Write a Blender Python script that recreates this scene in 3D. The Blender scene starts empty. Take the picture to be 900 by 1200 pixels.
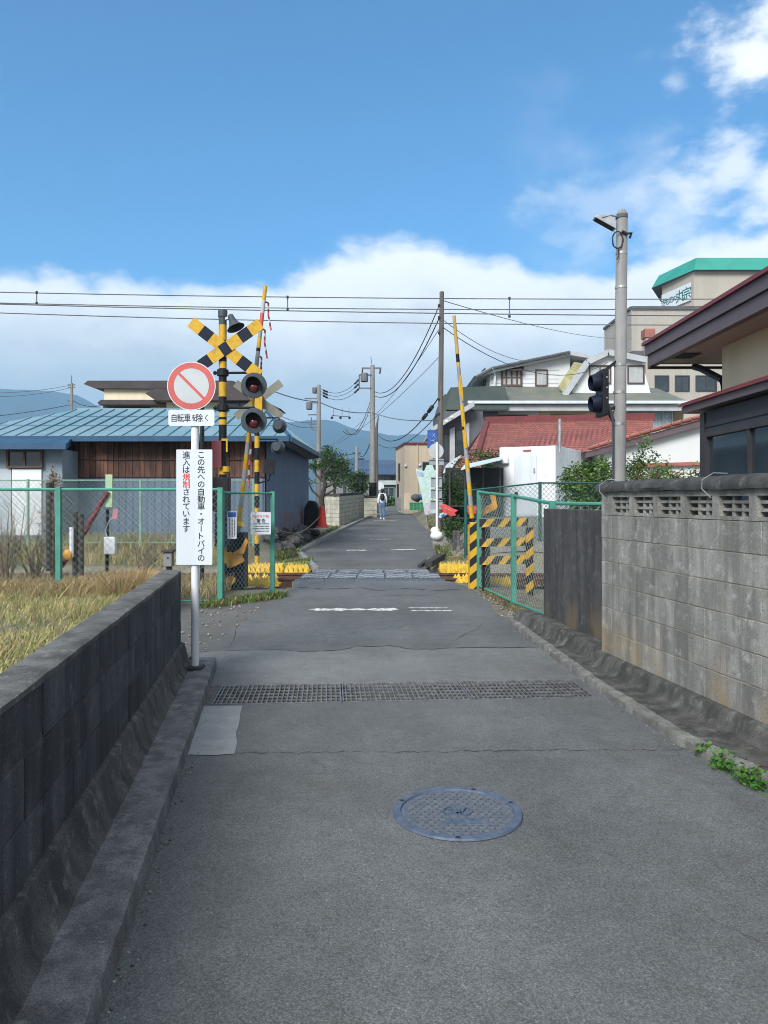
import bpy, math, random
import numpy as np
from mathutils import Vector, Matrix
V = Vector
R = math.radians
scn = bpy.context.scene
COL = scn.collection

# ------------------------------------------------------------ camera
cam_d = bpy.data.cameras.new("camera"); cam = bpy.data.objects.new("camera", cam_d); COL.objects.link(cam)
EYE = 1.5; F = 890.0; U0 = 450.0; V0 = 587.0
cam.location = (0, 0, EYE); cam.rotation_euler = (R(90), 0, 0)
cam_d.sensor_fit = 'HORIZONTAL'; cam_d.sensor_width = 36.0; cam_d.lens = F / 900 * 36
cam_d.shift_y = (V0 - 600) / 900.0
cam_d.clip_start = 0.05; cam_d.clip_end = 20000
scn.camera = cam
scn.render.resolution_x = 768; scn.render.resolution_y = 1024

# ------------------------------------------------------------ light
SUN_EL, SUN_AZ = 37.0, 205.0          # azimuth clockwise from +Y (camera looks along +Y)
SKY_STRENGTH, SUN_STRENGTH, SUN_ANGLE, EXPOSURE = 0.10, 2.2, 24.0, 1.38
scn.view_settings.view_transform = 'Standard'; scn.view_settings.look = 'None'
scn.view_settings.gamma = 1; scn.view_settings.use_curve_mapping = False
scn.view_settings.exposure = EXPOSURE
scn.cycles.max_bounces = 6; scn.cycles.diffuse_bounces = 3; scn.cycles.glossy_bounces = 3
scn.cycles.transparent_max_bounces = 8; scn.cycles.volume_bounces = 0
scn.cycles.use_denoising = True; scn.cycles.denoiser = 'OPENIMAGEDENOISE'; scn.cycles.denoising_prefilter = 'ACCURATE'; scn.cycles.pixel_filter_type = 'BLACKMAN_HARRIS'; scn.cycles.filter_width = 1.0
scn.cycles.sample_clamp_indirect = 4.0
sun_d = bpy.data.lights.new("sun", 'SUN'); sun_d.energy = SUN_STRENGTH; sun_d.angle = R(SUN_ANGLE)
sun_d.color = (1.0, 0.975, 0.94)
sun = bpy.data.objects.new("sun", sun_d); COL.objects.link(sun)
sdir = V((math.sin(R(SUN_AZ)) * math.cos(R(SUN_EL)), math.cos(R(SUN_AZ)) * math.cos(R(SUN_EL)), math.sin(R(SUN_EL))))
sun.rotation_euler = sdir.to_track_quat('Z', 'Y').to_euler()


class NT:
    """short-hand for building node trees"""
    def __init__(s, tree): s.t = tree
    def n(s, typ, ins=None, **props):
        nd = s.t.nodes.new('ShaderNode' + typ)
        for k, v in props.items(): setattr(nd, k, v)
        for k, v in (ins or {}).items(): s.set(nd.inputs[k], v)
        return nd
    def set(s, sock, v):
        if isinstance(v, bpy.types.NodeSocket): s.t.links.new(v, sock)
        elif isinstance(v, bpy.types.Node): s.t.links.new(v.outputs[0], sock)
        else: sock.default_value = v
    def math(s, op, a, b=0.0, c=None, clamp=False):
        nd = s.n('Math', operation=op, use_clamp=clamp); s.set(nd.inputs[0], a); s.set(nd.inputs[1], b)
        if c is not None: s.set(nd.inputs[2], c)
        return nd.outputs[0]
    def mix(s, f, a, b, blend='MIX'):
        nd = s.n('Mix', data_type='RGBA', blend_type=blend)
        s.set(nd.inputs[0], f); s.set(nd.inputs[6], col4(a)); s.set(nd.inputs[7], col4(b))
        return nd.outputs[2]
    def ramp(s, x, lo, hi, a=0.0, b=1.0, smooth=False):
        nd = s.n('MapRange', interpolation_type='SMOOTHSTEP' if smooth else 'LINEAR')
        for i, v in enumerate((x, lo, hi, a, b)): s.set(nd.inputs[i], v)
        return nd.outputs[0]
    def noise(s, vec, scale, detail=4.0, rough=0.55):
        nd = s.n('TexNoise'); s.set(nd.inputs['Vector'], vec)
        nd.inputs['Scale'].default_value = scale; nd.inputs['Detail'].default_value = detail; nd.inputs['Roughness'].default_value = rough
        return nd.outputs[0]
    def scl(s, vec, sc):
        nd = s.n('Vector' + 'Math', operation='MULTIPLY'); s.set(nd.inputs[0], vec); nd.inputs[1].default_value = sc
        return nd.outputs[0]


def col4(c):
    if isinstance(c, (tuple, list)) and len(c) == 3: return (*c, 1.0)
    return c


# ------------------------------------------------------------ sky: Nishita with a cloud bank along the horizon
def build_world():
    w = bpy.data.worlds.new("World"); scn.world = w; w.use_nodes = True
    t = w.node_tree; t.nodes.clear(); g = NT(t)
    out = g.n('OutputWorld'); bg = g.n('Background')
    sky = g.n('TexSky', sky_type='NISHITA', sun_disc=False)
    sky.sun_elevation = R(SUN_EL); sky.sun_rotation = R(SUN_AZ); sky.altitude = 500
    sky.air_density = 1.0; sky.dust_density = 0.6; sky.ozone_density = 1.5
    d = g.n('TexCoord').outputs['Generated']
    sx = g.n('SeparateXYZ'); g.set(sx.inputs[0], d)
    az = g.math('ARCTAN2', sx.outputs[0], sx.outputs[1]); el = g.math('ARCSINE', sx.outputs[2])
    # height of the cloud bank's top edge over the azimuth
    pts = [(-120, 322), (0, 312), (60, 322), (130, 330), (230, 326), (330, 312), (430, 292), (520, 288), (590, 302), (640, 322), (700, 318), (760, 290), (830, 270), (900, 262), (1100, 240)]
    fc = g.n('FloatCurve'); g.set(fc.inputs['Value'], g.ramp(az, -0.7, 0.7))
    cv = fc.mapping.curves[0]
    xs = []
    for u, v in pts:
        a = math.atan2(u - U0, F); e = math.atan2(V0 - v, math.hypot(F, u - U0)); xs.append(((a + .7) / 1.4, e))
    cv.points[0].location = (0, xs[0][1]); cv.points[1].location = (1, xs[-1][1])
    for x, y in xs: cv.points.new(x, y)
    fc.mapping.update()
    n1 = g.noise(g.scl(d, (1, 1, 1.7)), 7.0, 8.0, 0.58)
    n2 = g.noise(g.scl(d, (1, 1, 1.5)), 2.6, 4.0, 0.5)
    n3 = g.noise(g.scl(d, (1, 1, 2.2)), 16.0, 6.0, 0.6)
    m = g.math('SUBTRACT', fc.outputs[0], el)
    m = g.math('ADD', m, g.math('MULTIPLY', g.math('SUBTRACT', n1, 0.5), 0.11))
    bank = g.ramp(m, -0.006, 0.022, smooth=True)
    # upper-right side: hazy, broken cloud
    right = g.ramp(az, 0.12, 0.36, smooth=True)
    low = g.ramp(el, 0.62, 0.22)
    br = g.math('ADD', g.math('MULTIPLY', low, 0.30), g.math('MULTIPLY', n1, 0.85))
    br = g.math('ADD', br, g.math('MULTIPLY', n2, 0.35))
    broken = g.math('MULTIPLY', g.math('MULTIPLY', g.ramp(br, 0.72, 1.05, smooth=True), right), 0.5)
    mask = g.math('MAXIMUM', bank, broken)
    for u, v, rpx, k in ((888, 66, 56, .95), (918, 20, 56, .95), (792, 99, 18, .4), (872, 190, 66, .75), (905, 215, 66, .85), (705, 262, 60, .35), (770, 300, 70, .55)):
        c = V((u - U0, F, V0 - v)).normalized(); rr = rpx / F
        dd = g.n('VectorMath', operation='DISTANCE'); g.set(dd.inputs[0], d); dd.inputs[1].default_value = c
        q = g.math('MULTIPLY', g.math('SUBTRACT', 1.0, g.math('DIVIDE', dd.outputs['Value'], rr)), 0.9)
        q = g.math('ADD', q, g.math('MULTIPLY', g.math('SUBTRACT', n1, 0.5), 4.6))
        q = g.math('ADD', q, g.math('MULTIPLY', g.math('SUBTRACT', n3, 0.5), 1.3))
        mask = g.math('MAXIMUM', mask, g.math('MULTIPLY', g.ramp(q, -0.05, 1.0, smooth=True), k))
    # unseen cloud added behind the camera and overhead to whiten the ambient light
    rear = g.ramp(g.math('ABSOLUTE', az), 0.75, 1.5, smooth=True); over = g.ramp(el, 0.72, 1.05, smooth=True)
    back = g.math('MULTIPLY', g.math('MAXIMUM', rear, over), g.ramp(g.math('ADD', n1, n2), 0.8, 1.1, 0.35, 0.85))
    mask = g.math('MAXIMUM', mask, back)
    # cloud: white tops, blue-grey bellies with slow variation
    depth = g.ramp(m, 0.01, 0.16)
    sh = g.math('ADD', g.math('MULTIPLY', depth, 0.75), g.math('MULTIPLY', g.math('SUBTRACT', n2, 0.5), 1.5))
    sh = g.math('ADD', sh, g.math('MULTIPLY', g.math('SUBTRACT', n1, 0.5), 0.7))
    sh = g.ramp(sh, 0.05, 0.75, smooth=True)
    cloud = g.mix(sh, CLOUD_HI, CLOUD_LO)
    cloud = g.mix(g.math('MULTIPLY', g.ramp(az, -0.2, -0.75), 0.0), cloud, CLOUD_LO)
    blue = g.mix(1.0, sky.outputs[0], SKY_TINT, 'MULTIPLY')
    g.set(bg.inputs[0], g.mix(mask, blue, cloud)); bg.inputs[1].default_value = SKY_STRENGTH
    g.set(out.inputs[0], bg.outputs[0])


CLOUD_HI = (5.2, 5.25, 5.25); CLOUD_LO = (3.2, 3.35, 3.4); SKY_TINT = (0.29, 0.605, 0.78)
build_world()


# ------------------------------------------------------------ pixel helpers (photo pixels at a real distance)
def P(u, v, Y): return V(((u - U0) / F * Y, Y, EYE - (v - V0) / F * Y))
def road_z(y): return 0.0 if y < 20 else 0.022 * (min(y, 90) - 20)


# ------------------------------------------------------------ mesh builder
class MB:
    def __init__(s): s.v, s.f, s.m, s.mats = [], [], [], []
    def mi(s, mat):
        if mat not in s.mats: s.mats.append(mat)
        return s.mats.index(mat)
    def add(s, vs, fs, mat):
        b = len(s.v); s.v += [V(p) for p in vs]; k = s.mi(mat)
        for f in fs: s.f.append([b + i for i in f]); s.m.append(k)
        return s
    def poly(s, pts, mat): return s.add(pts, [list(range(len(pts)))], mat)
    def prism(s, pts, vec, mat, mat_side=None):
        """closed solid: the polygon pts pushed along vec"""
        pts = [V(p) for p in pts]; vec = V(vec); n = len(pts)
        nrm = V((0, 0, 0))
        for i in range(n): nrm += pts[i].cross(pts[(i + 1) % n])
        if nrm.dot(vec) > 0: pts.reverse()
        vs = pts + [p + vec for p in pts]
        s.add(vs, [list(range(n)), list(range(2 * n - 1, n - 1, -1))], mat)
        b = len(s.v) - 2 * n; k = s.mi(mat_side or mat)
        for i in range(n):
            j = (i + 1) % n; s.f.append([b + j, b + i, b + n + i, b + n + j]); s.m.append(k)
        return s
    def box(s, lo, hi, mat):
        lo, hi = V(lo), V(hi)
        return s.prism([(lo.x, lo.y, lo.z), (hi.x, lo.y, lo.z), (hi.x, hi.y, lo.z), (lo.x, hi.y, lo.z)], (0, 0, hi.z - lo.z), mat)
    def obox(s, o, ux, uy, lx, ly, lz, mat):
        """box from corner o along the horizontal unit vectors ux, uy and up"""
        o, ux, uy = V(o), V(ux), V(uy)
        return s.prism([o, o + ux * lx, o + ux * lx + uy * ly, o + uy * ly], (0, 0, lz), mat)
    def bar(s, p0, p1, w, h, mat, up=(0, 0, 1)):
        p0, p1 = V(p0), V(p1); d = (p1 - p0).normalized(); a = d.cross(V(up))
        if a.length < 1e-4: a = d.cross(V((1, 0, 0)))
        a.normalize(); b = a.cross(d)
        return s.prism([p0 + a * x * w / 2 + b * y * h / 2 for x, y in ((-1, -1), (1, -1), (1, 1), (-1, 1))], p1 - p0, mat)
    def tube(s, pts, r, mat, n=8, cap=True):
        pts = [V(p) for p in pts]; rs = r if isinstance(r, (list, tuple)) else [r] * len(pts)
        ref = V((0.3, 0.2, 1)).normalized(); vs = []; m = len(pts)
        t0 = (pts[-1] - pts[0]).normalized() if (pts[-1] - pts[0]).length > 1e-6 else (pts[1] - pts[0]).normalized()
        if abs(t0.dot(ref)) > .9: ref = V((1, 0.2, 0.1)).normalized()
        for i, p in enumerate(pts):
            t = (pts[min(i + 1, m - 1)] - pts[max(i - 1, 0)]).normalized()
            a = t.cross(ref)
            if a.length < 1e-3: a = t.cross(V((0, 1, 0)))
            a.normalize(); b = t.cross(a)
            for k in range(n):
                an = 2 * math.pi * k / n; vs.append(p + (a * math.cos(an) + b * math.sin(an)) * rs[i])
        fs = [[i * n + k, i * n + (k + 1) % n, (i + 1) * n + (k + 1) % n, (i + 1) * n + k] for i in range(m - 1) for k in range(n)]
        if cap: fs += [list(range(n - 1, -1, -1)), list(range((m - 1) * n, m * n))]
        return s.add(vs, fs, mat)
    def bands(s, p0, p1, r, segs, n=12):
        """a straight pole in painted bands: segs = [(fraction of the length, material), ...]"""
        p0, p1 = V(p0), V(p1); tot = sum(a for a, _ in segs); t = 0
        r0, r1 = r if isinstance(r, tuple) else (r, r)
        for a, mt in segs:
            q = t + a / tot
            s.tube([p0.lerp(p1, t), p0.lerp(p1, q)], [r0 + (r1 - r0) * t, r0 + (r1 - r0) * q], mt, n)
            t = q
        return s
    def lathe(s, prof, c, axis, mat, n=16):
        """prof = [(radius, along axis)], turned about axis through c"""
        c, ax = V(c), V(axis).normalized(); a = ax.cross(V((0, 0, 1)))
        if a.length < 1e-3: a = V((1, 0, 0))
        a.normalize(); b = ax.cross(a); m = len(prof); vs = []
        for r, h in prof:
            for k in range(n):
                an = 2 * math.pi * k / n; vs.append(c + ax * h + (a * math.cos(an) + b * math.sin(an)) * max(r, 1e-5))
        fs = [[i * n + k, i * n + (k + 1) % n, (i + 1) * n + (k + 1) % n, (i + 1) * n + k] for i in range(m - 1) for k in range(n)]
        fs += [list(range(n - 1, -1, -1)), list(range((m - 1) * n, m * n))]
        return s.add(vs, fs, mat)
    def sweep(s, path, prof, mat, jit=0.0, seed=1, cap=True):
        """profile (t, z) carried along path = [(point, right vector)]; jit roughens it"""
        rn = random.Random(seed); n = len(prof); vs = []
        for p, rt in path:
            for t, z in prof: vs.append(V(p) + V(rt) * (t + rn.uniform(-jit, jit)) + V((0, 0, z + rn.uniform(-jit, jit))))
        m = len(path)
        fs = [[i * n + k, (i + 1) * n + k, (i + 1) * n + (k + 1) % n, i * n + (k + 1) % n] for i in range(m - 1) for k in range(n)]
        if cap: fs += [list(range(n)), list(range((m - 1) * n, m * n))[::-1]]
        return s.add(vs, fs, mat)
    def sphere(s, c, r, mat, nu=12, nv=8):
        rx = V(r) if not isinstance(r, (int, float)) else V((r, r, r)); c = V(c)
        vs = [c + V((0, 0, rx.z))]
        for j in range(1, nv):
            th = math.pi * j / nv
            for k in range(nu):
                ph = 2 * math.pi * k / nu; vs.append(c + V((rx.x * math.sin(th) * math.cos(ph), rx.y * math.sin(th) * math.sin(ph), rx.z * math.cos(th))))
        vs.append(c - V((0, 0, rx.z))); fs = []
        for k in range(nu):
            fs.append([0, 1 + k, 1 + (k + 1) % nu]); L = 1 + (nv - 2) * nu; fs.append([len(vs) - 1, L + (k + 1) % nu, L + k])
        for j in range(nv - 2):
            for k in range(nu):
                a = 1 + j * nu + k; b = 1 + j * nu + (k + 1) % nu; fs.append([a, a + nu, b + nu, b])
        return s.add(vs, fs, mat)
    def xf(s, M, start=0):
        for i in range(start, len(s.v)): s.v[i] = M @ s.v[i]
        return s
    def build(s, name, parent=None, loc=None, smooth=False, bevel=0.0):
        org = V((0, 0, 0))
        if parent is not None:
            q = parent
            while q is not None: org += q.location; q = q.parent
        me = bpy.data.meshes.new(name); o = bpy.data.objects.new(name, me); COL.objects.link(o)
        if parent is None:
            if loc is None:
                xs = [p.x for p in s.v]; ys = [p.y for p in s.v]; zs = [p.z for p in s.v]
                loc = V(((min(xs) + max(xs)) / 2, (min(ys) + max(ys)) / 2, min(zs)))
            o.location = loc; org = V(loc)
        else: o.parent = parent
        me.from_pydata([p - org for p in s.v], [], s.f); me.update()
        for m in s.mats: me.materials.append(m)
        me.polygons.foreach_set('material_index', s.m)
        if smooth: me.polygons.foreach_set('use_smooth', [True] * len(me.polygons))
        if smooth:
            try: me.set_sharp_from_angle(angle=R(40))
            except Exception: pass
        if bevel:
            b = o.modifiers.new('bevel', 'BEVEL'); b.width = bevel; b.segments = 2; b.limit_method = 'ANGLE'; b.angle_limit = R(40)
        return o


def tag(o, label=None, cat=None, group=None, kind=None):
    for k, v in (('label', label), ('category', cat), ('group', group), ('kind', kind)):
        if v: o[k] = v
    return o
def thing(name, label, cat, loc=(0, 0, 0), group=None):
    o = bpy.data.objects.new(name, None); COL.objects.link(o); o.location = loc; o.empty_display_size = .2
    return tag(o, label, cat, group)
def copy_tree(o, parent=None):
    c = o.copy(); COL.objects.link(c); c.parent = parent
    for ch in list(o.children): copy_tree(ch, c)
    return c
def frame_mat(o, x, y=None, z=(0, 0, 1)):
    """matrix whose local x, y, z axes are the given world directions, at o"""
    x = V(x).normalized(); z = V(z).normalized(); y = V(y).normalized() if y is not None else z.cross(x).normalized()
    M = Matrix.Identity(4)
    for i, a in enumerate((x, y, z)):
        for j in range(3): M[j][i] = a[j]
    M.translation = V(o); return M


# ------------------------------------------------------------ lettering (Blender's own font)
_glyph = {}
def glyph(ch):
    if ch not in _glyph:
        cu = bpy.data.curves.new('t', 'FONT'); cu.body = ch; cu.size = 1.0; cu.resolution_u = 3
        cu.align_x = 'CENTER'; cu.align_y = 'CENTER'
        ob = bpy.data.objects.new('t', cu); COL.objects.link(ob)
        dg = bpy.context.evaluated_depsgraph_get(); dg.update()
        me = bpy.data.meshes.new_from_object(ob.evaluated_get(dg))
        vs = [v.co.copy() for v in me.vertices]; fs = [list(p.vertices) for p in me.polygons]
        bpy.data.objects.remove(ob); bpy.data.curves.remove(cu); bpy.data.meshes.remove(me)
        if vs:                                  # centre the ink
            cx = (min(v.x for v in vs) + max(v.x for v in vs)) / 2; cy = (min(v.y for v in vs) + max(v.y for v in vs)) / 2
            vs = [V((v.x - cx, v.y - cy, 0)) for v in vs]
        _glyph[ch] = (vs, fs)
    return _glyph[ch]
def put_char(mb, ch, M, x, y, size, mat, rot=0.0, bold=0.0, sx=1.0):
    vs, fs = glyph(ch); c, s_ = math.cos(rot), math.sin(rot)
    offs = [(0, 0, 0)] if not bold else [(-bold, 0, 0), (bold, 0, .00015), (0, bold, .0003), (0, -bold, .00045)]
    for dx, dy, dz in offs:
        mb.add([M @ V((x + dx + sx * size * (v.x * c - v.y * s_), y + dy + size * (v.x * s_ + v.y * c), dz)) for v in vs], fs, mat)
# ------------------------------------------------------------ materials
def mat(name, c, c2=None, rough=.8, metal=0.0, scale=3.0, detail=5.0, lo=.35, hi=.65, bump=.1, bscale=45.0, streak=0.0, island=0.0, spec=.4, fine=0.0, translucent=0.0):
    """plain surface: two tones mixed by noise (drawn out vertically when streak > 0), fine grain, a tone per loose piece"""
    m = bpy.data.materials.new(name); m.use_nodes = True; t = m.node_tree; g = NT(t)
    b = t.nodes['Principled BSDF']
    geo = g.n('NewGeometry'); pos = geo.outputs['Position']
    if c2 is None: c2 = tuple(x * .72 for x in c)
    f = g.ramp(g.noise(pos, scale, detail), lo, hi, smooth=True)
    if streak:
        f2 = g.ramp(g.noise(g.scl(pos, (streak, streak, streak * .06)), 1.0, 6.0), .38, .64, smooth=True)
        f = g.math('MULTIPLY_ADD', f2, .65, g.math('MULTIPLY', f, .35))
    colr = g.mix(f, c, c2)
    if fine:
        nf = g.noise(pos, 170.0, 2.0)
        colr = g.mix(1.0, colr, g.mix(g.ramp(nf, .3, .7), (1 - fine,) * 3, (1 + fine,) * 3), 'MULTIPLY')
    if island:
        r = geo.outputs['Random Per Island']
        colr = g.mix(1.0, colr, g.mix(r, (1 - island,) * 3, (1 + island,) * 3), 'MULTIPLY')
    g.set(b.inputs['Base Color'], colr); b.inputs['Roughness'].default_value = rough; b.inputs['Metallic'].default_value = metal
    b.inputs['Specular IOR Level'].default_value = spec
    if bump:
        bn = g.n('Bump'); bn.inputs['Strength'].default_value = bump; bn.inputs['Distance'].default_value = .02
        g.set(bn.inputs['Height'], g.noise(pos, bscale, 5.0)); g.set(b.inputs['Normal'], bn.outputs[0])
    if translucent:
        tr = g.n('BsdfTranslucent'); g.set(tr.inputs[0], colr)
        mx = g.n('MixShader'); mx.inputs[0].default_value = translucent
        g.set(mx.inputs[1], b.outputs[0]); g.set(mx.inputs[2], tr.outputs[0]); g.set(t.nodes['Material Output'].inputs[0], mx.outputs[0])
    return m


def asphalt_mat(name, base, dirt=(.10, .095, .08)):
    m = bpy.data.materials.new(name); m.use_nodes = True; t = m.node_tree; g = NT(t); b = t.nodes['Principled BSDF']
    pos = g.n('NewGeometry').outputs['Position']
    vor = g.n('TexVoronoi', feature='F1'); g.set(vor.inputs['Vector'], pos); vor.inputs['Scale'].default_value = 150.0
    sep = g.n('SeparateColor'); g.set(sep.inputs[0], vor.outputs['Color'])
    stone = g.ramp(sep.outputs[0], 0.0, 1.0, .76, 1.30)
    bright = g.ramp(sep.outputs[1], .965, 1.0, 0.0, .65)            # pale chips
    stone = g.math('ADD', stone, bright)
    gaps = g.ramp(vor.outputs['Distance'], .25, .75, 1.06, .72)
    stone = g.math('MULTIPLY', stone, gaps)
    blot = g.ramp(g.noise(pos, .55, 5.0), .3, .72, .76, 1.26)
    blot2 = g.ramp(g.noise(g.scl(pos, (1.4, .35, 1)), 1.1, 4.0), .3, .7, .88, 1.12)   # worn along the way
    mid = g.ramp(g.noise(pos, 7.0, 5.0), .3, .7, .90, 1.10)
    k = g.math('MULTIPLY', g.math('MULTIPLY', stone, blot), g.math('MULTIPLY', mid, blot2))
    colr = g.mix(1.0, base, k, 'MULTIPLY')
    colr = g.mix(g.math('MULTIPLY', g.ramp(g.noise(pos, 1.7, 6.0), .56, .8, smooth=True), .35), colr, dirt)
    # hairline cracks, only in places
    cr = g.n('TexVoronoi', feature='DISTANCE_TO_EDGE'); cr.inputs['Scale'].default_value = .55
    wv = g.n('VectorMath', operation='ADD'); g.set(wv.inputs[0], pos)
    nz = g.n('TexNoise'); g.set(nz.inputs['Vector'], pos); nz.inputs['Scale'].default_value = 3.0; nz.inputs['Detail'].default_value = 6
    g.set(wv.inputs[1], g.scl(nz.outputs['Color'], (.55, .55, 0))); g.set(cr.inputs['Vector'], wv.outputs[0])
    crack = g.math('MULTIPLY', g.ramp(cr.outputs['Distance'], .003, .009, 1.0, 0.0), g.ramp(g.noise(pos, .42, 2.0), .52, .6))
    colr = g.mix(g.math('MULTIPLY', crack, .3), colr, (.02, .02, .02))
    g.set(b.inputs['Base Color'], colr); b.inputs['Roughness'].default_value = .86; b.inputs['Specular IOR Level'].default_value = .35
    bn = g.n('Bump'); bn.inputs['Strength'].default_value = .4; bn.inputs['Distance'].default_value = .005
    g.set(bn.inputs['Height'], g.math('SUBTRACT', 1.0, vor.outputs['Distance'])); g.set(b.inputs['Normal'], bn.outputs[0])
    return m


def concrete_block_mat(name, c, c_dark, c_light, ochre=None, ztop=1.6, zbot=.1, island=.16):
    """old block wall: tone per block, weather streaks, pale lichen, rust-ochre towards the foot"""
    m = bpy.data.materials.new(name); m.use_nodes = True; t = m.node_tree; g = NT(t); b = t.nodes['Principled BSDF']
    geo = g.n('NewGeometry'); pos = geo.outputs['Position']; sp = g.n('SeparateXYZ'); g.set(sp.inputs[0], pos)
    st = g.ramp(g.noise(g.scl(pos, (7, 7, .7)), 1.0, 7.0, .6), .36, .66, smooth=True)
    bl = g.ramp(g.noise(pos, 4.5, 6.0, .6), .4, .68, smooth=True)
    li = g.ramp(g.noise(pos, 11.0, 7.0, .65), .52, .72, smooth=True)
    colr = g.mix(st, c, c_dark); colr = g.mix(g.math('MULTIPLY', bl, .6), colr, c_dark)
    colr = g.mix(g.math('MULTIPLY', li, .55), colr, c_light)
    if ochre:
        low = g.ramp(sp.outputs[2], zbot + .45, zbot, smooth=True)
        oc = g.math('MULTIPLY', low, g.ramp(g.noise(g.scl(pos, (2.2, 2.2, .9)), 1.0, 4.0), .45, .62, smooth=True))
        colr = g.mix(g.math('MULTIPLY', oc, .7), colr, ochre)
    r = geo.outputs['Random Per Island']
    colr = g.mix(1.0, colr, g.mix(r, (1 - island,) * 3, (1 + island,) * 3), 'MULTIPLY')
    colr = g.mix(1.0, colr, g.mix(g.ramp(g.noise(pos, 150.0, 3.0), .3, .7), (.6,) * 3, (1.4,) * 3), 'MULTIPLY')
    pits = g.ramp(g.noise(pos, 60.0, 3.0), .62, .7)
    colr = g.mix(g.math('MULTIPLY', pits, .35), colr, (.03, .03, .03))
    g.set(b.inputs['Base Color'], colr); b.inputs['Roughness'].default_value = .92; b.inputs['Specular IOR Level'].default_value = .25
    bn = g.n('Bump'); bn.inputs['Strength'].default_value = .5; bn.inputs['Distance'].default_value = .008
    g.set(bn.inputs['Height'], g.noise(pos, 90.0, 5.0, .7)); g.set(b.inputs['Normal'], bn.outputs[0])
    return m


def stripe_mat(name, ax, az, period, a, b_, duty=.5):
    """diagonal warning stripes measured on the object"""
    m = bpy.data.materials.new(name); m.use_nodes = True; t = m.node_tree; g = NT(t); b = t.nodes['Principled BSDF']
    o = g.n('TexCoord').outputs['Object']; sp = g.n('SeparateXYZ'); g.set(sp.inputs[0], o)
    q = g.math('ADD', g.math('MULTIPLY', sp.outputs[0], ax), g.math('MULTIPLY', sp.outputs[2], az))
    q = g.math('FRACT', g.math('DIVIDE', q, period)); s = g.math('GREATER_THAN', q, duty)
    n = g.ramp(g.noise(o, 9.0, 5.0), .3, .75, 1.08, .78)
    g.set(b.inputs['Base Color'], g.mix(1.0, g.mix(s, a, b_), n, 'MULTIPLY')); b.inputs['Roughness'].default_value = .55
    return m


def water_glass(name, c, rough=.08):
    m = bpy.data.materials.new(name); m.use_nodes = True; b = m.node_tree.nodes['Principled BSDF']; g = NT(m.node_tree)
    pos = g.n('NewGeometry').outputs['Position']
    g.set(b.inputs['Base Color'], g.mix(g.ramp(g.noise(pos, .9, 2.0), .35, .65), c, tuple(x * .6 for x in c)))
    b.inputs['Roughness'].default_value = rough; b.inputs['Specular IOR Level'].default_value = .7
    return m


def leaf_mat(name, c, c2, tr=.25):
    m = mat(name, c, c2, rough=.6, scale=1.3, bump=0, island=.45, spec=.3, translucent=tr); return m


ASPH = asphalt_mat('asphalt', (.119, .125, .124))
ASPH2 = asphalt_mat('asphalt_pale', (.158, .163, .159))
ASPH3 = asphalt_mat('asphalt_old', (.125, .122, .112), (.15, .135, .10))
CONC = mat('concrete', (.30, .30, .285), (.19, .19, .18), scale=5, fine=.2, bump=.3)
CONC_PATCH = mat('concrete_patch', (.27, .28, .275), (.22, .225, .22), scale=6, fine=.12, bump=.15)
KERB = concrete_block_mat('kerb_concrete', (.20, .20, .20), (.105, .105, .105), (.33, .33, .32), island=0)
KERB_EDGE = concrete_block_mat('kerb_edge_concrete', (.20, .195, .175), (.11, .108, .098), (.36, .36, .33), island=0)
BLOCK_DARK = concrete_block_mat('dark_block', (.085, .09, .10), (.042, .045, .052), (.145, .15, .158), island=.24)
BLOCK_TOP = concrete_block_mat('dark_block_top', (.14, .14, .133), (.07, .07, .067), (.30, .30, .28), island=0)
FOOT_DARK = concrete_block_mat('rough_footing', (.105, .104, .10), (.05, .05, .05), (.26, .255, .245), island=0)
BLOCK = concrete_block_mat('grey_block', (.31, .30, .272), (.165, .162, .148), (.47, .46, .42), (.30, .20, .09), zbot=.16, island=.13)
MORTAR = mat('mortar', (.33, .29, .21), (.19, .17, .135), scale=8, bump=.3)
COPING = concrete_block_mat('mossy_coping', (.075, .075, .072), (.04, .04, .04), (.16, .16, .15), island=0)
FOOT_BLACK = concrete_block_mat('black_stained_footing', (.105, .102, .092), (.04, .04, .036), (.22, .215, .20), island=0)
WALL_BLACK = concrete_block_mat('black_stained_wall', (.085, .083, .08), (.045, .045, .045), (.15, .15, .145), (.17, .12, .07), zbot=.2, island=0)
TRENCH = mat('channel_shade', (.016, .016, .017), (.008, .008, .008), scale=6, bump=.2)  # near-black colour stands in for the shade down in the drain channel
CRACK = mat('crack_tar', (.025, .025, .024), (.05, .05, .048), scale=20, bump=0, rough=.9)
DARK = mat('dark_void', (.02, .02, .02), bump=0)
SOIL = mat('soil', (.19, .165, .115), (.12, .10, .07), scale=5, fine=.35, bump=.8, bscale=25)
GROUND = mat('ground_soil', (.20, .175, .125), (.12, .115, .07), scale=.6, detail=8, fine=.3, bump=.6, bscale=20)
GRAVEL = mat('gravel', (.24, .22, .195), (.12, .11, .10), scale=22, detail=3, fine=.4, bump=1.0, bscale=30)
STONE = mat('ballast_stone', (.25, .235, .21), (.16, .145, .125), scale=2, island=.4, bump=.3)
ROCK = mat('dark_rock', (.095, .09, .085), (.045, .045, .045), scale=4, bump=.7, bscale=9, island=.3)
YEL = mat('warning_yellow', (.55, .325, .022), (.36, .22, .025), rough=.6, scale=9, detail=8, lo=.42, hi=.78, bump=0, spec=.3)
YEL2 = mat('bright_yellow', (.66, .42, .010), (.44, .27, .012), rough=.5, scale=9, bump=0)
ORG = mat('machine_orange', (.62, .31, .04), (.42, .20, .03), rough=.6, scale=8, bump=0)
BLK = mat('painted_black', (.010, .010, .012), (.017, .017, .019), rough=.5, scale=6, bump=0, spec=.2)
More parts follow.
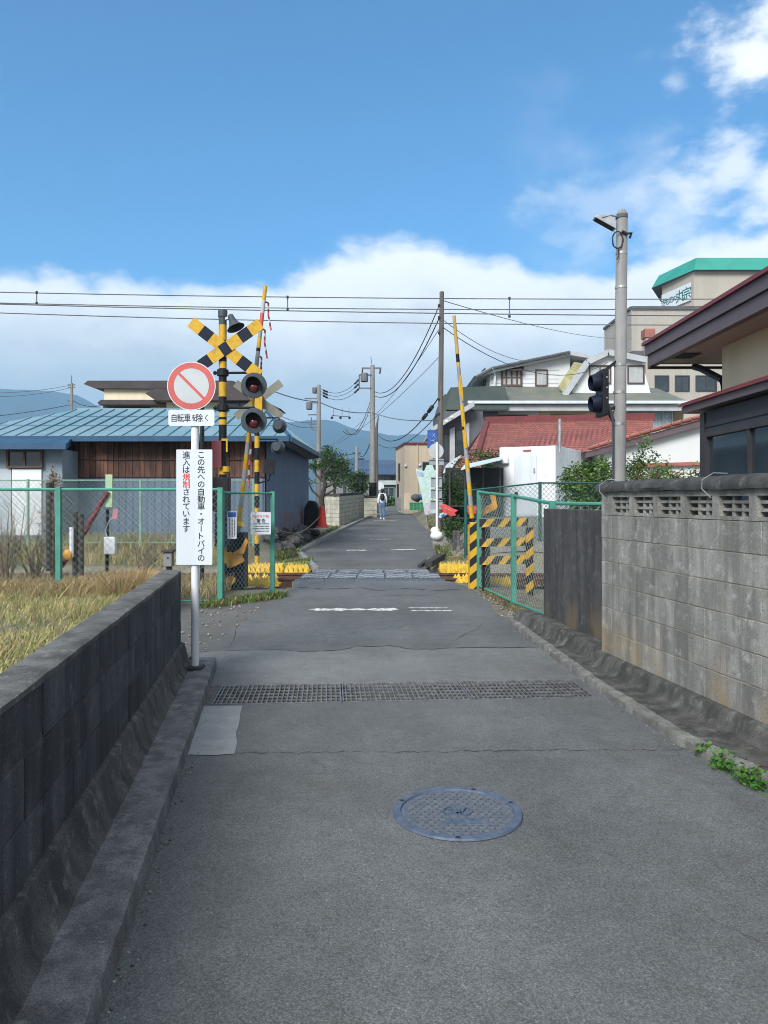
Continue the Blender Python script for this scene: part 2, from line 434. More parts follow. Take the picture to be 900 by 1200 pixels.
NAVY = mat('dark_navy', (.007, .011, .026), (.011, .015, .03), rough=.5, scale=6, bump=0, spec=.15)
LAMPGREY = mat('lamp_grey', (.055, .068, .082), (.042, .054, .066), rough=.55, scale=6, bump=0, spec=.25)
REDLENS = water_glass('dark_red_lens', (.11, .008, .012), .12)
WHITE = mat('white_paint', (.70, .715, .73), (.58, .595, .61), rough=.5, scale=2.5, lo=.45, hi=.8, bump=0)
SIGNWHITE = mat('sign_white', (.60, .645, .69), (.52, .56, .60), rough=.5, scale=3.0, detail=7, lo=.4, hi=.8, streak=5, bump=0)
SIGNGREY = mat('faded_sign_grey', (.46, .49, .50), (.42, .45, .46), rough=.5, scale=5, bump=0)
SIGNRED = mat('faded_sign_red', (.52, .10, .085), (.44, .085, .075), rough=.5, scale=4, bump=0)
INK = mat('ink_black', (.025, .027, .035), rough=.6, bump=0)
INKRED = mat('ink_red', (.62, .05, .05), rough=.6, bump=0)
INKGREEN = mat('ink_green', (.02, .16, .13), rough=.6, bump=0)
INKBLUE = mat('ink_blue', (.03, .10, .36), rough=.6, bump=0)
GALV = mat('galvanised_steel', (.42, .43, .43), (.30, .31, .32), rough=.5, metal=.6, scale=6, bump=0)
WIRE = mat('fence_wire', (.27, .33, .30), (.20, .26, .23), rough=.6, metal=.2, bump=0)
WIRE_DK = mat('dark_green_fence_wire', (.03, .10, .08), rough=.6, bump=0)
GRN = mat('fence_green', (.060, .265, .20), (.05, .21, .16), rough=.55, scale=5, bump=0)
GRN_PALE = mat('fence_pale_green', (.21, .36, .27), (.17, .29, .22), rough=.6, scale=5, bump=0)
GRN_DK = mat('fence_dark_green', (.02, .10, .085), (.015, .075, .065), rough=.5, scale=5, bump=0)
POLE_CONC = mat('pole_concrete', (.27, .268, .258), (.19, .19, .185), rough=.85, streak=9, bump=.2)
POLE_WOOD = mat('pole_wood', (.13, .115, .10), (.08, .07, .06), rough=.85, streak=14, bump=.2)
CABLE = mat('cable_black', (.03, .03, .034), bump=0, rough=.7)
CABLE_GREY = mat('cable_grey', (.15, .15, .16), bump=0, rough=.7)
STEEL = mat('grate_steel', (.27, .27, .275), (.16, .155, .15), rough=.5, metal=.6, scale=14, bump=0)
IRON = mat('manhole_iron', (.105, .135, .19), (.075, .10, .145), rough=.6, metal=.2, scale=20, bump=.2, fine=.2, spec=.3)
RUBBER = mat('crossing_panel_blue_grey', (.13, .16, .20), (.09, .115, .15), rough=.45, metal=.3, scale=7, bump=.1)
RUST = mat('rail_rust', (.13, .06, .035), (.075, .04, .028), rough=.75, scale=9, bump=.2)
RAILTOP = mat('rail_polished', (.35, .34, .33), rough=.3, metal=.9, bump=0)
WOODDK = mat('dark_wood', (.055, .048, .042), (.03, .027, .025), rough=.85, streak=12, bump=.3)
PLANK = mat('burnt_plank', (.15, .07, .045), (.045, .028, .022), rough=.85, streak=16, bump=.3, island=.55)
BLUEROOF = mat('blue_metal_roof', (.13, .235, .285), (.175, .275, .315), rough=.5, scale=.9, streak=0, bump=.05, island=.10)
BLUEROOF_DK = mat('blue_metal_trim', (.018, .065, .13), (.024, .08, .15), rough=.45, scale=2, bump=0)
SHEDWALL = mat('blue_grey_corrugated', (.12, .165, .235), (.09, .125, .185), rough=.6, streak=5, bump=0)
SHEDRUST = mat('rusty_corrugated', (.12, .165, .235), (.17, .085, .055), rough=.7, streak=6, lo=.42, hi=.6, bump=.1)
CREAM = mat('cream_render', (.70, .61, .44), (.62, .54, .385), scale=1.2, streak=3, bump=.15)
BEIGE = mat('beige_render', (.55, .46, .345), (.48, .40, .30), scale=.8, streak=1.5, bump=.1)
HOTELB = mat('hotel_beige_panel', (.40, .365, .31), (.35, .32, .275), scale=.4, streak=1.0, bump=0)
HOTELGRN = mat('hotel_green_roof', (.03, .27, .205), (.027, .235, .18), rough=.5, scale=.5, bump=0)
BROWNROOF = mat('brown_roof', (.058, .045, .045), (.04, .033, .033), rough=.7, scale=2, bump=.2)
TILERED = mat('red_tile_roof', (.37, .125, .095), (.25, .10, .08), rough=.7, scale=1.6, detail=7, bump=.3, island=.14)
TILERED_DK = mat('dark_red_ridge', (.17, .035, .035), (.12, .03, .03), rough=.6, scale=3, bump=.1)
GREENROOF = mat('moss_green_roof', (.115, .13, .115), (.16, .16, .125), rough=.85, scale=1.0, detail=8, bump=.3)
GREENROOF2 = mat('dark_green_roof', (.048, .068, .064), (.07, .09, .08), rough=.8, scale=.8, bump=.3)
SIDING = mat('white_siding', (.66, .67, .66), (.60, .61, .60), scale=.7, streak=1.2, bump=0)
LGREY = mat('pale_grey_trim', (.42, .44, .45), (.36, .38, .39), scale=1.5, bump=0)
DGREY = mat('dark_grey_trim', (.10, .105, .115), (.08, .085, .095), scale=1.5, bump=0)
OLIVE = mat('olive_shingle', (.36, .34, .17), (.26, .25, .13), scale=2, bump=.2, island=.15)
PURPLE = mat('purple_brown_fascia', (.118, .086, .094), (.102, .074, .082), rough=.5, scale=2, streak=0, bump=.03)
SOFFIT = mat('soffit_brown', (.46, .35, .30), (.41, .31, .265), rough=.7, scale=1.2, bump=.05)
REDCAP = mat('red_roof_edge', (.20, .032, .034), (.15, .027, .03), rough=.45, scale=3, bump=0)
HOUSEDK = mat('dark_house_wall', (.052, .056, .066), (.04, .044, .052), rough=.6, scale=2, bump=.05)
BRNFRAME = mat('brown_frame', (.10, .06, .045), (.075, .045, .035), rough=.6, bump=0)
DKFRAME = mat('dark_window_frame', (.045, .04, .045), rough=.45, bump=0)
ALU = mat('aluminium_frame', (.40, .40, .40), rough=.4, metal=.5, bump=0)
GLASS = water_glass('window_glass', (.04, .05, .06))
GLASS_BLUE = water_glass('blue_window_glass', (.035, .05, .06), .06)
CURTAIN = mat('window_curtain', (.42, .43, .42), (.33, .34, .34), scale=3, streak=10, rough=.5, bump=0)
CURTAIN_BLUE = mat('blue_window_curtain', (.36, .46, .52), (.22, .28, .33), scale=3, streak=10, rough=.35, bump=0)
CONE = mat('cone_red', (.80, .07, .035), (.70, .055, .03), rough=.5, bump=0)
GARDENWALL = concrete_block_mat('cream_block', (.50, .48, .40), (.33, .33, .27), (.60, .58, .50), island=.12)
FARBLUE = mat('far_blue_roof', (.05, .085, .15), (.04, .07, .12), scale=1, bump=.1)
FARGREEN = mat('far_green_wall', (.09, .24, .19), (.07, .19, .15), scale=1, bump=0)
FARGREY = mat('far_grey_wall', (.22, .22, .215), (.16, .16, .16), scale=1, bump=0)
FOREST = mat('forest', (.018, .028, .024), (.034, .046, .036), scale=.01, detail=10, bump=0, rough=.95)
LEAF_DK = leaf_mat('leaf_dark', (.035, .075, .022), (.022, .045, .018))
LEAF_MID = leaf_mat('leaf_mid', (.08, .15, .032), (.045, .09, .022))
LEAF_LT = leaf_mat('leaf_light', (.20, .31, .05), (.12, .20, .04))
LEAF_RED = leaf_mat('leaf_reddish', (.17, .11, .05), (.09, .09, .03))
LEAF_WEED = leaf_mat('leaf_bright_weed', (.10, .25, .035), (.055, .16, .025))
LEAF_DEAD = leaf_mat('leaf_dead', (.27, .21, .14), (.17, .135, .10))
STRAW = leaf_mat('straw', (.50, .43, .20), (.40, .36, .16), .25)
STRAW_BR = leaf_mat('brown_straw', (.45, .32, .17), (.32, .22, .12), .25)
GRASSGRN = leaf_mat('green_grass', (.23, .26, .07), (.15, .19, .05), .25)
BARK = mat('bark', (.065, .053, .042), (.035, .03, .025), streak=12, bump=.6, bscale=20)
SKIN = mat('skin', (.50, .33, .25), bump=0, rough=.6)
HAIR = mat('hair_black', (.015, .013, .012), bump=0, rough=.5)
SHIRT = mat('shirt_white', (.74, .75, .77), (.68, .69, .72), bump=0, rough=.85)
DENIM = mat('denim_blue', (.10, .20, .36), (.08, .16, .30), bump=0, rough=.9)
TARP = mat('pale_tarp', (.50, .60, .62), (.44, .54, .56), bump=0, rough=.6)
ROPE = mat('rope', (.30, .25, .18), bump=0)
PINK = mat('pink_ribbon', (.55, .22, .25), bump=0)
MAROON = mat('maroon_paint', (.15, .025, .03), (.11, .02, .025), rough=.6, bump=0)
MAPGREEN = mat('map_pale_green', (.40, .58, .48), (.50, .60, .62), scale=6, lo=.45, hi=.55, bump=0)
CRATE_GRN = mat('crate_green', (.02, .22, .10), (.015, .16, .07), rough=.5, bump=0)
CRATE_BLUE = mat('bag_blue', (.03, .11, .30), (.02, .08, .22), rough=.5, bump=0)
BANNER_RED = mat('banner_red', (.60, .07, .06), (.48, .055, .05), rough=.7, bump=0)
OLDWHITE = mat('worn_road_paint', (.60, .60, .58), (.20, .20, .195), scale=18, lo=.50, hi=.60, bump=.2, rough=.8)
# ------------------------------------------------------------ vegetation helpers
def raw_mesh(name, vs, faces_flat, nper, mats, midx, parent=None, loc=None):
    """fast mesh from numpy: faces_flat = vertex indices, nper = corners per face (array)"""
    org = V((0, 0, 0))
    o_loc = None
    if parent is not None:
        q = parent
        while q is not None: org += q.location; q = q.parent
    else:
        o_loc = V(loc) if loc is not None else V((float(vs[:, 0].mean()), float(vs[:, 1].mean()), float(vs[:, 2].min()))); org = o_loc
    me = bpy.data.meshes.new(name); o = bpy.data.objects.new(name, me); COL.objects.link(o)
    if parent is not None: o.parent = parent
    else: o.location = o_loc
    vs = vs - np.array(org)[None, :]
    me.vertices.add(len(vs)); me.vertices.foreach_set('co', vs.astype(np.float32).ravel())
    me.loops.add(len(faces_flat)); me.loops.foreach_set('vertex_index', faces_flat.astype(np.int32))
    st = np.concatenate([[0], np.cumsum(nper)[:-1]]).astype(np.int32)
    me.polygons.add(len(nper)); me.polygons.foreach_set('loop_start', st); me.polygons.foreach_set('loop_total', nper.astype(np.int32))
    for m in mats: me.materials.append(m)
    me.polygons.foreach_set('material_index', midx.astype(np.int32))
    me.update(); me.validate(); return o


def leaf_cloud(name, blobs, size, mats, seed, parent=None, clump=.22, per=9, weights=None, droop=0.0, loc=None, aspect=.55):
    """leaves in clumps through the volume of ellipsoid blobs [(centre, radii, number of clumps)]"""
    rg = np.random.default_rng(seed); C, K = [], []
    for c, r, n in blobs:
        d = rg.normal(size=(n, 3)); d /= np.linalg.norm(d, axis=1)[:, None]
        rad = rg.uniform(.15, 1.0, n) ** .45 * rg.uniform(.85, 1.12, n)
        cc = np.array(c)[None] + d * rad[:, None] * np.array(r)[None]
        k = rg.choice(len(mats), n, p=weights)
        C.append(np.repeat(cc, per, 0) + rg.normal(size=(n * per, 3)) * clump * np.array([1, 1, .8])); K.append(np.repeat(k, per))
    C = np.concatenate(C); K = np.concatenate(K); n = len(C)
    a = rg.normal(size=(n, 3)); a[:, 2] = a[:, 2] * .6 - droop; a /= np.linalg.norm(a, axis=1)[:, None]
    b = np.cross(a, rg.normal(size=(n, 3))); b /= np.linalg.norm(b, axis=1)[:, None]
    nn = np.cross(a, b)
    L = size * rg.uniform(.55, 1.35, n)[:, None]; W = L * aspect
    p0 = C - a * L * .5; p1 = C + b * W * .5 + nn * W * .12; p2 = C + a * L * .5; p3 = C - b * W * .5 + nn * W * .12
    vs = np.stack([p0, p1, p2, p3], 1).reshape(-1, 3)
    i = np.arange(n)[:, None] * 4
    fl = np.concatenate([i + np.array([[0, 1, 2]]), i + np.array([[0, 2, 3]])], 1).ravel()
    return raw_mesh(name, vs, fl, np.full(n * 2, 3), mats, np.repeat(K, 2), parent, loc)


def blade_field(name, pts, h, w, lean, mats, seed, parent=None, weights=None, loc=None, wind=(0, 0)):
    rg = np.random.default_rng(seed); n = len(pts); h = np.broadcast_to(np.asarray(h, float), (n,)) * rg.uniform(.55, 1.3, n)
    an = rg.uniform(0, 2 * np.pi, n); d = np.stack([np.cos(an), np.sin(an), np.zeros(n)], 1)
    s = np.stack([-np.sin(an + .6), np.cos(an + .6), np.zeros(n)], 1) * (w * rg.uniform(.6, 1.4, n))[:, None]
    ln = (lean * rg.uniform(.1, 1.6, n))[:, None]; up = np.array([[0, 0, 1.0]]); wd = np.array([[wind[0], wind[1], 0]])
    m = pts + (up * .6 + d * ln * .28 + wd * .3) * h[:, None]
    tp = pts + (up * np.clip(1 - ln * .45, .12, 1) + d * ln * .85 + wd) * h[:, None]
    vs = np.stack([pts - s, pts + s, m + s * .7, m - s * .7, tp], 1).reshape(-1, 3)
    i = np.arange(n)[:, None] * 5
    fl = np.concatenate([i + np.array([[0, 1, 2, 3]]), i + np.array([[3, 2, 4]])], 1).ravel()
    nper = np.tile([4, 3], n); k = np.repeat(rg.choice(len(mats), n, p=weights), 2)
    return raw_mesh(name, vs, fl, nper, mats, k, parent, loc)


def twig_bush(mb, base, h, spread, n, mt, seed, r=.008, sub=5):
    """bare upright twigs"""
    rn = random.Random(seed); base = V(base)
    for i in range(n):
        a = rn.uniform(0, 6.283); q = rn.uniform(.15, 1); L = h * rn.uniform(.6, 1.0)
        p0 = base + V((rn.uniform(-.05, .05), rn.uniform(-.05, .05), 0)); p2 = base + V((math.cos(a) * spread * q, math.sin(a) * spread * q, L))
        p1 = p0.lerp(p2, .5) + V((rn.uniform(-.08, .08), rn.uniform(-.08, .08), L * .08))
        mb.tube([p0, p1, p2], [r * 1.4, r, r * .35], mt, 4)
        for j in range(sub):
            t = rn.uniform(.25, .95); s = p0.lerp(p1, t * 2) if t < .5 else p1.lerp(p2, t * 2 - 1)
            b = rn.uniform(0, 6.283); e = s + V((math.cos(b) * .16, math.sin(b) * .16, rn.uniform(.08, .3))) * rn.uniform(.5, 1.2)
            mb.tube([s, e], [r * .6, r * .2], mt, 3)


def chain_link(mb, A, B, hA, hB, mt, pitch=.075, r=.0032, z0=.06):
    """diamond mesh between two posts: two families of straight diagonal wires"""
    A, B = V(A), V(B); L = (B - A).length; H = 1.0
    Hm = (hA + hB) / 2 - z0; step = pitch * 1.414
    def at(a, b):
        f = a / L; h = hA + (hB - hA) * f; return A.lerp(B, f) + V((0, 0, z0 + (h - z0) * b / Hm))
    k = -Hm
    nrm = (B - A).cross(V((0, 0, 1))).normalized() * r
    while k < L:
        a0, b0 = max(k, 0), max(-k, 0); a1 = min(k + Hm, L); b1 = a1 - k
        if a1 > a0 + .01: mb.tube([at(a0, b0) + nrm, at(a1, b1) + nrm], r, mt, 4, False); mb.tube([at(a0, Hm - b0) - nrm, at(a1, Hm - b1) - nrm], r, mt, 4, False)
        k += step


# ------------------------------------------------------------ ground and track bed
def gz(x, y):
    def ss(a, b, t): t = min(max((t - a) / (b - a), 0), 1); return t * t * (3 - 2 * t)
    z = road_z(y)
    if 13.2 < y < 17.9: z = -.2 * ss(13.2, 13.7, y) * (1 - ss(17.2, 17.9, y))
    z += .5 * ss(1.7, 2.6, x) * ss(17.4, 18.4, y) * (1 - ss(40, 60, y)) + .4 * ss(1.9, 3.2, x) * ss(20, 23.5, y) * (1 - ss(40, 60, y))
    z += .38 * ss(2.5, 3.3, -x) * ss(18, 20, y) * (1 - ss(40, 60, y))
    return z
def build_ground():
    xs = sorted(set([round(v, 3) for v in np.arange(-9, 9.01, .3)] + [-3400, -1500, -700, -300, -150, -80, -50, -34, -24, -17, -13, 13, 17, 24, 34, 50, 80, 150, 300, 700, 1500, 3400]))
    ys = sorted(set([round(v, 3) for v in np.arange(-6, 30.01, .25)] + list(range(31, 100, 3)) + [-400, -150, -60, -25, -12, 110, 140, 200, 300, 500, 900, 1500, 2300, 3500]))
    mb = MB(); rn = random.Random(3)
    vs = [(x, y, gz(x, y) - .035 + (rn.uniform(-.012, .012) if abs(x) < 9 else 0)) for y in ys for x in xs]; n = len(xs)
    fs = [[j * n + i, j * n + i + 1, (j + 1) * n + i + 1, (j + 1) * n + i] for j in range(len(ys) - 1) for i in range(n - 1)]
    mb.add(vs, fs, GROUND); tag(mb.build('ground', loc=(0, 0, 0), smooth=True), kind='structure')
    mb = MB(); xs = np.arange(-26, 26.01, .2); ys = np.arange(13.35, 17.75, .2); n = len(xs)
    vs = [(x, y, gz(x, y) + .02 + rn.uniform(-.035, .035)) for y in ys for x in xs]
    fs = [[j * n + i, j * n + i + 1, (j + 1) * n + i + 1, (j + 1) * n + i] for j in range(len(ys) - 1) for i in range(n - 1)]
    mb.add(vs, fs, GRAVEL); tag(mb.build('track_bed_ground', loc=(0, 13, -.2)), kind='structure')
build_ground()

# left wall line: face X at Y; right kerb line
def lwx(y): return -1.765 - .1465 * (y - 6.6)
def rwx(y): return 1.92 - .1528 * (y - 6.7)
LS = V((.1465, -1, 0)).normalized(); LR = V((1, .1465, 0)).normalized()
RS = V((.1528, -1, 0)).normalized(); RR = V((1, .1528, 0)).normalized()
def rkx(y):
    pts = [(-6, 3.4), (2.3, 2.22), (3.95, 1.98), (4.7, 1.80), (6.1, 1.66), (7.5, 1.60), (9, 1.53), (13, 1.53), (14.3, 1.46)]
    for (a, b), (c, d) in zip(pts, pts[1:]):
        if y <= c: return b + (d - b) * (y - a) / (c - a)
    return pts[-1][1]

GA = V((-1.275, 5.588, 0)); GD = V((math.cos(R(4.2)), math.sin(R(4.2)), 0)); GN = V((-GD.y, GD.x, 0)); GL, GW = 2.9, .585   # drain channel
def build_road():
    mb = MB(); rn = random.Random(11)
    def gline(x, off):    # y of the channel's edge line at x
        o = GA + GN * off; return o.y + (x - o.x) * GD.y / GD.x
    def wob(x0, x1, y0, y1, n, amp):
        pts = []
        for i in range(n + 1):
            t = i / n; pts.append((x0 + (x1 - x0) * t, y0 + (y1 - y0) * t + (rn.uniform(-amp, amp) if 0 < i < n else 0), 0))
        return pts
    lx = lambda y: lwx(y) - .04
    seam = wob(lx(4.5), rkx(4.56) + .12, 4.50, 4.58, 24, .008)
    lowR = [(rkx(y) + .12, y, 0) for y in (-6, 2.3, 3.95)]
    mb.poly([(lx(-6), -6, 0), *lowR, *seam[::-1]], ASPH)
    xa, xb = lx(5.55), rkx(5.8) + .12
    mb.poly([*seam, (rkx(4.7) + .12, 4.7, 0), (xb, gline(xb, 0), 0), (xa, gline(xa, 0), 0)], ASPH)
    # either end of the channel
    A0, A1 = GA, GA + GN * GW; B0, B1 = GA + GD * GL, GA + GD * GL + GN * GW
    xc, xd = lx(6.1), rkx(6.35) + .12
    mb.poly([(xa, gline(xa, 0), 0), A0, A1, (xc, gline(xc, GW), 0)], ASPH3); mb.poly([B0, (xb, gline(xb, 0), 0), (xd, gline(xd, GW), 0), B1], ASPH)
    crack = [(-1.86, 7.55, 0), (-1.5, 7.62, 0), (-1.1, 7.66, 0), (-.8, 7.55, 0), (-.45, 7.62, 0), (-.3, 7.80, 0), (.05, 7.86, 0), (.3, 7.66, 0), (.62, 7.7, 0), (.9, 7.78, 0), (1.25, 7.74, 0), (1.72, 7.8, 0)]
    mb.poly([(xc, gline(xc, GW), 0), (xd, gline(xd, GW), 0), *crack[::-1]], ASPH2)
    L = [(-1.86, 7.55, 0), (-1.72, 9.5, 0), (-1.6, 11.5, 0), (-1.55, 13.0, 0), (-1.72, 14.2, 0)]
    Rr = [(1.72, 7.8, 0), (1.55, 9.4, 0), (1.50, 10.2, 0), (1.56, 11.4, 0), (1.5, 13.0, 0), (1.2, 14.2, 0)]
    mb.poly([*crack, *Rr[1:], *L[:0:-1]], ASPH)
    mb.poly([(-1.72, 14.2, 0), (1.2, 14.2, 0), (1.2, 14.2, -.25), (-1.72, 14.2, -.25)][::-1], CONC)
    # beyond the crossing
    LL = [(-1.44, 16.62), (-1.75, 18.5), (-2.30, 21.5), (-2.05, 26), (-1.74, 31), (-1.02, 41.4), (-.42, 47), (.3, 60), (.6, 90)]
    RRR = [(.93, 16.62), (1.15, 18.5), (1.42, 21.5), (1.6, 26), (1.9, 31), (2.15, 41.4), (2.2, 47), (2.7, 60), (3.4, 90)]
    for i in range(len(LL) - 1):
        q = [(*LL[i], road_z(LL[i][1])), (*RRR[i], road_z(RRR[i][1])), (*RRR[i + 1], road_z(RRR[i + 1][1])), (*LL[i + 1], road_z(LL[i + 1][1]))]
        mb.poly(q, ASPH3 if i == 0 else ASPH)
    mb.poly([(-1.44, 16.62, 0), (.93, 16.62, 0), (.93, 16.62, -.25), (-1.44, 16.62, -.25)], CONC)
    # channel under the grates
    c = [A0, B0, B1, A1]; dn = V((0, 0, -.45))
    for p, q in zip(c, c[1:] + c[:1]): mb.poly([p, q, q + dn, p + dn], TRENCH)
    mb.poly([p + dn for p in c], TRENCH)
    tag(mb.build('road', loc=(0, 0, 0)), kind='structure')
    # pale concrete repair and the gravelly strip on the left
    mb = MB(); mb.poly([(-1.245, 5.545, .004), (-1.035, 5.55, .004), (-1.005, 5.3, .004), (-.975, 5.12, .004), (-.955, 4.9, .004), (-.91, 4.7, .004), (-.885, 4.50, .004), (-1.0, 4.47, .004), (-1.165, 4.48, .004), (-1.30, 4.48, .004), (-1.36, 5.0, .004), (-1.40, 5.53, .004)][::-1], CONC_PATCH)
    tag(mb.build('pavement_patch', loc=(-1.1, 5, 0)), kind='structure')
    mb = MB(); mb.poly([(-1.86, 7.55, -.006), (-1.9, 6.75, -.006), (-3.6, 6.9, -.006), (-4.4, 11.1, -.006), (-2.4, 11.1, -.006), (-1.68, 12.2, -.006), (-1.55, 13.0, -.006), (-1.6, 11.5, -.006), (-1.72, 9.5, -.006)][::-1], ASPH3)
    tag(mb.build('pavement', loc=(-2, 9, 0)), kind='structure')
    # worn white markings
    mb = MB()
    def worn(x0, x1, y0, y1, z0=.004, n=22, seed=1):
        r2 = random.Random(seed); a, b = [], []
        for i in range(n + 1):
            t = i / n; e = .25 if i in (0, n) else 1.0; x = x0 + (x1 - x0) * t; w = (y1 - y0) / 2 * e; ym = (y0 + y1) / 2
            a.append((x, ym - w * r2.uniform(.25, 1.1), z0)); b.append((x, ym + w * r2.uniform(.25, 1.1), z0))
        mb.poly(a + b[::-1], OLDWHITE)
    worn(-1.04, .20, 10.33, 10.62, seed=2); worn(.33, .80, 10.58, 10.68, seed=4); worn(.36, .93, 10.30, 10.42, seed=7); worn(.80, .90, 10.59, 10.66, seed=8)
    for (u0, u1, v, th, sd) in ((405, 430, 645, .5, 11), (458, 488, 644.5, .55, 12), (432, 459, 632, .4, 13), (437, 466, 610, .6, 14)):
        k = (v - V0) / F; Y = (EYE + .44) / (k + .022); worn((u0 - U0) / F * Y, (u1 - U0) / F * Y, Y - th / 2, Y + th / 2, road_z(Y) + .006, 10, sd)
    tag(mb.build('road_markings', loc=(0, 10, 0)), kind='structure')
    # tar-dark cracks along the joints of the surfacing
    mb = MB(); r4 = random.Random(21)
    def crk(pts, w, z=.0035):
        q = []
        for (a, b, _), (c, d, _) in zip(pts, pts[1:]):
            for k in range(6): t = k / 6; q.append((a + (c - a) * t, b + (d - b) * t + r4.uniform(-.02, .02)))
        q.append(pts[-1][:2]); ws = [w * r4.uniform(.15, 1.5) for _ in q]
        mb.poly([(x, y - e, z) for (x, y), e in zip(q, ws)] + [(x, y + e, z) for (x, y), e in zip(q, ws)][::-1], CRACK)
    crk(crack[3:], .010); crk(crack[:4], .005); crk(seam, .003)
    crk([(-1.5, 13.2, 0), (-1.0, 12.9, 0), (-.4, 13.1, 0), (-.1, 12.7, 0), (.4, 13.0, 0), (.9, 12.7, 0), (1.3, 12.9, 0)], .022)
    crk([(.62, 7.75, 0), (.85, 8.4, 0), (1.1, 8.9, 0), (1.25, 9.5, 0)], .010); crk([(-1.75, 9.0, 0), (-1.62, 8.2, 0), (-1.58, 7.7, 0)], .016); crk([(.95, 11.9, 0), (.3, 12.1, 0), (-.2, 11.9, 0)], .010)
    tag(mb.build('road_cracks', loc=(0, 9, 0)), kind='structure')
    # kerb lines beyond the crossing
    mb = MB(); path = [(V((x - .06, y, road_z(y))), V((1, 0, 0))) for x, y in [(-1.44, 16.7), (-2.3, 21.3)]]
    mb.sweep(path, [(-.07, -.1), (-.07, .05), (.07, .05), (.07, -.1)], CONC, .004, 3)
    path = []
    for (x0, y0), (x1, y1) in zip(LL[2:], LL[3:7]):
        for k in range(4): t = k / 4; y = y0 + (y1 - y0) * t; path.append((V((x0 + (x1 - x0) * t - .1, y, road_z(y))), V((1, 0, 0))))
    mb.sweep(path, [(-.12, -.1), (-.12, .09), (.06, .09), (.08, -.1)], CONC, .008, 4)
    tag(mb.build('kerb', loc=(-2, 20, 0)), kind='structure')
build_road()

# ------------------------------------------------------------ left block wall with its kerb
def blocks(mb, L, z0, nc, y0, y1, mt, bl=.4, bh=.2, j=.008, seed=1, dev=.002, first=0.0):
    rn = random.Random(seed)
    for c in range(nc):
        x = -bl / 2 if (c % 2) else 0.0
        x += first
        while x < L:
            a, b = max(x + j / 2, 0.0), min(x + bl - j / 2, L)
            if b - a > .03:
                d = rn.uniform(-dev, dev); mb.box((a, y0 + d, z0 + c * bh + j / 2), (b, y1, z0 + (c + 1) * bh - j / 2), mt)
            x += bl

def build_left_wall():
    M = frame_mat((-1.765, 6.6, 0), LS); L = 9.2
    w = thing('block_wall', 'low dark grey concrete block wall along the left kerb, dry grass behind it', 'wall', (-1.765, 6.6, 0))
    mb = MB()          # local y is towards the road: face at 0
    rn = random.Random(5)
    for c in range(3):
        x = -.2 if c % 2 else 0.0
        while x < L:
            a, b = max(x + .004, 0), min(x + .396, L)
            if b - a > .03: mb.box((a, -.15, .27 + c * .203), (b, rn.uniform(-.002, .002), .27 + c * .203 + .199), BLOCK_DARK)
            x += .4
    mb.box((.006, -.146, .27), (L, -.006, .876), MORTAR)
    mb.xf(M).build('blocks', w, bevel=.004)
    mb = MB(); path = [(M @ V((i * .12, 0, 0)), LR) for i in range(int(L / .12) + 1)]
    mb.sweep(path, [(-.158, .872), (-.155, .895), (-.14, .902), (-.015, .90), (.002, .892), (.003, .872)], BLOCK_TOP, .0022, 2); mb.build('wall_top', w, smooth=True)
    mb = MB(); path = [(M @ V((i * .06 - .03, 0, 0)), LR) for i in range(int(L / .06) + 1)]
    mb.sweep(path, [(-.16, -.1), (-.16, .27), (.0, .272), (.025, .262), (.042, .20), (.06, .13), (.09, .092), (.11, .07), (.11, -.1)], FOOT_DARK, .0022, 8); mb.build('footing', w, smooth=True)
    mb = MB(); path = [(M @ V((i * .05 - .22, 0, 0)), LR) for i in range(int((L + .2) / .05) + 1)]
    mb.sweep(path, [(.09, -.1), (.09, .086), (.17, .092), (.266, .09), (.284, .078), (.291, .03), (.295, -.05)], KERB, .003, 9)
    tag(mb.build('kerb', loc=(-1.5, 4, 0), smooth=True), kind='structure')
build_left_wall()

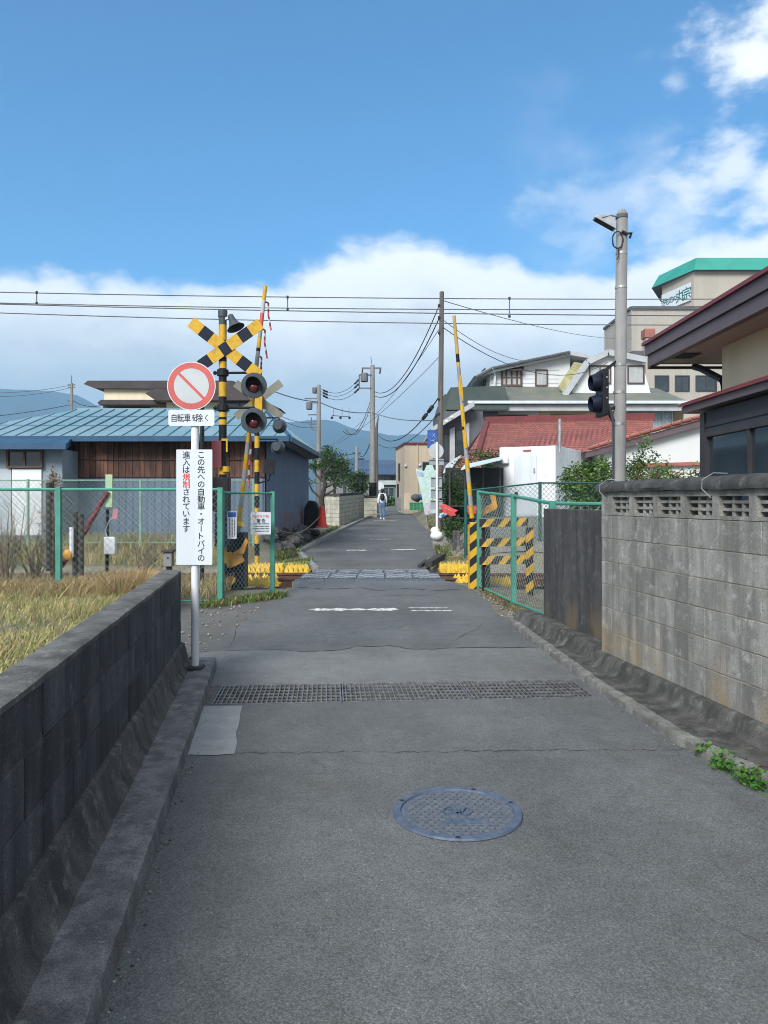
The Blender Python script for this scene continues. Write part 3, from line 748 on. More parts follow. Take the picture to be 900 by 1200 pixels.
# ------------------------------------------------------------ right: openwork block wall, black wall, footing, kerb
def build_right_wall():
    M = frame_mat((1.92, 6.7, 0), RS); L = 8.2       # local y away from the road, face at 0
    w = thing('block_wall', 'tall weathered grey block wall with a row of openwork vent blocks under a mossy coping', 'wall', (1.92, 6.7, 0))
    mb = MB(); blocks(mb, L, .175, 6, 0, .12, BLOCK, seed=4, first=.0, dev=.0012)
    mb.xf(M).build('blocks', w, bevel=.002)
    mb = MB(); mb.box((.004, .0034, .172), (L - .004, .117, 1.374), MORTAR); mb.xf(M).build('mortar', w)
    mb = MB()
    x = .2; mb.box((.0, 0, 1.378), (.2, .12, 1.575), COPING if 0 else BLOCK)
    while x < L - .4:
        a, b = x, x + .315
        mb.box((b, 0, 1.378), (x + .39, .12, 1.575), BLOCK); mb.box((a, 0, 1.378), (b, .12, 1.402), BLOCK); mb.box((a, 0, 1.532), (b, .12, 1.575), BLOCK)
        x += .39
    mb.box((x, 0, 1.378), (L, .12, 1.575), BLOCK)
    mb.xf(M).build('vent_course', w)
    x = .2; nv = 0
    while x < L - .4 and nv < 14:                      # the bars of each vent block, a part each
        mb = MB(); b = x + .315
        for z in (1.434, 1.484): mb.box((x + .001, .025, z), (b - .001, .085, z + .02), BLOCK)
        mb.box((x + .10, .03, 1.403), (x + .128, .08, 1.5315), BLOCK); mb.box((x + .2, .03, 1.403), (x + .226, .08, 1.4835), BLOCK)
        mb.xf(M).build('vent_bars', w); x += .39; nv += 1
    mb = MB(); path = [(M @ V((i * .1 - .07, 0, 0)), RR) for i in range(int(L / .1) + 2)]
    mb.sweep(path, [(-.03, 1.576), (-.035, 1.60), (-.02, 1.635), (.03, 1.665), (.09, 1.668), (.14, 1.64), (.155, 1.6), (.15, 1.576)], COPING, .005, 12); mb.build('coping', w, smooth=True)
    # two stray wires hooked over the coping
    for s0, lab in ((.02, 'thin white wire hooked over the far end of the mossy coping'), (1.6, 'thin white wire hooked over the coping below the house window')):
        mb = MB(); q = [M @ V(p) for p in ((s0 + .18, .05, 1.68), (s0 + .10, .0, 1.685), (s0 + .05, -.05, 1.64), (s0 + .055, -.055, 1.58), (s0 + .12, -.03, 1.52))]
        mb.tube(q, .003, GALV, 5); tag(mb.build('hooked_wire'), lab, 'wire', 'wires hooked over the coping')
    # black stained wall beyond
    k = thing('concrete_wall', 'black stained plain concrete wall between the green fence and the grey block wall', 'wall', (2.0, 8, 0))
    d = V((1.88 - 2.12, 8.95 - 6.95, 0)).normalized(); nrm = V((d.y, -d.x, 0))
    mb = MB(); mb.obox((2.12, 6.95, .13), d, nrm, V((1.88 - 2.12, 8.95 - 6.95, 0)).length, .13, 1.28, WALL_BLACK); mb.build('wall', k, bevel=.006)
    path = []
    for i in range(155):
        y = 9.25 - i * .07
        path.append((V((rwx(y) + (.10 if y > 6.75 else 0) + (.03 if y > 8.2 else 0), y, 0)), RR))
    mb = MB(); mb.sweep(path, [(.14, -.1), (.14, .17), (-.005, .178), (-.03, .172), (-.05, .15), (-.065, .11), (-.085, .07), (-.11, .05), (-.11, -.1)], FOOT_BLACK, .0035, 21)
    tag(mb.build('rough_footing', smooth=True), 'rough blackened concrete footing below the right hand walls', 'footing')
    mb = MB(); path = []
    for i in range(200):
        y = 9.6 - i * .06; path.append((V((rkx(y) + .02, y, 0)), RR))
    mb.sweep(path, [(-.02, -.05), (-.018, .046), (-.008, .06), (.055, .066), (.06, -.05)], KERB_EDGE, .0045, 33); tag(mb.build('kerb', smooth=True), kind='structure')
    mb = MB(); path = [(V((rkx(y) + .06, y, 0)), RR) for y in [9.6 - i * .11 for i in range(112)]]
    mb.sweep(path, [(.0, -.05), (.0, .060), (.12, .055), (.34, .07), (.55, .07), (.55, -.05)], FOOT_BLACK, .003, 35); tag(mb.build('kerb_ledge', smooth=True), kind='structure')
build_right_wall()

# ------------------------------------------------------------ manhole
def build_manhole():
    c = V((.3525, 3.647, 0)); rr = .31
    t = thing('manhole_cover', 'round blue grey iron manhole cover with a fish scale pattern in the road', 'manhole cover', c)
    mb = MB(); n = 64
    ring = [(rr, .0035), (rr - .005, .013), (rr - .036, .013), (rr - .039, .004)]
    vs = []; 
    for r, z in ring:
        for k in range(n): a = 2 * math.pi * k / n; vs.append(c + V((r * math.cos(a), r * math.sin(a), z)))
    fs = [[i * n + k, i * n + (k + 1) % n, (i + 1) * n + (k + 1) % n, (i + 1) * n + k] for i in range(3) for k in range(n)]
    mb.add(vs, fs, IRON); mb.build('frame', t, smooth=True)
    mb = MB(); R0 = rr - .039
    mb.poly([c + V((R0 * math.cos(2 * math.pi * k / n), R0 * math.sin(2 * math.pi * k / n), .0045)) for k in range(n)], mat('manhole_recess', (.10, .125, .165), (.075, .09, .12), scale=30, fine=.25))
    WORN = mat('worn_iron', (.125, .138, .15), (.09, .105, .13), scale=25, fine=.25, bump=0)
    px, py = .0385, .0305; row = 0; y = -R0
    while y < R0:
        x = -R0 + (px / 2 if row % 2 else 0)
        while x < R0:
            if math.hypot(x, y) < R0 - .020 and math.hypot(x / 1.15, (y - .005) / .95) > .062 and not (abs(x - .02 + y * .2) < .105 and -.135 < y < -.062):
                pts = [c + V((x + .0138 * math.cos(a), y - .006 + .0135 * math.sin(a), .0045)) for a in [math.pi * q / 6 for q in range(7)]]
                pts = [c + V((x - .0145, y - .010, .0045)), *pts[::-1], c + V((x + .0145, y - .010, .0045))]
                mb.prism(pts, (0, 0, .006), WORN)
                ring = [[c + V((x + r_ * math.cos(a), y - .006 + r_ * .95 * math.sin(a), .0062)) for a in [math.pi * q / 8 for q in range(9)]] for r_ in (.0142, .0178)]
                mb.poly(ring[1] + ring[0][::-1], DARK)  # flat dark arc painted for the shadowed gap above each scale
            x += px
        y += py; row += 1
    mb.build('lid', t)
    mb = MB()           # emblem: ring with a peak and a slanting stroke
    for r0, r1 in ((.062, .055),):
        for k in range(40):
            a0, a1 = 2 * math.pi * k / 40, 2 * math.pi * (k + 1) / 40
            q = lambda r, a: c + V((r * 1.15 * math.cos(a), .005 + r * .95 * math.sin(a), .0045))
            mb.prism([q(r0, a0), q(r0, a1), q(r1, a1), q(r1, a0)], (0, 0, .008), IRON)
    for a, b in (((-.045, .03), (.0, -.03)), ((.0, -.03), (.012, .01)), ((.04, .035), (.008, -.04)), ((-.04, -.025), (.045, -.025)), ((-.03, .012), (.02, .018))):
        mb.bar(c + V((a[0], a[1] + .005, .0085)), c + V((b[0], b[1] + .005, .0085)), .010, .008, IRON)
    mb.build('emblem', t)
    mb = MB()           # name plate below the emblem, its letters worn away
    mb.prism([c + V(p) for p in ((-.085, -.130, .0046), (.105, -.130, .0046), (.085, -.064, .0046), (-.06, -.064, .0046))], (0, 0, .0025), IRON)
    for x0 in (-.05, -.005, .045):
        for a, b in (((0, -.115), (.035, -.11)), ((.004, -.095), (.03, -.09)), ((.015, -.078), (.012, -.118))):
            mb.bar(c + V((x0 + a[0], a[1], .0085)), c + V((x0 + b[0], b[1], .0085)), .006, .004, IRON)
    mb.build('name_plate', t)
    for a in (20, 68, 155, 265):
        mb = MB(); p = c + V((math.cos(R(a)), math.sin(R(a)), 0)) * (rr - .02)
        mb.lathe([(.012, .0132), (.012, .0138)], p, (0, 0, 1), DARK, 10); mb.build('key_hole', t)
build_manhole()

# ------------------------------------------------------------ drain grates
def build_grates():
    n = 3; w = GL / n
    names = ['steel bar drain grate at the left end of the channel, next to the concrete patch', 'middle steel bar drain grate of the three across the road', 'steel bar drain grate at the right end of the channel, next to the wall kerb']
    first = None
    for i in range(n):
        o = GA + GD * (w * i)
        if first is None:
            t = thing('drain_grate', names[0], 'drain grate', o, 'grates over the road drain'); M = frame_mat(o, GD)
            mb = MB()
            for a, b in (((.004, .004), (w - .004, .02)), ((.004, GW - .02), (w - .004, GW - .004)), ((.004, .02), (.014, GW - .02)), ((w - .014, .02), (w - .004, GW - .02))):
                mb.box((a[0], a[1], -.045), (b[0], b[1], .003), STEEL)
            mb.xf(M).build('frame', t)
            mb = MB(); x = .03
            while x < w - .02: mb.box((x, .02, -.04), (x + .009, GW - .02, .001), STEEL); x += .037
            y = .11
            while y < GW - .03: mb.box((.014, y, -.012), (w - .014, y + .009, -.0015), STEEL); y += .095
            mb.xf(M).build('bars', t); first = t
        else:
            t = copy_tree(first); t.location = o; t['label'] = names[i]
build_grates()

# ------------------------------------------------------------ no-vehicles sign
def build_sign():
    Yp = 6.4; xp = -1.592
    t = thing('traffic_sign', 'white pole with round red ringed no vehicles sign and tall white Japanese notice', 'traffic sign', (xp, Yp, .08))
    mb = MB(); mb.tube([(xp, Yp, .07), (xp, Yp, 2.60)], .032, WHITE, 16); mb.lathe([(.034, 0), (.03, .012), (.012, .02)], (xp, Yp, 2.60), (0, 0, 1), WHITE, 16)
    mb.build('pole', t, smooth=True)
    def disc(mb, c, r0, r1, y, th, mt, n=48):
        pts = [V((c[0] + r1 * math.cos(2 * math.pi * k / n), y, c[1] + r1 * math.sin(2 * math.pi * k / n))) for k in range(n)]
        if r0 <= 0: mb.prism(pts, (0, th, 0), mt); return
        for k in range(n):
            a0, a1 = 2 * math.pi * k / n, 2 * math.pi * (k + 1) / n
            q = lambda r, a: V((c[0] + r * math.cos(a), y, c[1] + r * math.sin(a)))
            mb.prism([q(r0, a0), q(r1, a0), q(r1, a1), q(r0, a1)], (0, th, 0), mt)
    cx, cz = xp - .020, 2.462; y = Yp - .045
    mb = MB(); disc(mb, (cx, cz), 0, .203, y, .004, SIGNWHITE); mb.build('disc', t)
    mb = MB(); disc(mb, (cx, cz), .147, .196, y - .0012, .001, SIGNRED, 64); mb.build('red_ring', t)
    mb = MB(); disc(mb, (cx, cz), 0, .1465, y - .0010, .0009, SIGNGREY); mb.build('grey_field', t)
    mb = MB(); d = V((.105, 0, -.105)); nrm = V((1, 0, 1)).normalized() * .0115; c = V((cx, y - .0022, cz))
    mb.prism([c - d - nrm, c + d - nrm, c + d + nrm, c - d + nrm], (0, .001, 0), SIGNRED); mb.build('diagonal_bar', t)
    # plates
    def plate(name, x0, x1, z0, z1, r=.018):
        pts = []
        for qx, qz, a0 in ((x1 - r, z1 - r, 0), (x0 + r, z1 - r, 90), (x0 + r, z0 + r, 180), (x1 - r, z0 + r, 270)):
            for k in range(5): a = R(a0 + 22.5 * k); pts.append((qx + r * math.cos(a), y, qz + r * math.sin(a)))
        mb = MB(); mb.prism(pts, (0, .003, 0), SIGNWHITE); return mb.build(name, t)
    M = frame_mat((0, y - .0012, 0), (1, 0, 0), (0, 0, 1), (0, -1, 0))
    p1 = plate('exception_plate', xp - .213, xp + .173, 2.128, 2.262)
    mb = MB(); s = '自転車を除く'
    xs = [-.166, -.107, -.045, .016, .066, .128]
    for ch, dx in zip(s, xs): put_char(mb, ch, M, xp - .012 + dx * .92, 2.195, (.062 if ch in 'をく' else .074), INK, bold=.0006, sx=.80)
    mb.build('lettering', p1)
    # rim line on the small plate
    p2 = plate('notice_plate', xp - .146, xp + .155, .965, 1.930, .006)
    mb = MB(); pitch = .0617; z = 1.885
    for i, ch in enumerate('この先への自動車・オートバイの'):
        put_char(mb, ch, M, xp + .062, z - i * pitch, {'・': .066, 'ー': .06}.get(ch, .066), INK, rot=R(-90) if ch == 'ー' else 0, bold=.0009)
    mb.build('lettering', p2)
    mb = MB(); mr = MB(); mc = MB()
    for i, ch in enumerate('進入は規制されています'):
        put_char(mr if ch in '規制' else (mc if i < 3 else mb), ch, M, xp - .062, z - i * pitch, .066, INKRED if ch in '規制' else INK, bold=.0009)
    mb.build('lettering', p2); mc.build('lettering', p2); mr.build('red_lettering', p2)
    for z in (2.40, 2.53, 2.195, 1.85, 1.05):
        mb = MB(); mb.box((xp - .042, Yp - .0415, z - .014), (xp + .042, Yp + .036, z + .014), GALV); mb.build('clamp', t)
    mb = MB(); mb.box((xp - .07, Yp - .09, .085), (xp + .07, Yp + .07, .115), FOOT_DARK); mb.build('mortar_base', t, bevel=.01)
    # little white meter box on a stake behind the wall end
    q = thing('meter_box', 'small grey box with a hole on a stake behind the dark wall end', 'box', (-2.02, 7.15, 0))
    mb = MB(); mb.box((-2.065, 7.1, .885), (-1.985, 7.19, 1.02), FARGREY); mb.build('box', q, bevel=.006)
    mb = MB(); mb.box((-2.08, 7.08, 1.022), (-1.97, 7.21, 1.04), BROWNROOF); mb.build('lid', q)
    mb = MB(); mb.box((-2.045, 7.13, 0), (-2.0, 7.175, .884), WOODDK); mb.build('stake', q)
    mb = MB(); mb.lathe([(.010, 0), (.010, .002)], (-2.02, 7.0985, .965), (0, 1, 0), DARK, 10); mb.build('hole', q)
build_sign()

# ------------------------------------------------------------ dry field behind the left wall
def field_z(y): return .50 - .30 * min(max((y - 4.5) / 6.5, 0), 1) - .2 * min(max((y - 11.2) / 1.8, 0), 1)
def build_field():
    mb = MB(); ys = [-4 + .5 * i for i in range(36)]; xs = [-.1, -.3, -.6, -1, -1.6, -2.4, -3.5, -5, -7, -10, -15, -25]
    n = len(xs); rn = random.Random(2)
    vs = [((lwx(y) if y < 6.6 else min(lwx(6.6), -.305 * y - .05)) + x - .03, y, (field_z(y) if x < -.2 or y < 6.6 else 0) + rn.uniform(-.02, .02)) for y in ys for x in xs]
    fs = [[j * n + i, (j + 1) * n + i, (j + 1) * n + i + 1, j * n + i + 1] for j in range(len(ys) - 1) for i in range(n - 1)]
    mb.add(vs, fs, GROUND); tag(mb.build('field_ground', loc=(-4, 6, 0), smooth=True), kind='structure')
    rg = np.random.default_rng(7); N = 34000
    y = rg.uniform(1.6, 10.9, N); x = np.array([lwx(v) if v < 6.6 else -.305 * v - .05 for v in y]) - .31 - rg.uniform(0, 1, N) ** 1.25 * 5.2
    ok = x > -.56 * y - .6; x, y = x[ok], y[ok]
    pts = np.stack([x, y, np.array([field_z(v) for v in y])], 1)
    pat = np.sin(x * 2.1 + 1.3 * np.sin(y * 1.7)) + np.sin(y * 2.3 + x)
    tag(blade_field('dry_grass', pts, .125 + .035 * pat, .0036, 1.3, [STRAW, GRASSGRN, STRAW_BR], 8, weights=[.56, .30, .14], wind=(.25, -.1)), kind='stuff')
    # tangled tall weeds along the fence
    N = 7000; x = rg.uniform(-7.2, -2.9, N); y = rg.normal(10.55, .38, N); x = np.minimum(x, -.305 * y - .15)
    hh = .32 * (.35 + np.exp(-((x + 3.6) / .75) ** 2) + .35 * np.exp(-((x + 5.6) / 1.0) ** 2))
    pts = np.stack([x, y, np.array([field_z(v) for v in y])], 1)
    tag(blade_field('dry_weeds', pts, hh, .005, 1.7, [STRAW_BR, STRAW], 9, weights=[.72, .28], wind=(.3, -.1)), kind='stuff')
    N = 9000; x = rg.uniform(-12, -2.6, N); y = rg.uniform(11.6, 13.4, N)
    tag(blade_field('trackside_weeds', np.stack([x, y, np.zeros(N)], 1), .36, .006, 1.1, [STRAW_BR, STRAW, LEAF_DEAD], 10, weights=[.4, .4, .2]), kind='stuff')
    N = 9000; x = rg.uniform(-16, -3.3, N); y = rg.uniform(17.8, 21, N)
    tag(blade_field('far_dry_grass', np.stack([x, y, np.array([gz(a, b) for a, b in zip(x, y)])], 1), .34, .007, 1.1, [STRAW, STRAW_BR, GRASSGRN], 12, weights=[.5, .3, .2]), kind='stuff')
    # green weeds at the gate's foot, on the right verge and by the crossing
    def patch(n, x0, x1, y0, y1, h, mats, sd, w=.004, z=0.0, name='green_weeds'):
        r3 = np.random.default_rng(sd); x = r3.uniform(x0, x1, n); y = r3.uniform(y0, y1, n) 
        pts = np.stack([x, y, np.full(n, z)], 1); return tag(blade_field(name, pts, h, w, 1.3, mats, sd), kind='stuff')
    n = 1500; r3 = np.random.default_rng(51); tt = r3.uniform(0, 1, n); x = -2.55 + .95 * tt + r3.normal(0, .07, n); y = 10.75 + 1.2 * tt + r3.normal(0, .13, n)
    tag(blade_field('green_weeds', np.stack([x, y, np.zeros(n)], 1), .12, .005, 1.3, [LEAF_MID, GRASSGRN, STRAW_BR], 52, weights=[.5, .35, .15]), kind='stuff')
    n = 900; tt = r3.uniform(0, 1, n); x = 1.66 + .26 * tt + r3.normal(0, .06, n); y = 12.6 - 3.2 * tt + r3.normal(0, .1, n)
    tag(blade_field('verge_weeds', np.stack([x, y, np.full(n, -.01)], 1), .09, .004, 1.3, [LEAF_MID, STRAW_BR, GRASSGRN], 53, weights=[.3, .45, .25]), kind='stuff')
    patch(1300, -2.5, -1.75, 17.0, 18.9, .12, [LEAF_LT, STRAW, LEAF_MID], 54, .006, .02, 'crossing_weeds')
    for sd, (xa, ya, xb, yb, w_) in enumerate(((1.5, 19.5, 1.75, 26, .16), (1.75, 26, 2.3, 40, .2), (-2.45, 22, -2.0, 34, .14), (-2.6, 19, -2.4, 22, .12))):
        r5 = np.random.default_rng(300 + sd); n = 1100; q = r5.uniform(0, 1, n); xx = xa + (xb - xa) * q + r5.normal(0, w_, n); yy = ya + (yb - ya) * q
        keep = (xx > xa + (xb - xa) * q - .1) if xa > 0 else (xx < xa + (xb - xa) * q + .06); xx, yy = xx[keep], yy[keep]
        tag(blade_field('lane_weeds', np.stack([xx, yy, np.array([gz(a, b) for a, b in zip(xx, yy)])], 1), .16, .008, 1.2, [LEAF_MID, STRAW_BR, GRASSGRN, LEAF_DK], 310 + sd, weights=[.35, .2, .2, .25]), kind='stuff')
    patch(900, 1.1, 2.2, 17.4, 19.5, .13, [STRAW_BR, STRAW, GRASSGRN], 55, .006, .02, 'dry_verge')
    # verge soil on the right
    mb = MB(); pts = [(1.5, 9.4), (1.46, 10.2), (1.52, 11.4), (1.46, 13.0), (1.2, 14.1), (2.0, 14.1), (2.3, 12.5), (2.6, 9.2), (1.9, 9.0)]
    mb.poly([(x, y, -.008) for x, y in pts], SOIL); tag(mb.build('verge_soil_ground', loc=(1.8, 11, -.02)), kind='structure')
    mb = MB(); rn = random.Random(9)
    for i in range(420):
        if i < 300: y = rn.uniform(9.3, 13.8); x = rkx(y) + abs(rn.gauss(.12, .2)); z = 0
        else: y = rn.uniform(7.4, 11); x = -1.75 - rn.random() * .8; z = 0
        r = rn.uniform(.006, .022); mb.sphere((x, y, z + r * .3), (r, r * rn.uniform(.6, 1), r * .7), STONE, 5, 4)
    for i in range(260):                                # grit washed against both kerbs
        if i % 2: y = rn.uniform(1.6, 6.3); x = lwx(y) + .30 + abs(rn.gauss(0, .035))
        else: y = rn.uniform(2.6, 9); x = rkx(y) - abs(rn.gauss(0, .035))
        r = rn.uniform(.003, .008); mb.sphere((x, y, r * .4), (r, r * rn.uniform(.6, 1), r * .6), (STONE, SOIL, ROCK)[i % 3], 5, 4)
    tag(mb.build('gravel'), kind='stuff')
    mb = MB(); xs = [2.0 + .35 * i for i in range(24)]; ys = [17.95 + .35 * j for j in range(20)]; n = len(xs)
    vs = [(x, y, gz(x, y) + .012 + rn.uniform(-.02, .02)) for y in ys for x in xs]
    mb.add(vs, [[j * n + i, j * n + i + 1, (j + 1) * n + i + 1, (j + 1) * n + i] for j in range(19) for i in range(n - 1)], GRAVEL); tag(mb.build('gravel_yard_ground', loc=(5, 20, .5)), kind='structure')
    # bright weeds sprouting along the right kerb
    for i, (u, v, n, rad, lab) in enumerate(((826, 883, 16, .035, 'tiny bright green weed at the far end of the kerb weeds'), (852, 897, 46, .07, 'bright green leafy weed clump in the middle along the right kerb'), (888, 915, 60, .09, 'bright green leafy weed clump nearest the camera along the right kerb'))):
        k = (v - V0) / F; Y = (EYE - .02) / k; c = V(((u - U0) / F * Y, Y, .03))
        o = leaf_cloud('weed_plant', [(c, (rad, rad * 1.5, .03), n)], .030, [LEAF_WEED, LEAF_MID], 60 + i, clump=.020, per=6, aspect=.75, weights=[.8, .2])
        tag(o, lab, 'weed', 'weeds along the right kerb')
    mb = MB(); k = (1103 - V0) / F; Y = EYE / k; c = V(((140 - U0) / F * Y, Y, .006)); mb.add([c + V(p) for p in ((-.014, 0, 0), (0, -.006, .004), (.016, .004, .002), (0, .008, .005))], [[0, 1, 2], [0, 2, 3]], STRAW)
    tag(mb.build('fallen_leaf'), 'single dry leaf lying on the asphalt beside the left kerb', 'leaf')
build_field()
# ------------------------------------------------------------ railway
def build_track():
    t = thing('railway_track', 'single railway track with rusty rails running across the lane', 'railway track', (0, 15.28, -.2))
    for y in (14.75, 15.82):
        mb = MB()
        for x0, x1 in ((-26, -1.75), (-1.75, 1.25), (1.25, 26)):
            mb.box((x0, y - .055, -.17), (x1, y + .055, -.155), RUST); mb.box((x0, y - .010, -.155), (x1, y + .010, -.04), RUST)
            mb.box((x0, y - .032, -.04), (x1, y + .032, -.004), RUST); mb.box((x0, y - .024, -.003), (x1, y + .024, .002), RAILTOP)
        mb.build('rail', t)
    for i in range(46):
        x = -14.9 + i * .65
        mb = MB(); mb.box((x - .1, 14.28, -.24), (x + .1, 16.3, -.172), WOODDK); mb.build('sleeper', t)
    rg = random.Random(77); mb = MB()
    for i in range(1500):
        x = rg.uniform(-9, 9); y = rg.uniform(13.6, 17.5)
        if -1.8 < x < 1.3: continue
        r = rg.uniform(.025, .05); mb.sphere((x, y, gz(x, y) + .03), (r, r * rg.uniform(.6, 1), r * .75), STONE, 5, 4)
    tag(mb.build('ballast_gravel', loc=(0, 15, -.2)), kind='stuff')
    # level crossing panels: strips of studded plates
    labs = {0: 'blue grey studded crossing panel strip on the near side of the rails', 1: 'blue grey studded crossing panel strip between the two rails', 2: 'blue grey studded crossing panel strip on the far side of the rails'}
    for i, (y0, y1, xa, xb) in enumerate(((14.22, 14.66, -1.70, 1.16), (14.85, 15.72, -1.66, 1.12), (15.92, 16.6, -1.5, .98))):
        c = thing('track_crossing', labs[i], 'crossing surface', ((xa + xb) / 2, (y0 + y1) / 2, -.1), 'studded strips of the level crossing')
        n = 5; w = (xb - xa) / n
        for k in range(n):
            mb = MB(); x0 = xa + k * w + .006; x1 = xa + (k + 1) * w - .006
            mb.box((x0, y0, -.15), (x1, y1, -.004), RUBBER)
            yy = y0 + .05; r = 0
            while yy < y1 - .05:
                xx = x0 + .04 + (.045 if r % 2 else 0)
                while xx < x1 - .05: mb.box((xx, yy, -.0045), (xx + .05, yy + .028, .008), GALV if i and (r + int(xx * 40)) % 3 else RUBBER); xx += .09
                yy += .062; r += 1
            mb.build('plate', c)
    # yellow spiked trespass guards
    def guard(x0, x1, y0, y1, z, lab, sp=.105, hgt=.13, grp='yellow spiked trespass guards beside the lane'):
        t = thing('trespass_guard', lab, 'trespass guard', ((x0 + x1) / 2, (y0 + y1) / 2, z), grp)
        mb = MB(); mb.box((x0, y0, z - .04), (x1, y1, z), YEL2); mb.build('base_board', t)
        mb = MB(); r = 0; y = y0 + sp / 2; rn = random.Random(int((x0 + 9) * 91))
        while y < y1 - sp * .3:
            x = x0 + sp / 2 + (sp / 2 if r % 2 else 0)
            while x < x1 - sp * .3:
                h = hgt * rn.uniform(.9, 1.1); c = V((x, y, z)); a = sp * .42
                mb.add([c + V((-a, -a, .001)), c + V((a, -a, .001)), c + V((a, a, .001)), c + V((-a, a, .001)), c + V((0, 0, h))], [[0, 1, 4], [1, 2, 4], [2, 3, 4], [3, 0, 4]], YEL2)
                x += sp
            y += sp * .9; r += 1
        mb.build('spikes', t)
    guard(-3.02, -2.22, 16.6, 17.35, -.04, 'yellow spiked guard across the track left of the lane, behind the warning notice', hgt=.15)
    guard(-2.16, -1.62, 16.35, 17.0, -.03, 'yellow spiked guard across the track left of the lane, touching the studded strip', hgt=.15)
    guard(-2.92, -2.06, 15.05, 15.4, -.08, 'yellow spiked guard between the rails on the left of the lane', sp=.17, hgt=.13)
    guard(-2.72, -1.93, 13.92, 14.34, -.03, 'yellow spiked guard in front of the near rail on the left of the lane', sp=.15, hgt=.14)
    guard(1.22, 1.92, 16.15, 17.25, -.03, 'yellow spiked guard right of the lane on the far side of the track', hgt=.15)
    guard(1.34, 2.1, 15.05, 15.4, -.08, 'yellow spiked guard between the rails on the right of the lane', sp=.16, hgt=.13)
    guard(1.33, 2.35, 13.92, 14.38, -.03, 'yellow spiked guard in front of the near rail behind the striped guard post', sp=.15, hgt=.14)
    # dark baulk lying on the far verge
    mb = MB(); mb.bar((.98, 16.8, .10), (1.42, 18.6, .14), .16, .14, WOODDK); tag(mb.build('timber_baulk', bevel=.01), 'dark square timber lying beside the lane at the far right of the crossing', 'timber')
    mb = MB(); mb.bar((.80, 17.1, .04), (1.02, 18.4, .05), .09, .06, WOODDK); tag(mb.build('timber_baulk', bevel=.01), 'thinner dark timber half sunk at the lane edge past the crossing', 'timber')
build_track()

# ------------------------------------------------------------ chain link fences
def fence(name, lab, posts, mesh_mt, mt, top=.024, post_r=.04, pitch=.075, wr=.0032, bottom=True, grp=None, square=False, ext=.03):
    """posts = [(base point, height)]"""
    t = thing(name, lab, 'fence', posts[0][0], grp)
    for p, h in posts:
        p = V(p); mb = MB()
        if square: mb.box((p.x - post_r, p.y - post_r, p.z - .05), (p.x + post_r, p.y + post_r, p.z + h + ext), mt)
        else: mb.tube([p - V((0, 0, .05)), p + V((0, 0, h + ext))], post_r, mt, 10)
        mb.build('post', t, smooth=not square)
    for (p, h), (q, k) in zip(posts, posts[1:]):
        p, q = V(p), V(q)
        mb = MB(); mb.tube([p + V((0, 0, h)), q + V((0, 0, k))], top, mt, 8); mb.build('top_rail', t, smooth=True)
        if bottom: mb = MB(); mb.tube([p + V((0, 0, .05)), q + V((0, 0, .05))], top * .75, mt, 8); mb.build('bottom_rail', t, smooth=True)
        mb = MB(); chain_link(mb, p, q, h, k, mesh_mt, pitch, wr); mb.build('wire_mesh', t)
    return t
GPOST = V((-2.37, 11.0, .0)); GEND = V((-1.775, 12.1, .0))
fence('wire_fence', 'pale green chain link fence across the dry field on the near side of the track', [(GPOST, 1.665)] + [(V((-2.37 - 2.34 * i, 11.0, .0)), 1.665) for i in range(1, 6)], WIRE, GRN, post_r=.036, top=.023, square=True, wr=.0028)
fence('wire_fence', 'short green chain link panel beside the lane holding the red lettered warning notice', [(GPOST + V((.001, .085, 0)), 1.62), (GEND, 1.62)], WIRE, GRN, post_r=.034, top=.017, square=True, pitch=.062, wr=.0024)
fence('wire_fence', 'pale green chain link fence beyond the track in front of the blue roofed shed', [(V((x, 19.2, .4 + .0 * i)), 1.62) for i, x in enumerate((-3.3, -6.15, -9.0, -11.8, -14.6))], WIRE, GRN_PALE, post_r=.035, top=.018, pitch=.085, wr=.004)
fence('wire_fence', 'pale green chain link fence beside the lane ending at the black stained wall', [(V((1.62, 12.95, 0)), 1.65), (V((1.86, 10.9, 0)), 1.57), (V((2.07, 9.35, .02)), 1.45), (V((3.7, 9.45, .02)), 1.43)], WIRE, GRN, post_r=.036, top=.024, square=True, pitch=.075, wr=.0022)
fence('wire_fence', 'dark green chain link fence beyond the track in front of the white cabin', [(V((2.0, 18.6, gz(2.0, 18.6))), 1.62)] + [(V((2.0 + 1.82 * i, 18.6, .5)), 1.44) for i in range(1, 5)], WIRE_DK, GRN_DK, post_r=.04, top=.02, pitch=.085, wr=.005, bottom=False)

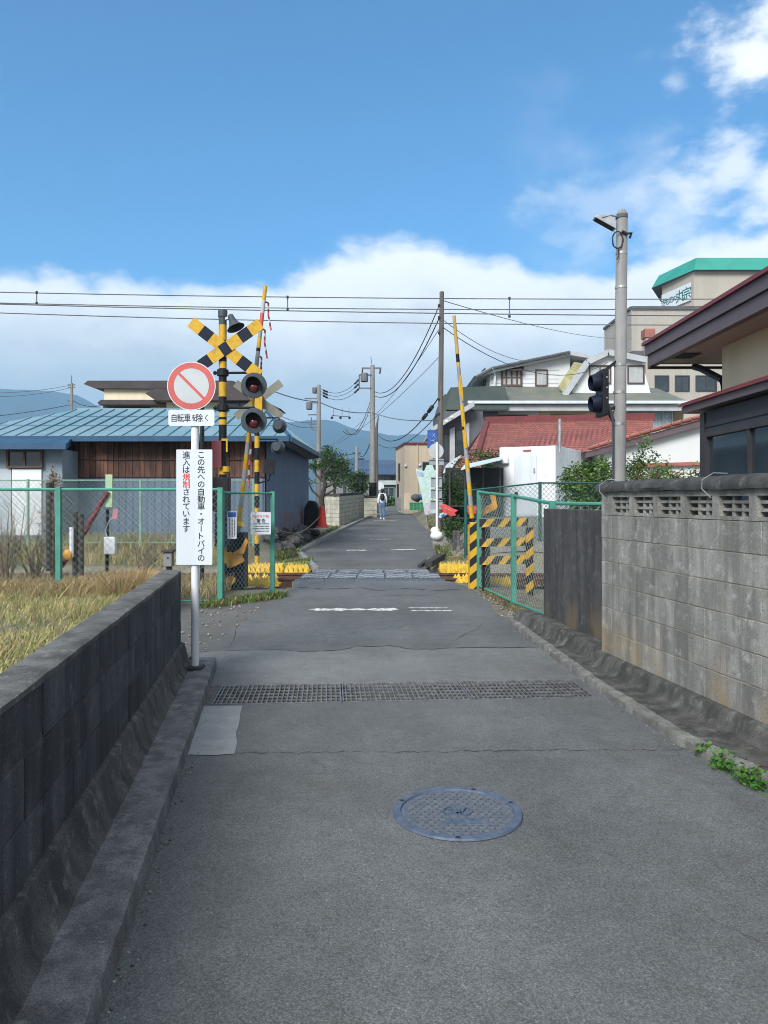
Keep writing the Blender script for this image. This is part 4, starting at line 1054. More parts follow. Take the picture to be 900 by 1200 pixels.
# notices on the short green panel
def notices():
    d = (GEND - GPOST).normalized(); nrm = V((d.y, -d.x, 0))
    if nrm.y > 0: nrm = -nrm
    def board(name, lab, f, w, z0, z1, hdr):
        c = GPOST.lerp(GEND, f) + nrm * .05 + V((0, .085 * (1 - f), 0)); ux = V((1, .25, 0)).normalized()
        t = thing(name, lab, 'notice', c + V((0, 0, z0)))
        M = frame_mat(c + V((0, 0, (z0 + z1) / 2)), ux, (0, 0, 1), V((ux.y, -ux.x, 0))); h = z1 - z0
        mb = MB(); mb.prism([M @ V(p) for p in ((-w / 2, -h / 2, 0), (w / 2, -h / 2, 0), (w / 2, h / 2, 0), (-w / 2, h / 2, 0))], M.to_3x3() @ V((0, 0, -.006)), SIGNWHITE); mb.build('board', t)
        return t, M, h
    t, M, h = board('warning_notice', 'white notice headed WARNING in red hanging on the short green fence panel', .70, .31, .98, 1.325, 1)
    M2 = M @ Matrix.Translation((0, 0, .0015))
    mb = MB()
    for i, ch in enumerate('WARNING'): put_char(mb, ch, M2, -.112 + i * .0375, h / 2 - .062, .062, INKRED, bold=.0008, sx=.80)
    mb.build('red_lettering', t); mb = MB()
    for i, ch in enumerate('警告'): put_char(mb, ch, M2, -.035 + i * .075, h / 2 - .132, .066, INK, bold=.001)
    mb.build('lettering', t); mb = MB(); rn = random.Random(4)
    for r in range(4):
        x = -.125 + (.03 if r in (1, 3) else 0); z = h / 2 - .188 - r * .038
        while x < .12:
            w_ = rn.uniform(.008, .016); mb.prism([M2 @ V(p) for p in ((x, z, 0), (x + w_, z, 0), (x + w_, z + .016, 0), (x, z + .016, 0))], M2.to_3x3() @ V((0, 0, .0006)), INK); x += w_ + .006
    mb.build('small_print', t)
    t, M, h = board('blue_notice', 'narrow white notice with a blue header beside the green fence post', .14, .135, .94, 1.345, 0)
    M2 = M @ Matrix.Translation((0, 0, .0015)); mb = MB(); mb.prism([M2 @ V(p) for p in ((-.06, h / 2 - .085, 0), (.062, h / 2 - .085, 0), (.062, h / 2 - .012, 0), (-.06, h / 2 - .012, 0))], M2.to_3x3() @ V((0, 0, .0006)), INKBLUE); mb.build('blue_header', t)
    mb = MB()
    for c_ in range(3):
        z = h / 2 - .105; x = -.04 + c_ * .035
        while z > -h / 2 + .04:
            l = rn.uniform(.010, .018); mb.prism([M2 @ V(p) for p in ((x, z, 0), (x + .016, z, 0), (x + .016, z - l, 0), (x, z - l, 0))], M2.to_3x3() @ V((0, 0, .0006)), INK); z -= l + .007
    mb.build('small_print', t)
notices()

# ------------------------------------------------------------ level crossing equipment
def lamp(par, c, fwd, r=.215, lens=True):
    """round signal with back plate, hood and dark red lens, facing fwd"""
    c = V(c); f = V(fwd).normalized()
    mb = MB(); mb.lathe([(r * .35, -.20), (r * .62, -.14), (r * .66, -.03), (r * .97, -.012), (r, 0), (r * .97, .012), (r * .60, .02)], c, f, LAMPGREY, 28); o = mb.build('lamp', par, smooth=True)
    mb = MB(); n = 18; side = f.cross(V((0, 0, 1))).normalized(); up = side.cross(f); R0 = r * .60; vs = []
    for k in range(n + 1):
        a = R(-40 + 260 * k / n); q = side * math.cos(a) * R0 + up * math.sin(a) * R0; ln = .10 + .12 * max(0, math.sin(a))
        for rad, l in ((1, .015), (1, ln), (.93, ln), (.93, .015)): vs.append(c + q * rad + f * l)
    fs = []
    for k in range(n):
        for j in range(4): b = k * 4; fs.append([b + j, b + (j + 1) % 4, b + 4 + (j + 1) % 4, b + 4 + j])
    mb.add(vs, fs, BLK); mb.build('hood', o)
    mb = MB(); mb.lathe([(R0 * .95, .0205), (R0 * .95, .024)], c, f, BLK, 24); mb.build('lens_surround', o)
    mb = MB(); q = c - up * R0 * .28; mb.lathe([(R0 * .62, .0245), (R0 * .58, .045), (R0 * .36, .062), (.001, .068)], q, f, REDLENS, 20); mb.build('lens', o, smooth=True)
    return o
def blade(mb, c, ang, L, w, y, segs, th=.012):
    d = V((math.cos(ang), 0, math.sin(ang))); n = V((-d.z, 0, d.x)) * w / 2; tot = sum(a for a, _ in segs); t = 0; c = V((c[0], y, c[1]))
    for a, m in segs:
        p = c + d * L * (t / tot - .5); q = c + d * L * ((t + a) / tot - .5); mb.prism([p - n, q - n, q + n, p + n], (0, th, 0), m); t += a

def build_masts():
    X, Y = -2.718, 12.8; px = Y / F
    zt = EYE + 224 * px
    t = thing('crossing_signal', 'near striped crossing mast with yellow and black crossbuck, two red lamps and grey speaker', 'crossing signal', (X, Y, 0))
    mb = MB(); zz = lambda v: EYE + (V0 - v) * px
    cuts = [(690, BLK), (660, YEL), (640, BLK), (600, YEL), (575, BLK), (556, YEL), (547, BLK), (498, YEL), (492, BLK), (489, YEL), (483, BLK), (465, YEL), (448, BLK), (432, YEL), (424, BLK), (399, YEL), (381, LAMPGREY), (371, None)]
    for (v0, m), (v1, _) in zip(cuts, cuts[1:]): mb.tube([(X, Y, zz(v0)), (X, Y, zz(v1))], .066, m, 16)
    mb.build('mast', t, smooth=True)
    mb = MB(); mb.lathe([(.078, 0), (.08, .10), (.07, .125), (.03, .135)], (X, Y, zz(372)), (0, 0, 1), LAMPGREY, 16); mb.build('mast_cap', t, smooth=True)
    mb = MB(); mb.bar((X + .05, Y - .02, zz(374)), (X + .16, Y - .04, zz(372)), .05, .04, GALV)
    mb.lathe([(.03, -.02), (.05, .0), (.055, .06), (.075, .13), (.11, .2), (.155, .235), (.145, .236), (.06, .12)], (X + .14, Y - .05, zz(371)), (.42, -.15, -.9), LAMPGREY, 20); mb.build('speaker', t, smooth=True)
    for ang, y, nm in ((R(-38), Y - .10, 'a'), (R(35), Y - .115, 'b')):
        mb = MB(); cx, cz = X + .06, zz(410)
        s = [(21, YEL), (19, NAVY), (21, YEL), (15, NAVY), (21, YEL), (19, NAVY), (21, YEL)]
        blade(mb, (cx, cz), ang, 1.46, .195, y, s); mb.build('crossbuck_blade', t)
    mb = MB(); mb.box((X - .07, Y - .095, zz(410) - .06), (X + .12, Y + .07, zz(410) + .06), BLK); mb.build('bracket', t)
    for v in (437, 478):
        mb = MB(); z = zz(v); mb.tube([(X - .13, Y, z), (X + .55, Y - .02, z)], .022, BLK, 8); mb.lathe([(.1, -.05), (.1, .05)], (X, Y, z), (0, 0, 1), BLK, 14); mb.sphere((X - .13, Y, z), .035, BLK, 8, 6)
        mb.build('lamp_arm', t)
    for v in (453, 494): lamp(t, ((299 - U0) * px, Y - .12, zz(v)), (.06, -1, -.04))
    for v in (456, 497):
        mb = MB(); mb.lathe([(.03, -.0), (.10, .01), (.13, .05), (.08, .055)], ((290 - U0) * px, Y + .16, zz(v - 2)), (-.2, 1, 0), LAMPGREY, 20); mb.build('rear_lamp', t, smooth=True)
    mb = MB(); mb.box((X - .16, Y - .13, zz(549)), (X + .005, Y - .07, zz(517)), MAROON); mb.build('direction_box', t, bevel=.006)
    mb = MB(); mb.box((X - .0, Y - .10, zz(517)), (X + .10, Y - .06, zz(514.5)), YEL); mb.box((X + .075, Y - .10, zz(530)), (X + .10, Y - .06, zz(517) - .002), YEL)
    mb.lathe([(.07, 0), (.07, .09)], (X + .05, Y - .02, zz(553)), (0, 0, 1), YEL, 12); mb.build('yellow_bracket', t)
    mb = MB(); mb.box((X - .24, Y - .13, zz(600)), (X + .12, Y + .10, zz(560)), BLK); mb.box((X - .10, Y - .18, zz(640)), (X + .16, Y + .14, zz(601)), NAVY); mb.build('relay_box', t, bevel=.01)
    # slim black post behind the sign
    mb = MB(); mb.tube([P(237, 690, 12.4), P(237, 476, 12.4)], .034, BLK, 8); tag(mb.build('black_post'), 'slim black post standing just behind the no vehicles sign', 'post')

    # far mast, facing the other way
    X, Y = -3.01, 18.0; px = Y / F; zz = lambda v: EYE + (V0 - v) * px
    t = thing('crossing_signal', 'far striped crossing mast seen from behind with grey backed crossbuck', 'crossing signal', (X, Y, 0))
    mb = MB(); v = 665; m = YEL
    while v > 462: mb.tube([(X, Y, zz(v)), (X, Y, zz(v - 14))], .06, m, 14); v -= 14; m = BLK if m is YEL else YEL
    mb.build('mast', t, smooth=True)
    for ang, y in ((R(37), Y + .08), (R(-36), Y + .095)):
        mb = MB(); blade(mb, (X + .02, zz(468)), ang, 1.36, .19, y, [(1, mat('crossbuck_back', (.20, .20, .165), (.15, .15, .125)))]); mb.build('crossbuck_blade', t)
    mb = MB(); mb.box((X - .04, Y - .10, zz(486)), (X + .13, Y + .07, zz(463)), YEL); mb.build('bracket', t)
    for u, v in ((327, 499), (325, 524)):
        c = V(((u - U0) * px, Y + .08, zz(v))); mb = MB(); mb.lathe([(.09, -.16), (.13, -.11), (.14, -.02), (.17, -.01), (.175, .01), (.10, .04)], c, (.1, 1, 0), LAMPGREY, 20); o = mb.build('rear_lamp', t, smooth=True)
        mb = MB(); mb.tube([(X, Y, c.z + .19), (c.x, Y + .02, c.z + .19), (c.x, Y + .03, c.z + .1)], .018, BLK, 6); mb.build('arm', o)
    mb = MB(); c = P(316, 547, Y); M = Matrix.Translation(c) @ Matrix.Rotation(R(8), 4, 'Y'); b = MB(); b.box((-.12, -.1, -.17), (.12, .1, .17), BLK); b.xf(M); b.tube([c + V((.02, 0, -.17)), c + V((-.02, 0, -.32)), (X, Y, c.z - .40)], .02, BLK, 6); b.build('sensor_box', t)
build_masts()

def striped_pole(par, p0, p1, r, px_segs):
    mb = MB(); mb.bands(p0, p1, r, px_segs, 10); return mb.build('boom', par, smooth=True)
POLEGREY = mat('boom_grey', (.30, .30, .31), (.22, .22, .23), rough=.6, bump=0)
STRIPE_POST = stripe_mat('guard_post_stripes', .9, -1.0, .272, YEL, BLK) if False else None
STR_Z = stripe_mat('stripes_post', -.85, 1.0, .272, (.58, .34, .025), (.008, .008, .01))
STR_R = stripe_mat('stripes_rail', 1.0, -.8, .25, (.58, .34, .025), (.008, .008, .01), .45)
def build_barriers():
    Y = 13.3
    t = thing('crossing_barrier', 'raised left barrier boom banded yellow, grey and red with dangling streamers', 'barrier', P(278, 635, Y) * 1)
    t.location.z = 0
    a, b = P(277, 640, Y), P(311, 335, Y)
    seg = [(14, YEL), (16, POLEGREY), (16, YEL), (14, POLEGREY), (16, YEL), (14, POLEGREY), (18, YEL), (14, POLEGREY), (15, YEL), (28, POLEGREY), (18, YEL), (26, POLEGREY), (4, YEL), (16, POLEGREY), (4, BLK), (12, YEL), (10, POLEGREY), (19, SIGNRED), (15, LGREY), (17, YEL)]
    striped_pole(t, a, b, (.044, .036), seg)
    for i, q in enumerate((((311, 354), (314.5, 355), (314.5, 370), (317.5, 387)), ((308, 386), (310.5, 387), (310, 402), (313, 420)), ((304.5, 418), (306.5, 419), (306, 430), (306, 442)), ((293, 508), (294.5, 520), (292, 545), (292, 568)))):
        mb = MB(); pts = [P(u, v, Y - .02) for u, v in q]; fine = []
        for p, r in zip(pts, pts[1:]):
            for k in range(4): fine.append(p.lerp(r, k / 4))
        fine.append(pts[-1])
        for k, (p, r) in enumerate(zip(fine, fine[1:])): mb.tube([p, r], .017, (MAROON, LGREY, MAROON, SIGNRED)[k % 4] if k > 3 else MAROON, 5)
        mb.build('streamer', t)
    mb = MB(); mb.box((-2.78, 13.12, -.02), (-2.42, 13.55, .95), NAVY); mb.build('housing', t, bevel=.02)
    mb = MB()
    for z0, z1 in ((.35, .62), (.80, 1.02)): mb.box((-2.84, 13.06, z0), (-2.62, 13.115, z1), YEL)
    mb.build('yellow_plates', t)
    mb = MB(); mb.prism([P(u, v, 13.0) for u, v in ((259, 650), (283, 650), (286, 658), (274, 664), (259, 662))], (0, .06, 0), ORG); mb.prism([P(u, v, 13.0) for u, v in ((270, 650), (282, 642), (288, 630), (291, 634), (285, 649))], (0, .05, 0), ORG); mb.build('counterweight_arm', t)
    mb = MB(); mb.lathe([(.07, 0), (.07, .05)], P(271, 680, 13.0), (0, 1, 0), ORG, 12); mb.build('pivot', t)
    mb = MB(); mb.prism([P(u, v, 13.02) for u, v in ((274, 610), (284, 612), (287, 617), (275, 616))], (0, .06, 0), YEL2); mb.build('lug', t)
    # right
    t = thing('crossing_barrier', 'raised right barrier boom banded yellow and grey behind the striped guard post', 'barrier', (1.62, Y, 0))
    a, b = P(554, 617, Y), P(532, 370, Y)
    seg = [(10, BLK)] + [(15, YEL), (13, POLEGREY)] * 3 + [(22, YEL), (4, BLK), (26, YEL), (12, POLEGREY), (16, YEL), (18, POLEGREY), (5, YEL), (10, BLK), (46, mat('boom_ochre', (.46, .31, .08), (.38, .25, .07), bump=0))]
    striped_pole(t, a, b, (.042, .029), seg)
    for v0, v1, u in ((490, 525, 541.5), (440, 470, 537.2)):
        mb = MB(); mb.tube([P(u + 2.4, v0, Y - .05), P(u + 4.2, (v0 + v1) / 2, Y - .05), P(u + 5, v1, Y - .05)], .016, YEL, 6); mb.build('boom_stay', t)
    mb = MB(); mb.box((1.50, 13.2, -.02), (1.85, 13.6, 1.12), NAVY); mb.build('housing', t, bevel=.02)
    mb = MB(); q = [P(u, v, 13.1) for u, v in ((564, 597), (577, 590), (574, 580), (580, 577), (583, 594), (581, 597), (566, 604))]; mb.prism(q, (0, .07, 0), ORG); mb.build('counterweight_arm', t)
    # striped post and three-rail guard
    t = thing('guard_post', 'narrow upright post plate with diagonal yellow and black stripes in front of the right barrier', 'guard post', (1.53, 12.98, 0))
    mb = MB(); mb.box((1.47, 12.98, -.03), (1.605, 13.05, 1.135), STR_Z); mb.build('striped_plate', t, bevel=.004)
    mb = MB(); mb.tube([(1.458, 13.02, -.05), (1.458, 13.02, 1.10)], .013, YEL, 8); mb.tube([(1.54, 13.1, -.05), (1.54, 13.1, 1.2)], .03, BLK, 8); mb.build('support', t)
    t = thing('guard_rail', 'three rail guard with yellow and black stripes behind the right hand green fence', 'guard rail', (2.0, 12.45, 0))
    for v0, v1 in ((618, 611.5), (641, 634), (662, 655.5)):
        mb = MB(); p, q = P(562, v0, 12.5), P(619, v0 - 1.5, 12.4); h = V((0, 0, .135)); mb.prism([p, q, q + h, p + h], (0, .03, 0), STR_R); mb.build('rail', t)
    mb = MB(); p, q = P(616.5, 697, 12.35), P(625, 620, 12.35); mb.box((p.x, 12.34, -.05), (q.x, 12.39, 1.07), STR_Z); mb.build('post', t)
    mb = MB(); p = P(568, 697, 12.5); mb.box((p.x - .03, 12.55, -.05), (p.x + .03, 12.6, 1.1), BLK); mb.build('rear_post', t)
build_barriers()

# marker post, box and stakes between the two left fences
def build_yard_bits():
    Y = 12.9
    t = thing('marker_post', 'marker post with pale green top, pink ribbon and white box behind the left fence', 'post', P(126, 680, Y)); t.location.z = 0
    mb = MB(); mb.tube([P(125, 690, Y), P(126, 596, Y)], .03, BLK, 8); mb.build('shaft', t)
    mb = MB(); mb.box(P(123.5, 594, Y), P(131.5, 556, Y) + V((0, .05, 0)), mat('marker_pale_green', (.48, .55, .20), (.30, .44, .30), bump=0)); mb.build('top_plate', t)
    mb = MB(); mb.tube([P(126, 576, Y - .03), P(100, 622, Y - .02), P(72, 664, Y)], .042, MAROON, 8); mb.build('strut', t)
    mb = MB(); mb.box(P(124, 649, Y) - V((0, .1, 0)), P(137, 629, Y), WHITE); mb.build('white_box', t, bevel=.01)
    mb = MB(); mb.tube([P(127, 632, Y - .1), P(123, 622, Y - .05), P(128, 610, Y - .05), P(134, 604, Y)], .008, GALV, 5); mb.build('cable', t)
    mb = MB(); c = P(134, 603, Y - .03); mb.prism([c + V(p) for p in ((-.04, 0, -.08), (.05, 0, -.06), (.06, 0, .09), (-.02, 0, .10))], (0, .02, 0), PINK); mb.build('ribbon', t)
    for i, (u, v0, v1, lab) in enumerate(((88, 600, 690, 'dark round timber stake with a white cap, left of the pair behind the fence'), (95, 603, 690, 'dark round timber stake standing between its two neighbours behind the left fence'), (57, 566, 690, 'tall weathered timber stake beside the dead conifer behind the left fence'))):
        mb = MB(); mb.tube([P(u, v0 + 103, 12.2), P(u, v0, 12.2)], .045, WOODDK, 9); tag(mb.build('timber_stake'), lab, 'stake', 'stakes behind the left fence')
    mb = MB(); mb.tube([P(84, 652, 12.1), P(84, 618, 12.1)], .035, WHITE, 8); mb.sphere(P(80, 650, 12.1), (.09, .07, .09), ORG, 8, 6); tag(mb.build('drain_pipe'), 'short white pipe with a rusty joint beside the timber stakes', 'pipe')
    # dead shrubs
    for i, (u, v, Yd, h, sp, n, lab) in enumerate(((8, 650, 12.4, 1.4, .55, 26, 'bare grey twiggy shrub at the frame edge behind the left fence'), (40, 655, 12.8, 1.0, .4, 20, 'low bare twiggy shrub between the grey shrub and the dead conifer'), (172, 668, 12.6, .8, .4, 18, 'low bare brown shrub behind the fence near the sign'))):
        b = P(u, v, Yd); b.z = .05; mb = MB(); twig_bush(mb, b, h, sp, n, LEAF_DEAD, 30 + i, .007, 7); tag(mb.build('dead_shrub'), lab, 'shrub', 'dead shrubs behind the left fence')
    Y = 12.7; t = thing('dead_conifer', 'narrow brown dead conifer in front of the pale wall of the shed', 'tree', (P(62, 600, Y).x, Y, 0))
    mb = MB(); x = P(62, 600, Y).x; mb.tube([(x, Y, 0), (x, Y, 2.0)], [.05, .015], BARK, 7); mb.build('trunk', t)
    leaf_cloud('crown', [((x, Y, .75), (.2, .2, .5), 60), ((x, Y, 1.45), (.17, .17, .55), 70), ((x + .01, Y, 1.85), (.08, .08, .25), 16)], .07, [LEAF_DEAD], 41, t, clump=.05, per=10, aspect=.25)
build_yard_bits()

# ------------------------------------------------------------ concrete pole with obstruction signals, right
def build_signal_pole():
    Y = 12.5; a, b = P(724, 640, Y), P(729, 246, Y); a.z = -.1
    t = thing('concrete_pole', 'tall grey concrete pole behind the right wall carrying a floodlight and cable coil', 'pole', (a.x, Y, 0))
    mb = MB(); mb.tube([a, b - V((0, 0, .06)), b], [.112, .088, .05], POLE_CONC, 18); mb.build('shaft', t, smooth=True)
    for v, wv in ((297, 1.6), (337, 1.6), (428, 2.4), (460, 1.2), (497, 1.6)):
        f = (640 - v) / (640 - 246); c = P(724 + 5 * f, v, Y); r = .112 - .024 * f
        mb = MB(); mb.lathe([(r + .004, -.02), (r + .004, .02)], c, (0, 0, 1), GALV, 18); mb.build('steel_band', t)
    mb = MB(); c = P(728.5, 254, Y); mb.lathe([(.098, -.03), (.098, .03)], c, (0, 0, 1), DGREY, 18); mb.tube([c + V((-.09, -.02, 0)), c + V((-.20, -.05, .01)), c + V((-.34, -.06, -.03))], .018, GALV, 7)
    mb.build('lamp_bracket', t)
    mb = MB(); L0, L1 = P(697, 254, Y - .06), P(722, 268, Y - .06); d = (L1 - L0).normalized(); nn = V((-d.z, 0, d.x)); 
    if nn.z < 0: nn = -nn
    mb.prism([L0, L1, L1 + nn * .10 - d * .05, L0.lerp(L1, .5) + nn * .16, L0 + nn * .05 + d * .02], (0, .16, 0), GALV); mb.build('floodlight', t, bevel=.008)
    mb = MB(); mb.prism([L0 + d * .03 - nn * .004, L1 - d * .03 - nn * .004, L1 - d * .03 - nn * .0, L0 + d * .03], (0, .15, 0), BLK); mb.build('floodlight_face', t)
    mb = MB(); c = P(724, 281, Y - .11); pts = [c + V((.085 * math.cos(k * .35), .01 * (k % 3), .14 * math.sin(k * .35))) for k in range(37)]; mb.tube(pts, .012, CABLE, 6)
    mb.tube([P(729, 271, Y - .12), P(735, 274, Y - .1), P(740, 273, Y - .05), P(738, 279, Y - .05)], .022, CABLE, 6); mb.tube([P(724, 290, Y - .12), P(725, 299, Y - .12), P(723, 304, Y - .12)], .012, CABLE, 5); mb.build('cable_coil', t)
    mb = MB(); mb.tube([P(718.5, 600, Y - .05), P(718.5, 494, Y - .05), P(714, 476, Y - .05), P(711, 474, Y - .05)], .022, LAMPGREY, 7); mb.build('conduit', t)
    s = thing('obstruction_signal', 'black twin lamp signal head facing left, clamped to the concrete pole', 'signal', P(708, 487, Y))
    mb = MB(); x0, x1 = P(704.5, 0, Y).x, P(711.5, 0, Y).x; z0, z1 = P(0, 487, Y).z, P(0, 433, Y).z; mb.box((x0, Y - .10, z0), (x1, Y + .34, z1), BLK); mb.build('back_plate', s, bevel=.008)
    for v in (447, 472):
        c = P(704.4, v, Y); c.y = Y + .1; mb = MB(); mb.lathe([(.15, 0), (.15, .06), (.125, .15), (.115, .15), (.13, .04)], c, (-1, -.1, -.08), NAVY, 18); mb.build('hood', s, smooth=True)
    mb = MB()
    for v in (443, 455, 467): c = P(709, v, Y); mb.lathe([(.014, 0), (.014, .008)], V((c.x, Y - .101, c.z)), (0, -1, 0), GALV, 8)
    mb.build('bolt', s)
    for p, q in (((709, 434), (722, 424)), ((707, 483), (722, 477)), ((713, 482), (719, 494))):
        mb = MB(); mb.bar(P(*p, Y - .02), P(*q, Y - .02), .05, .05, BLK); mb.build('bracket_arm', s)
build_signal_pole()

# ------------------------------------------------------------ house on the right
def window(par, p, ux, w, h, fm, gm, nv=1, nh=0, fr=.05, d=.05, name='window'):
    """frame (part) with pane (sub-part); p = lower left corner on the wall, ux along the wall, faces ux x z"""
    p, ux = V(p), V(ux).normalized(); n = ux.cross(V((0, 0, 1))); n = n if True else n
    mb = MB(); up = V((0, 0, 1))
    def slab(a, b, c, e, d0, d1, mt, m): m.prism([p + ux * a + up * c + n * d0, p + ux * b + up * c + n * d0, p + ux * b + up * e + n * d0, p + ux * a + up * e + n * d0], n * (d1 - d0), mt)
    slab(0, w, 0, fr, .002, d, fm, mb); slab(0, w, h - fr, h, .002, d, fm, mb); slab(0, fr, fr, h - fr, .002, d, fm, mb); slab(w - fr, w, fr, h - fr, .002, d, fm, mb)
    for k in range(1, nv): x = w * k / nv; slab(x - fr * .4, x + fr * .4, fr, h - fr, .002, d * .8, fm, mb)
    for k in range(1, nh): z = h * k / nh; slab(fr, w - fr, z - fr * .3, z + fr * .3, .002, d * .6, fm, mb)
    o = mb.build(name, par)
    mb = MB(); slab(fr, w - fr, fr, h - fr, .002, .012, gm, mb); mb.build('pane', o); return o

def build_right_house():
    t = thing('house', 'near house with purple brown stepped eaves edged in red above a dark lower wall', 'house', (7, 6, 0))
    mb = MB(); mb.box((4.4, -2, 0), (11, 10.5, 2.72), HOUSEDK)
    mb.build('lower_wall', t)
    mb = MB(); mb.box((4.63, -2, 2.722), (11, 10.4, 3.60), CREAM); mb.build('upper_wall', t)
    for y, lab in ((10.48, 0), (8.6, 0)):
        pass
    mb = MB(); mb.box((4.375, 10.38, .02), (4.4, 10.52, 2.70), DKFRAME); mb.box((4.385, -2, 2.50), (4.4, 10.37, 2.56), DKFRAME); mb.build('corner_trim', t)
    window(t, (4.4, 10.3, .85), (0, -1, 0), 2.45, 1.58, DKFRAME, GLASS_BLUE, 2, 0, .07, .06)
    window(t, (4.4, 7.4, .85), (0, -1, 0), 2.4, 1.58, DKFRAME, GLASS_BLUE, 2, 0, .07, .06)
    # lower pent roof: fascia, red edge, sloping up to the upper wall
    prof = [(4.25, 2.74), (4.25, 2.85), (4.64, 2.97), (4.64, 2.74)]
    mb = MB(); mb.prism([(x, 10.82, z) for x, z in prof], (0, -12.8, 0), PURPLE); mb.build('lower_roof', t)
    mb = MB(); mb.prism([(x, 10.86, z) for x, z in ((4.215, 2.835), (4.215, 2.875), (4.64, 3.01), (4.64, 2.975))], (0, -12.86, 0), REDCAP); mb.build('lower_roof_edge', t)
    mb = MB(); mb.tube([(4.235, 10.80, 2.865)] + [(4.235, 10.8 - 12.7 * k / 8, 2.865 + .001 * (k % 2)) for k in range(1, 9)], .022, REDCAP, 7); mb.build('lower_roof_roll', t, smooth=True)
    # upper roof
    mb = MB(); mb.prism([(x, 11.70, z) for x, z in ((4.06, 3.558), (4.06, 3.725), (4.16, 3.725), (4.16, 3.558))], (0, -13.7, 0), PURPLE); mb.build('lower_fascia', t)
    mb = MB(); mb.prism([(x, 11.73, z) for x, z in ((4.025, 3.733), (4.025, 3.89), (4.15, 3.89), (4.15, 3.733))], (0, -13.73, 0), PURPLE); mb.build('upper_fascia', t)
    mb = MB(); mb.box((4.161, -2, 3.60), (11, 11.68, 3.625), SOFFIT); mb.prism([(4.06, 11.60, 3.558), (11, 11.60, 3.558), (11, 11.70, 3.558), (4.06, 11.70, 3.558)], (0, 0, -.03), BROWNROOF); mb.build('soffit', t)
    mb = MB(); mb.prism([(x, 11.76, z) for x, z in ((3.985, 3.892), (3.985, 3.94), (4.06, 3.965), (11, 6.2), (11, 6.1), (4.1, 3.892))], (0, -13.8, 0), REDCAP); mb.build('roof', t)
    mb = MB(); mb.box((4.20, 10.75, 3.588), (4.50, 11.15, 3.599), DARK); mb.build('soffit_vent', t)
    mb = MB(); mb.tube([(4.70, 11.5, 3.53), (4.68, 11.2, 3.45), (4.66, 10.44, 3.16), (4.66, 10.44, 2.9)], .05, BLK, 9); mb.build('downpipe', t, smooth=True)
build_right_house()
# ------------------------------------------------------------ buildings left of the lane
def corrugated(mb, A, B, z0, z1, mt, pitch=.15, amp=.02):
    A, B = V(A), V(B); d = (B - A); L = d.length; d.normalize(); n = d.cross(V((0, 0, 1))); k = int(L / pitch * 4); vs = []
    for i in range(k + 1):
        o = A + d * (L * i / k) + n * (amp if i % 4 in (0, 1) else 0)
        vs += [V((o.x, o.y, z0)), V((o.x, o.y, z1))]
    mb.add(vs, [[2 * i, 2 * i + 2, 2 * i + 3, 2 * i + 1] for i in range(k)], mt)

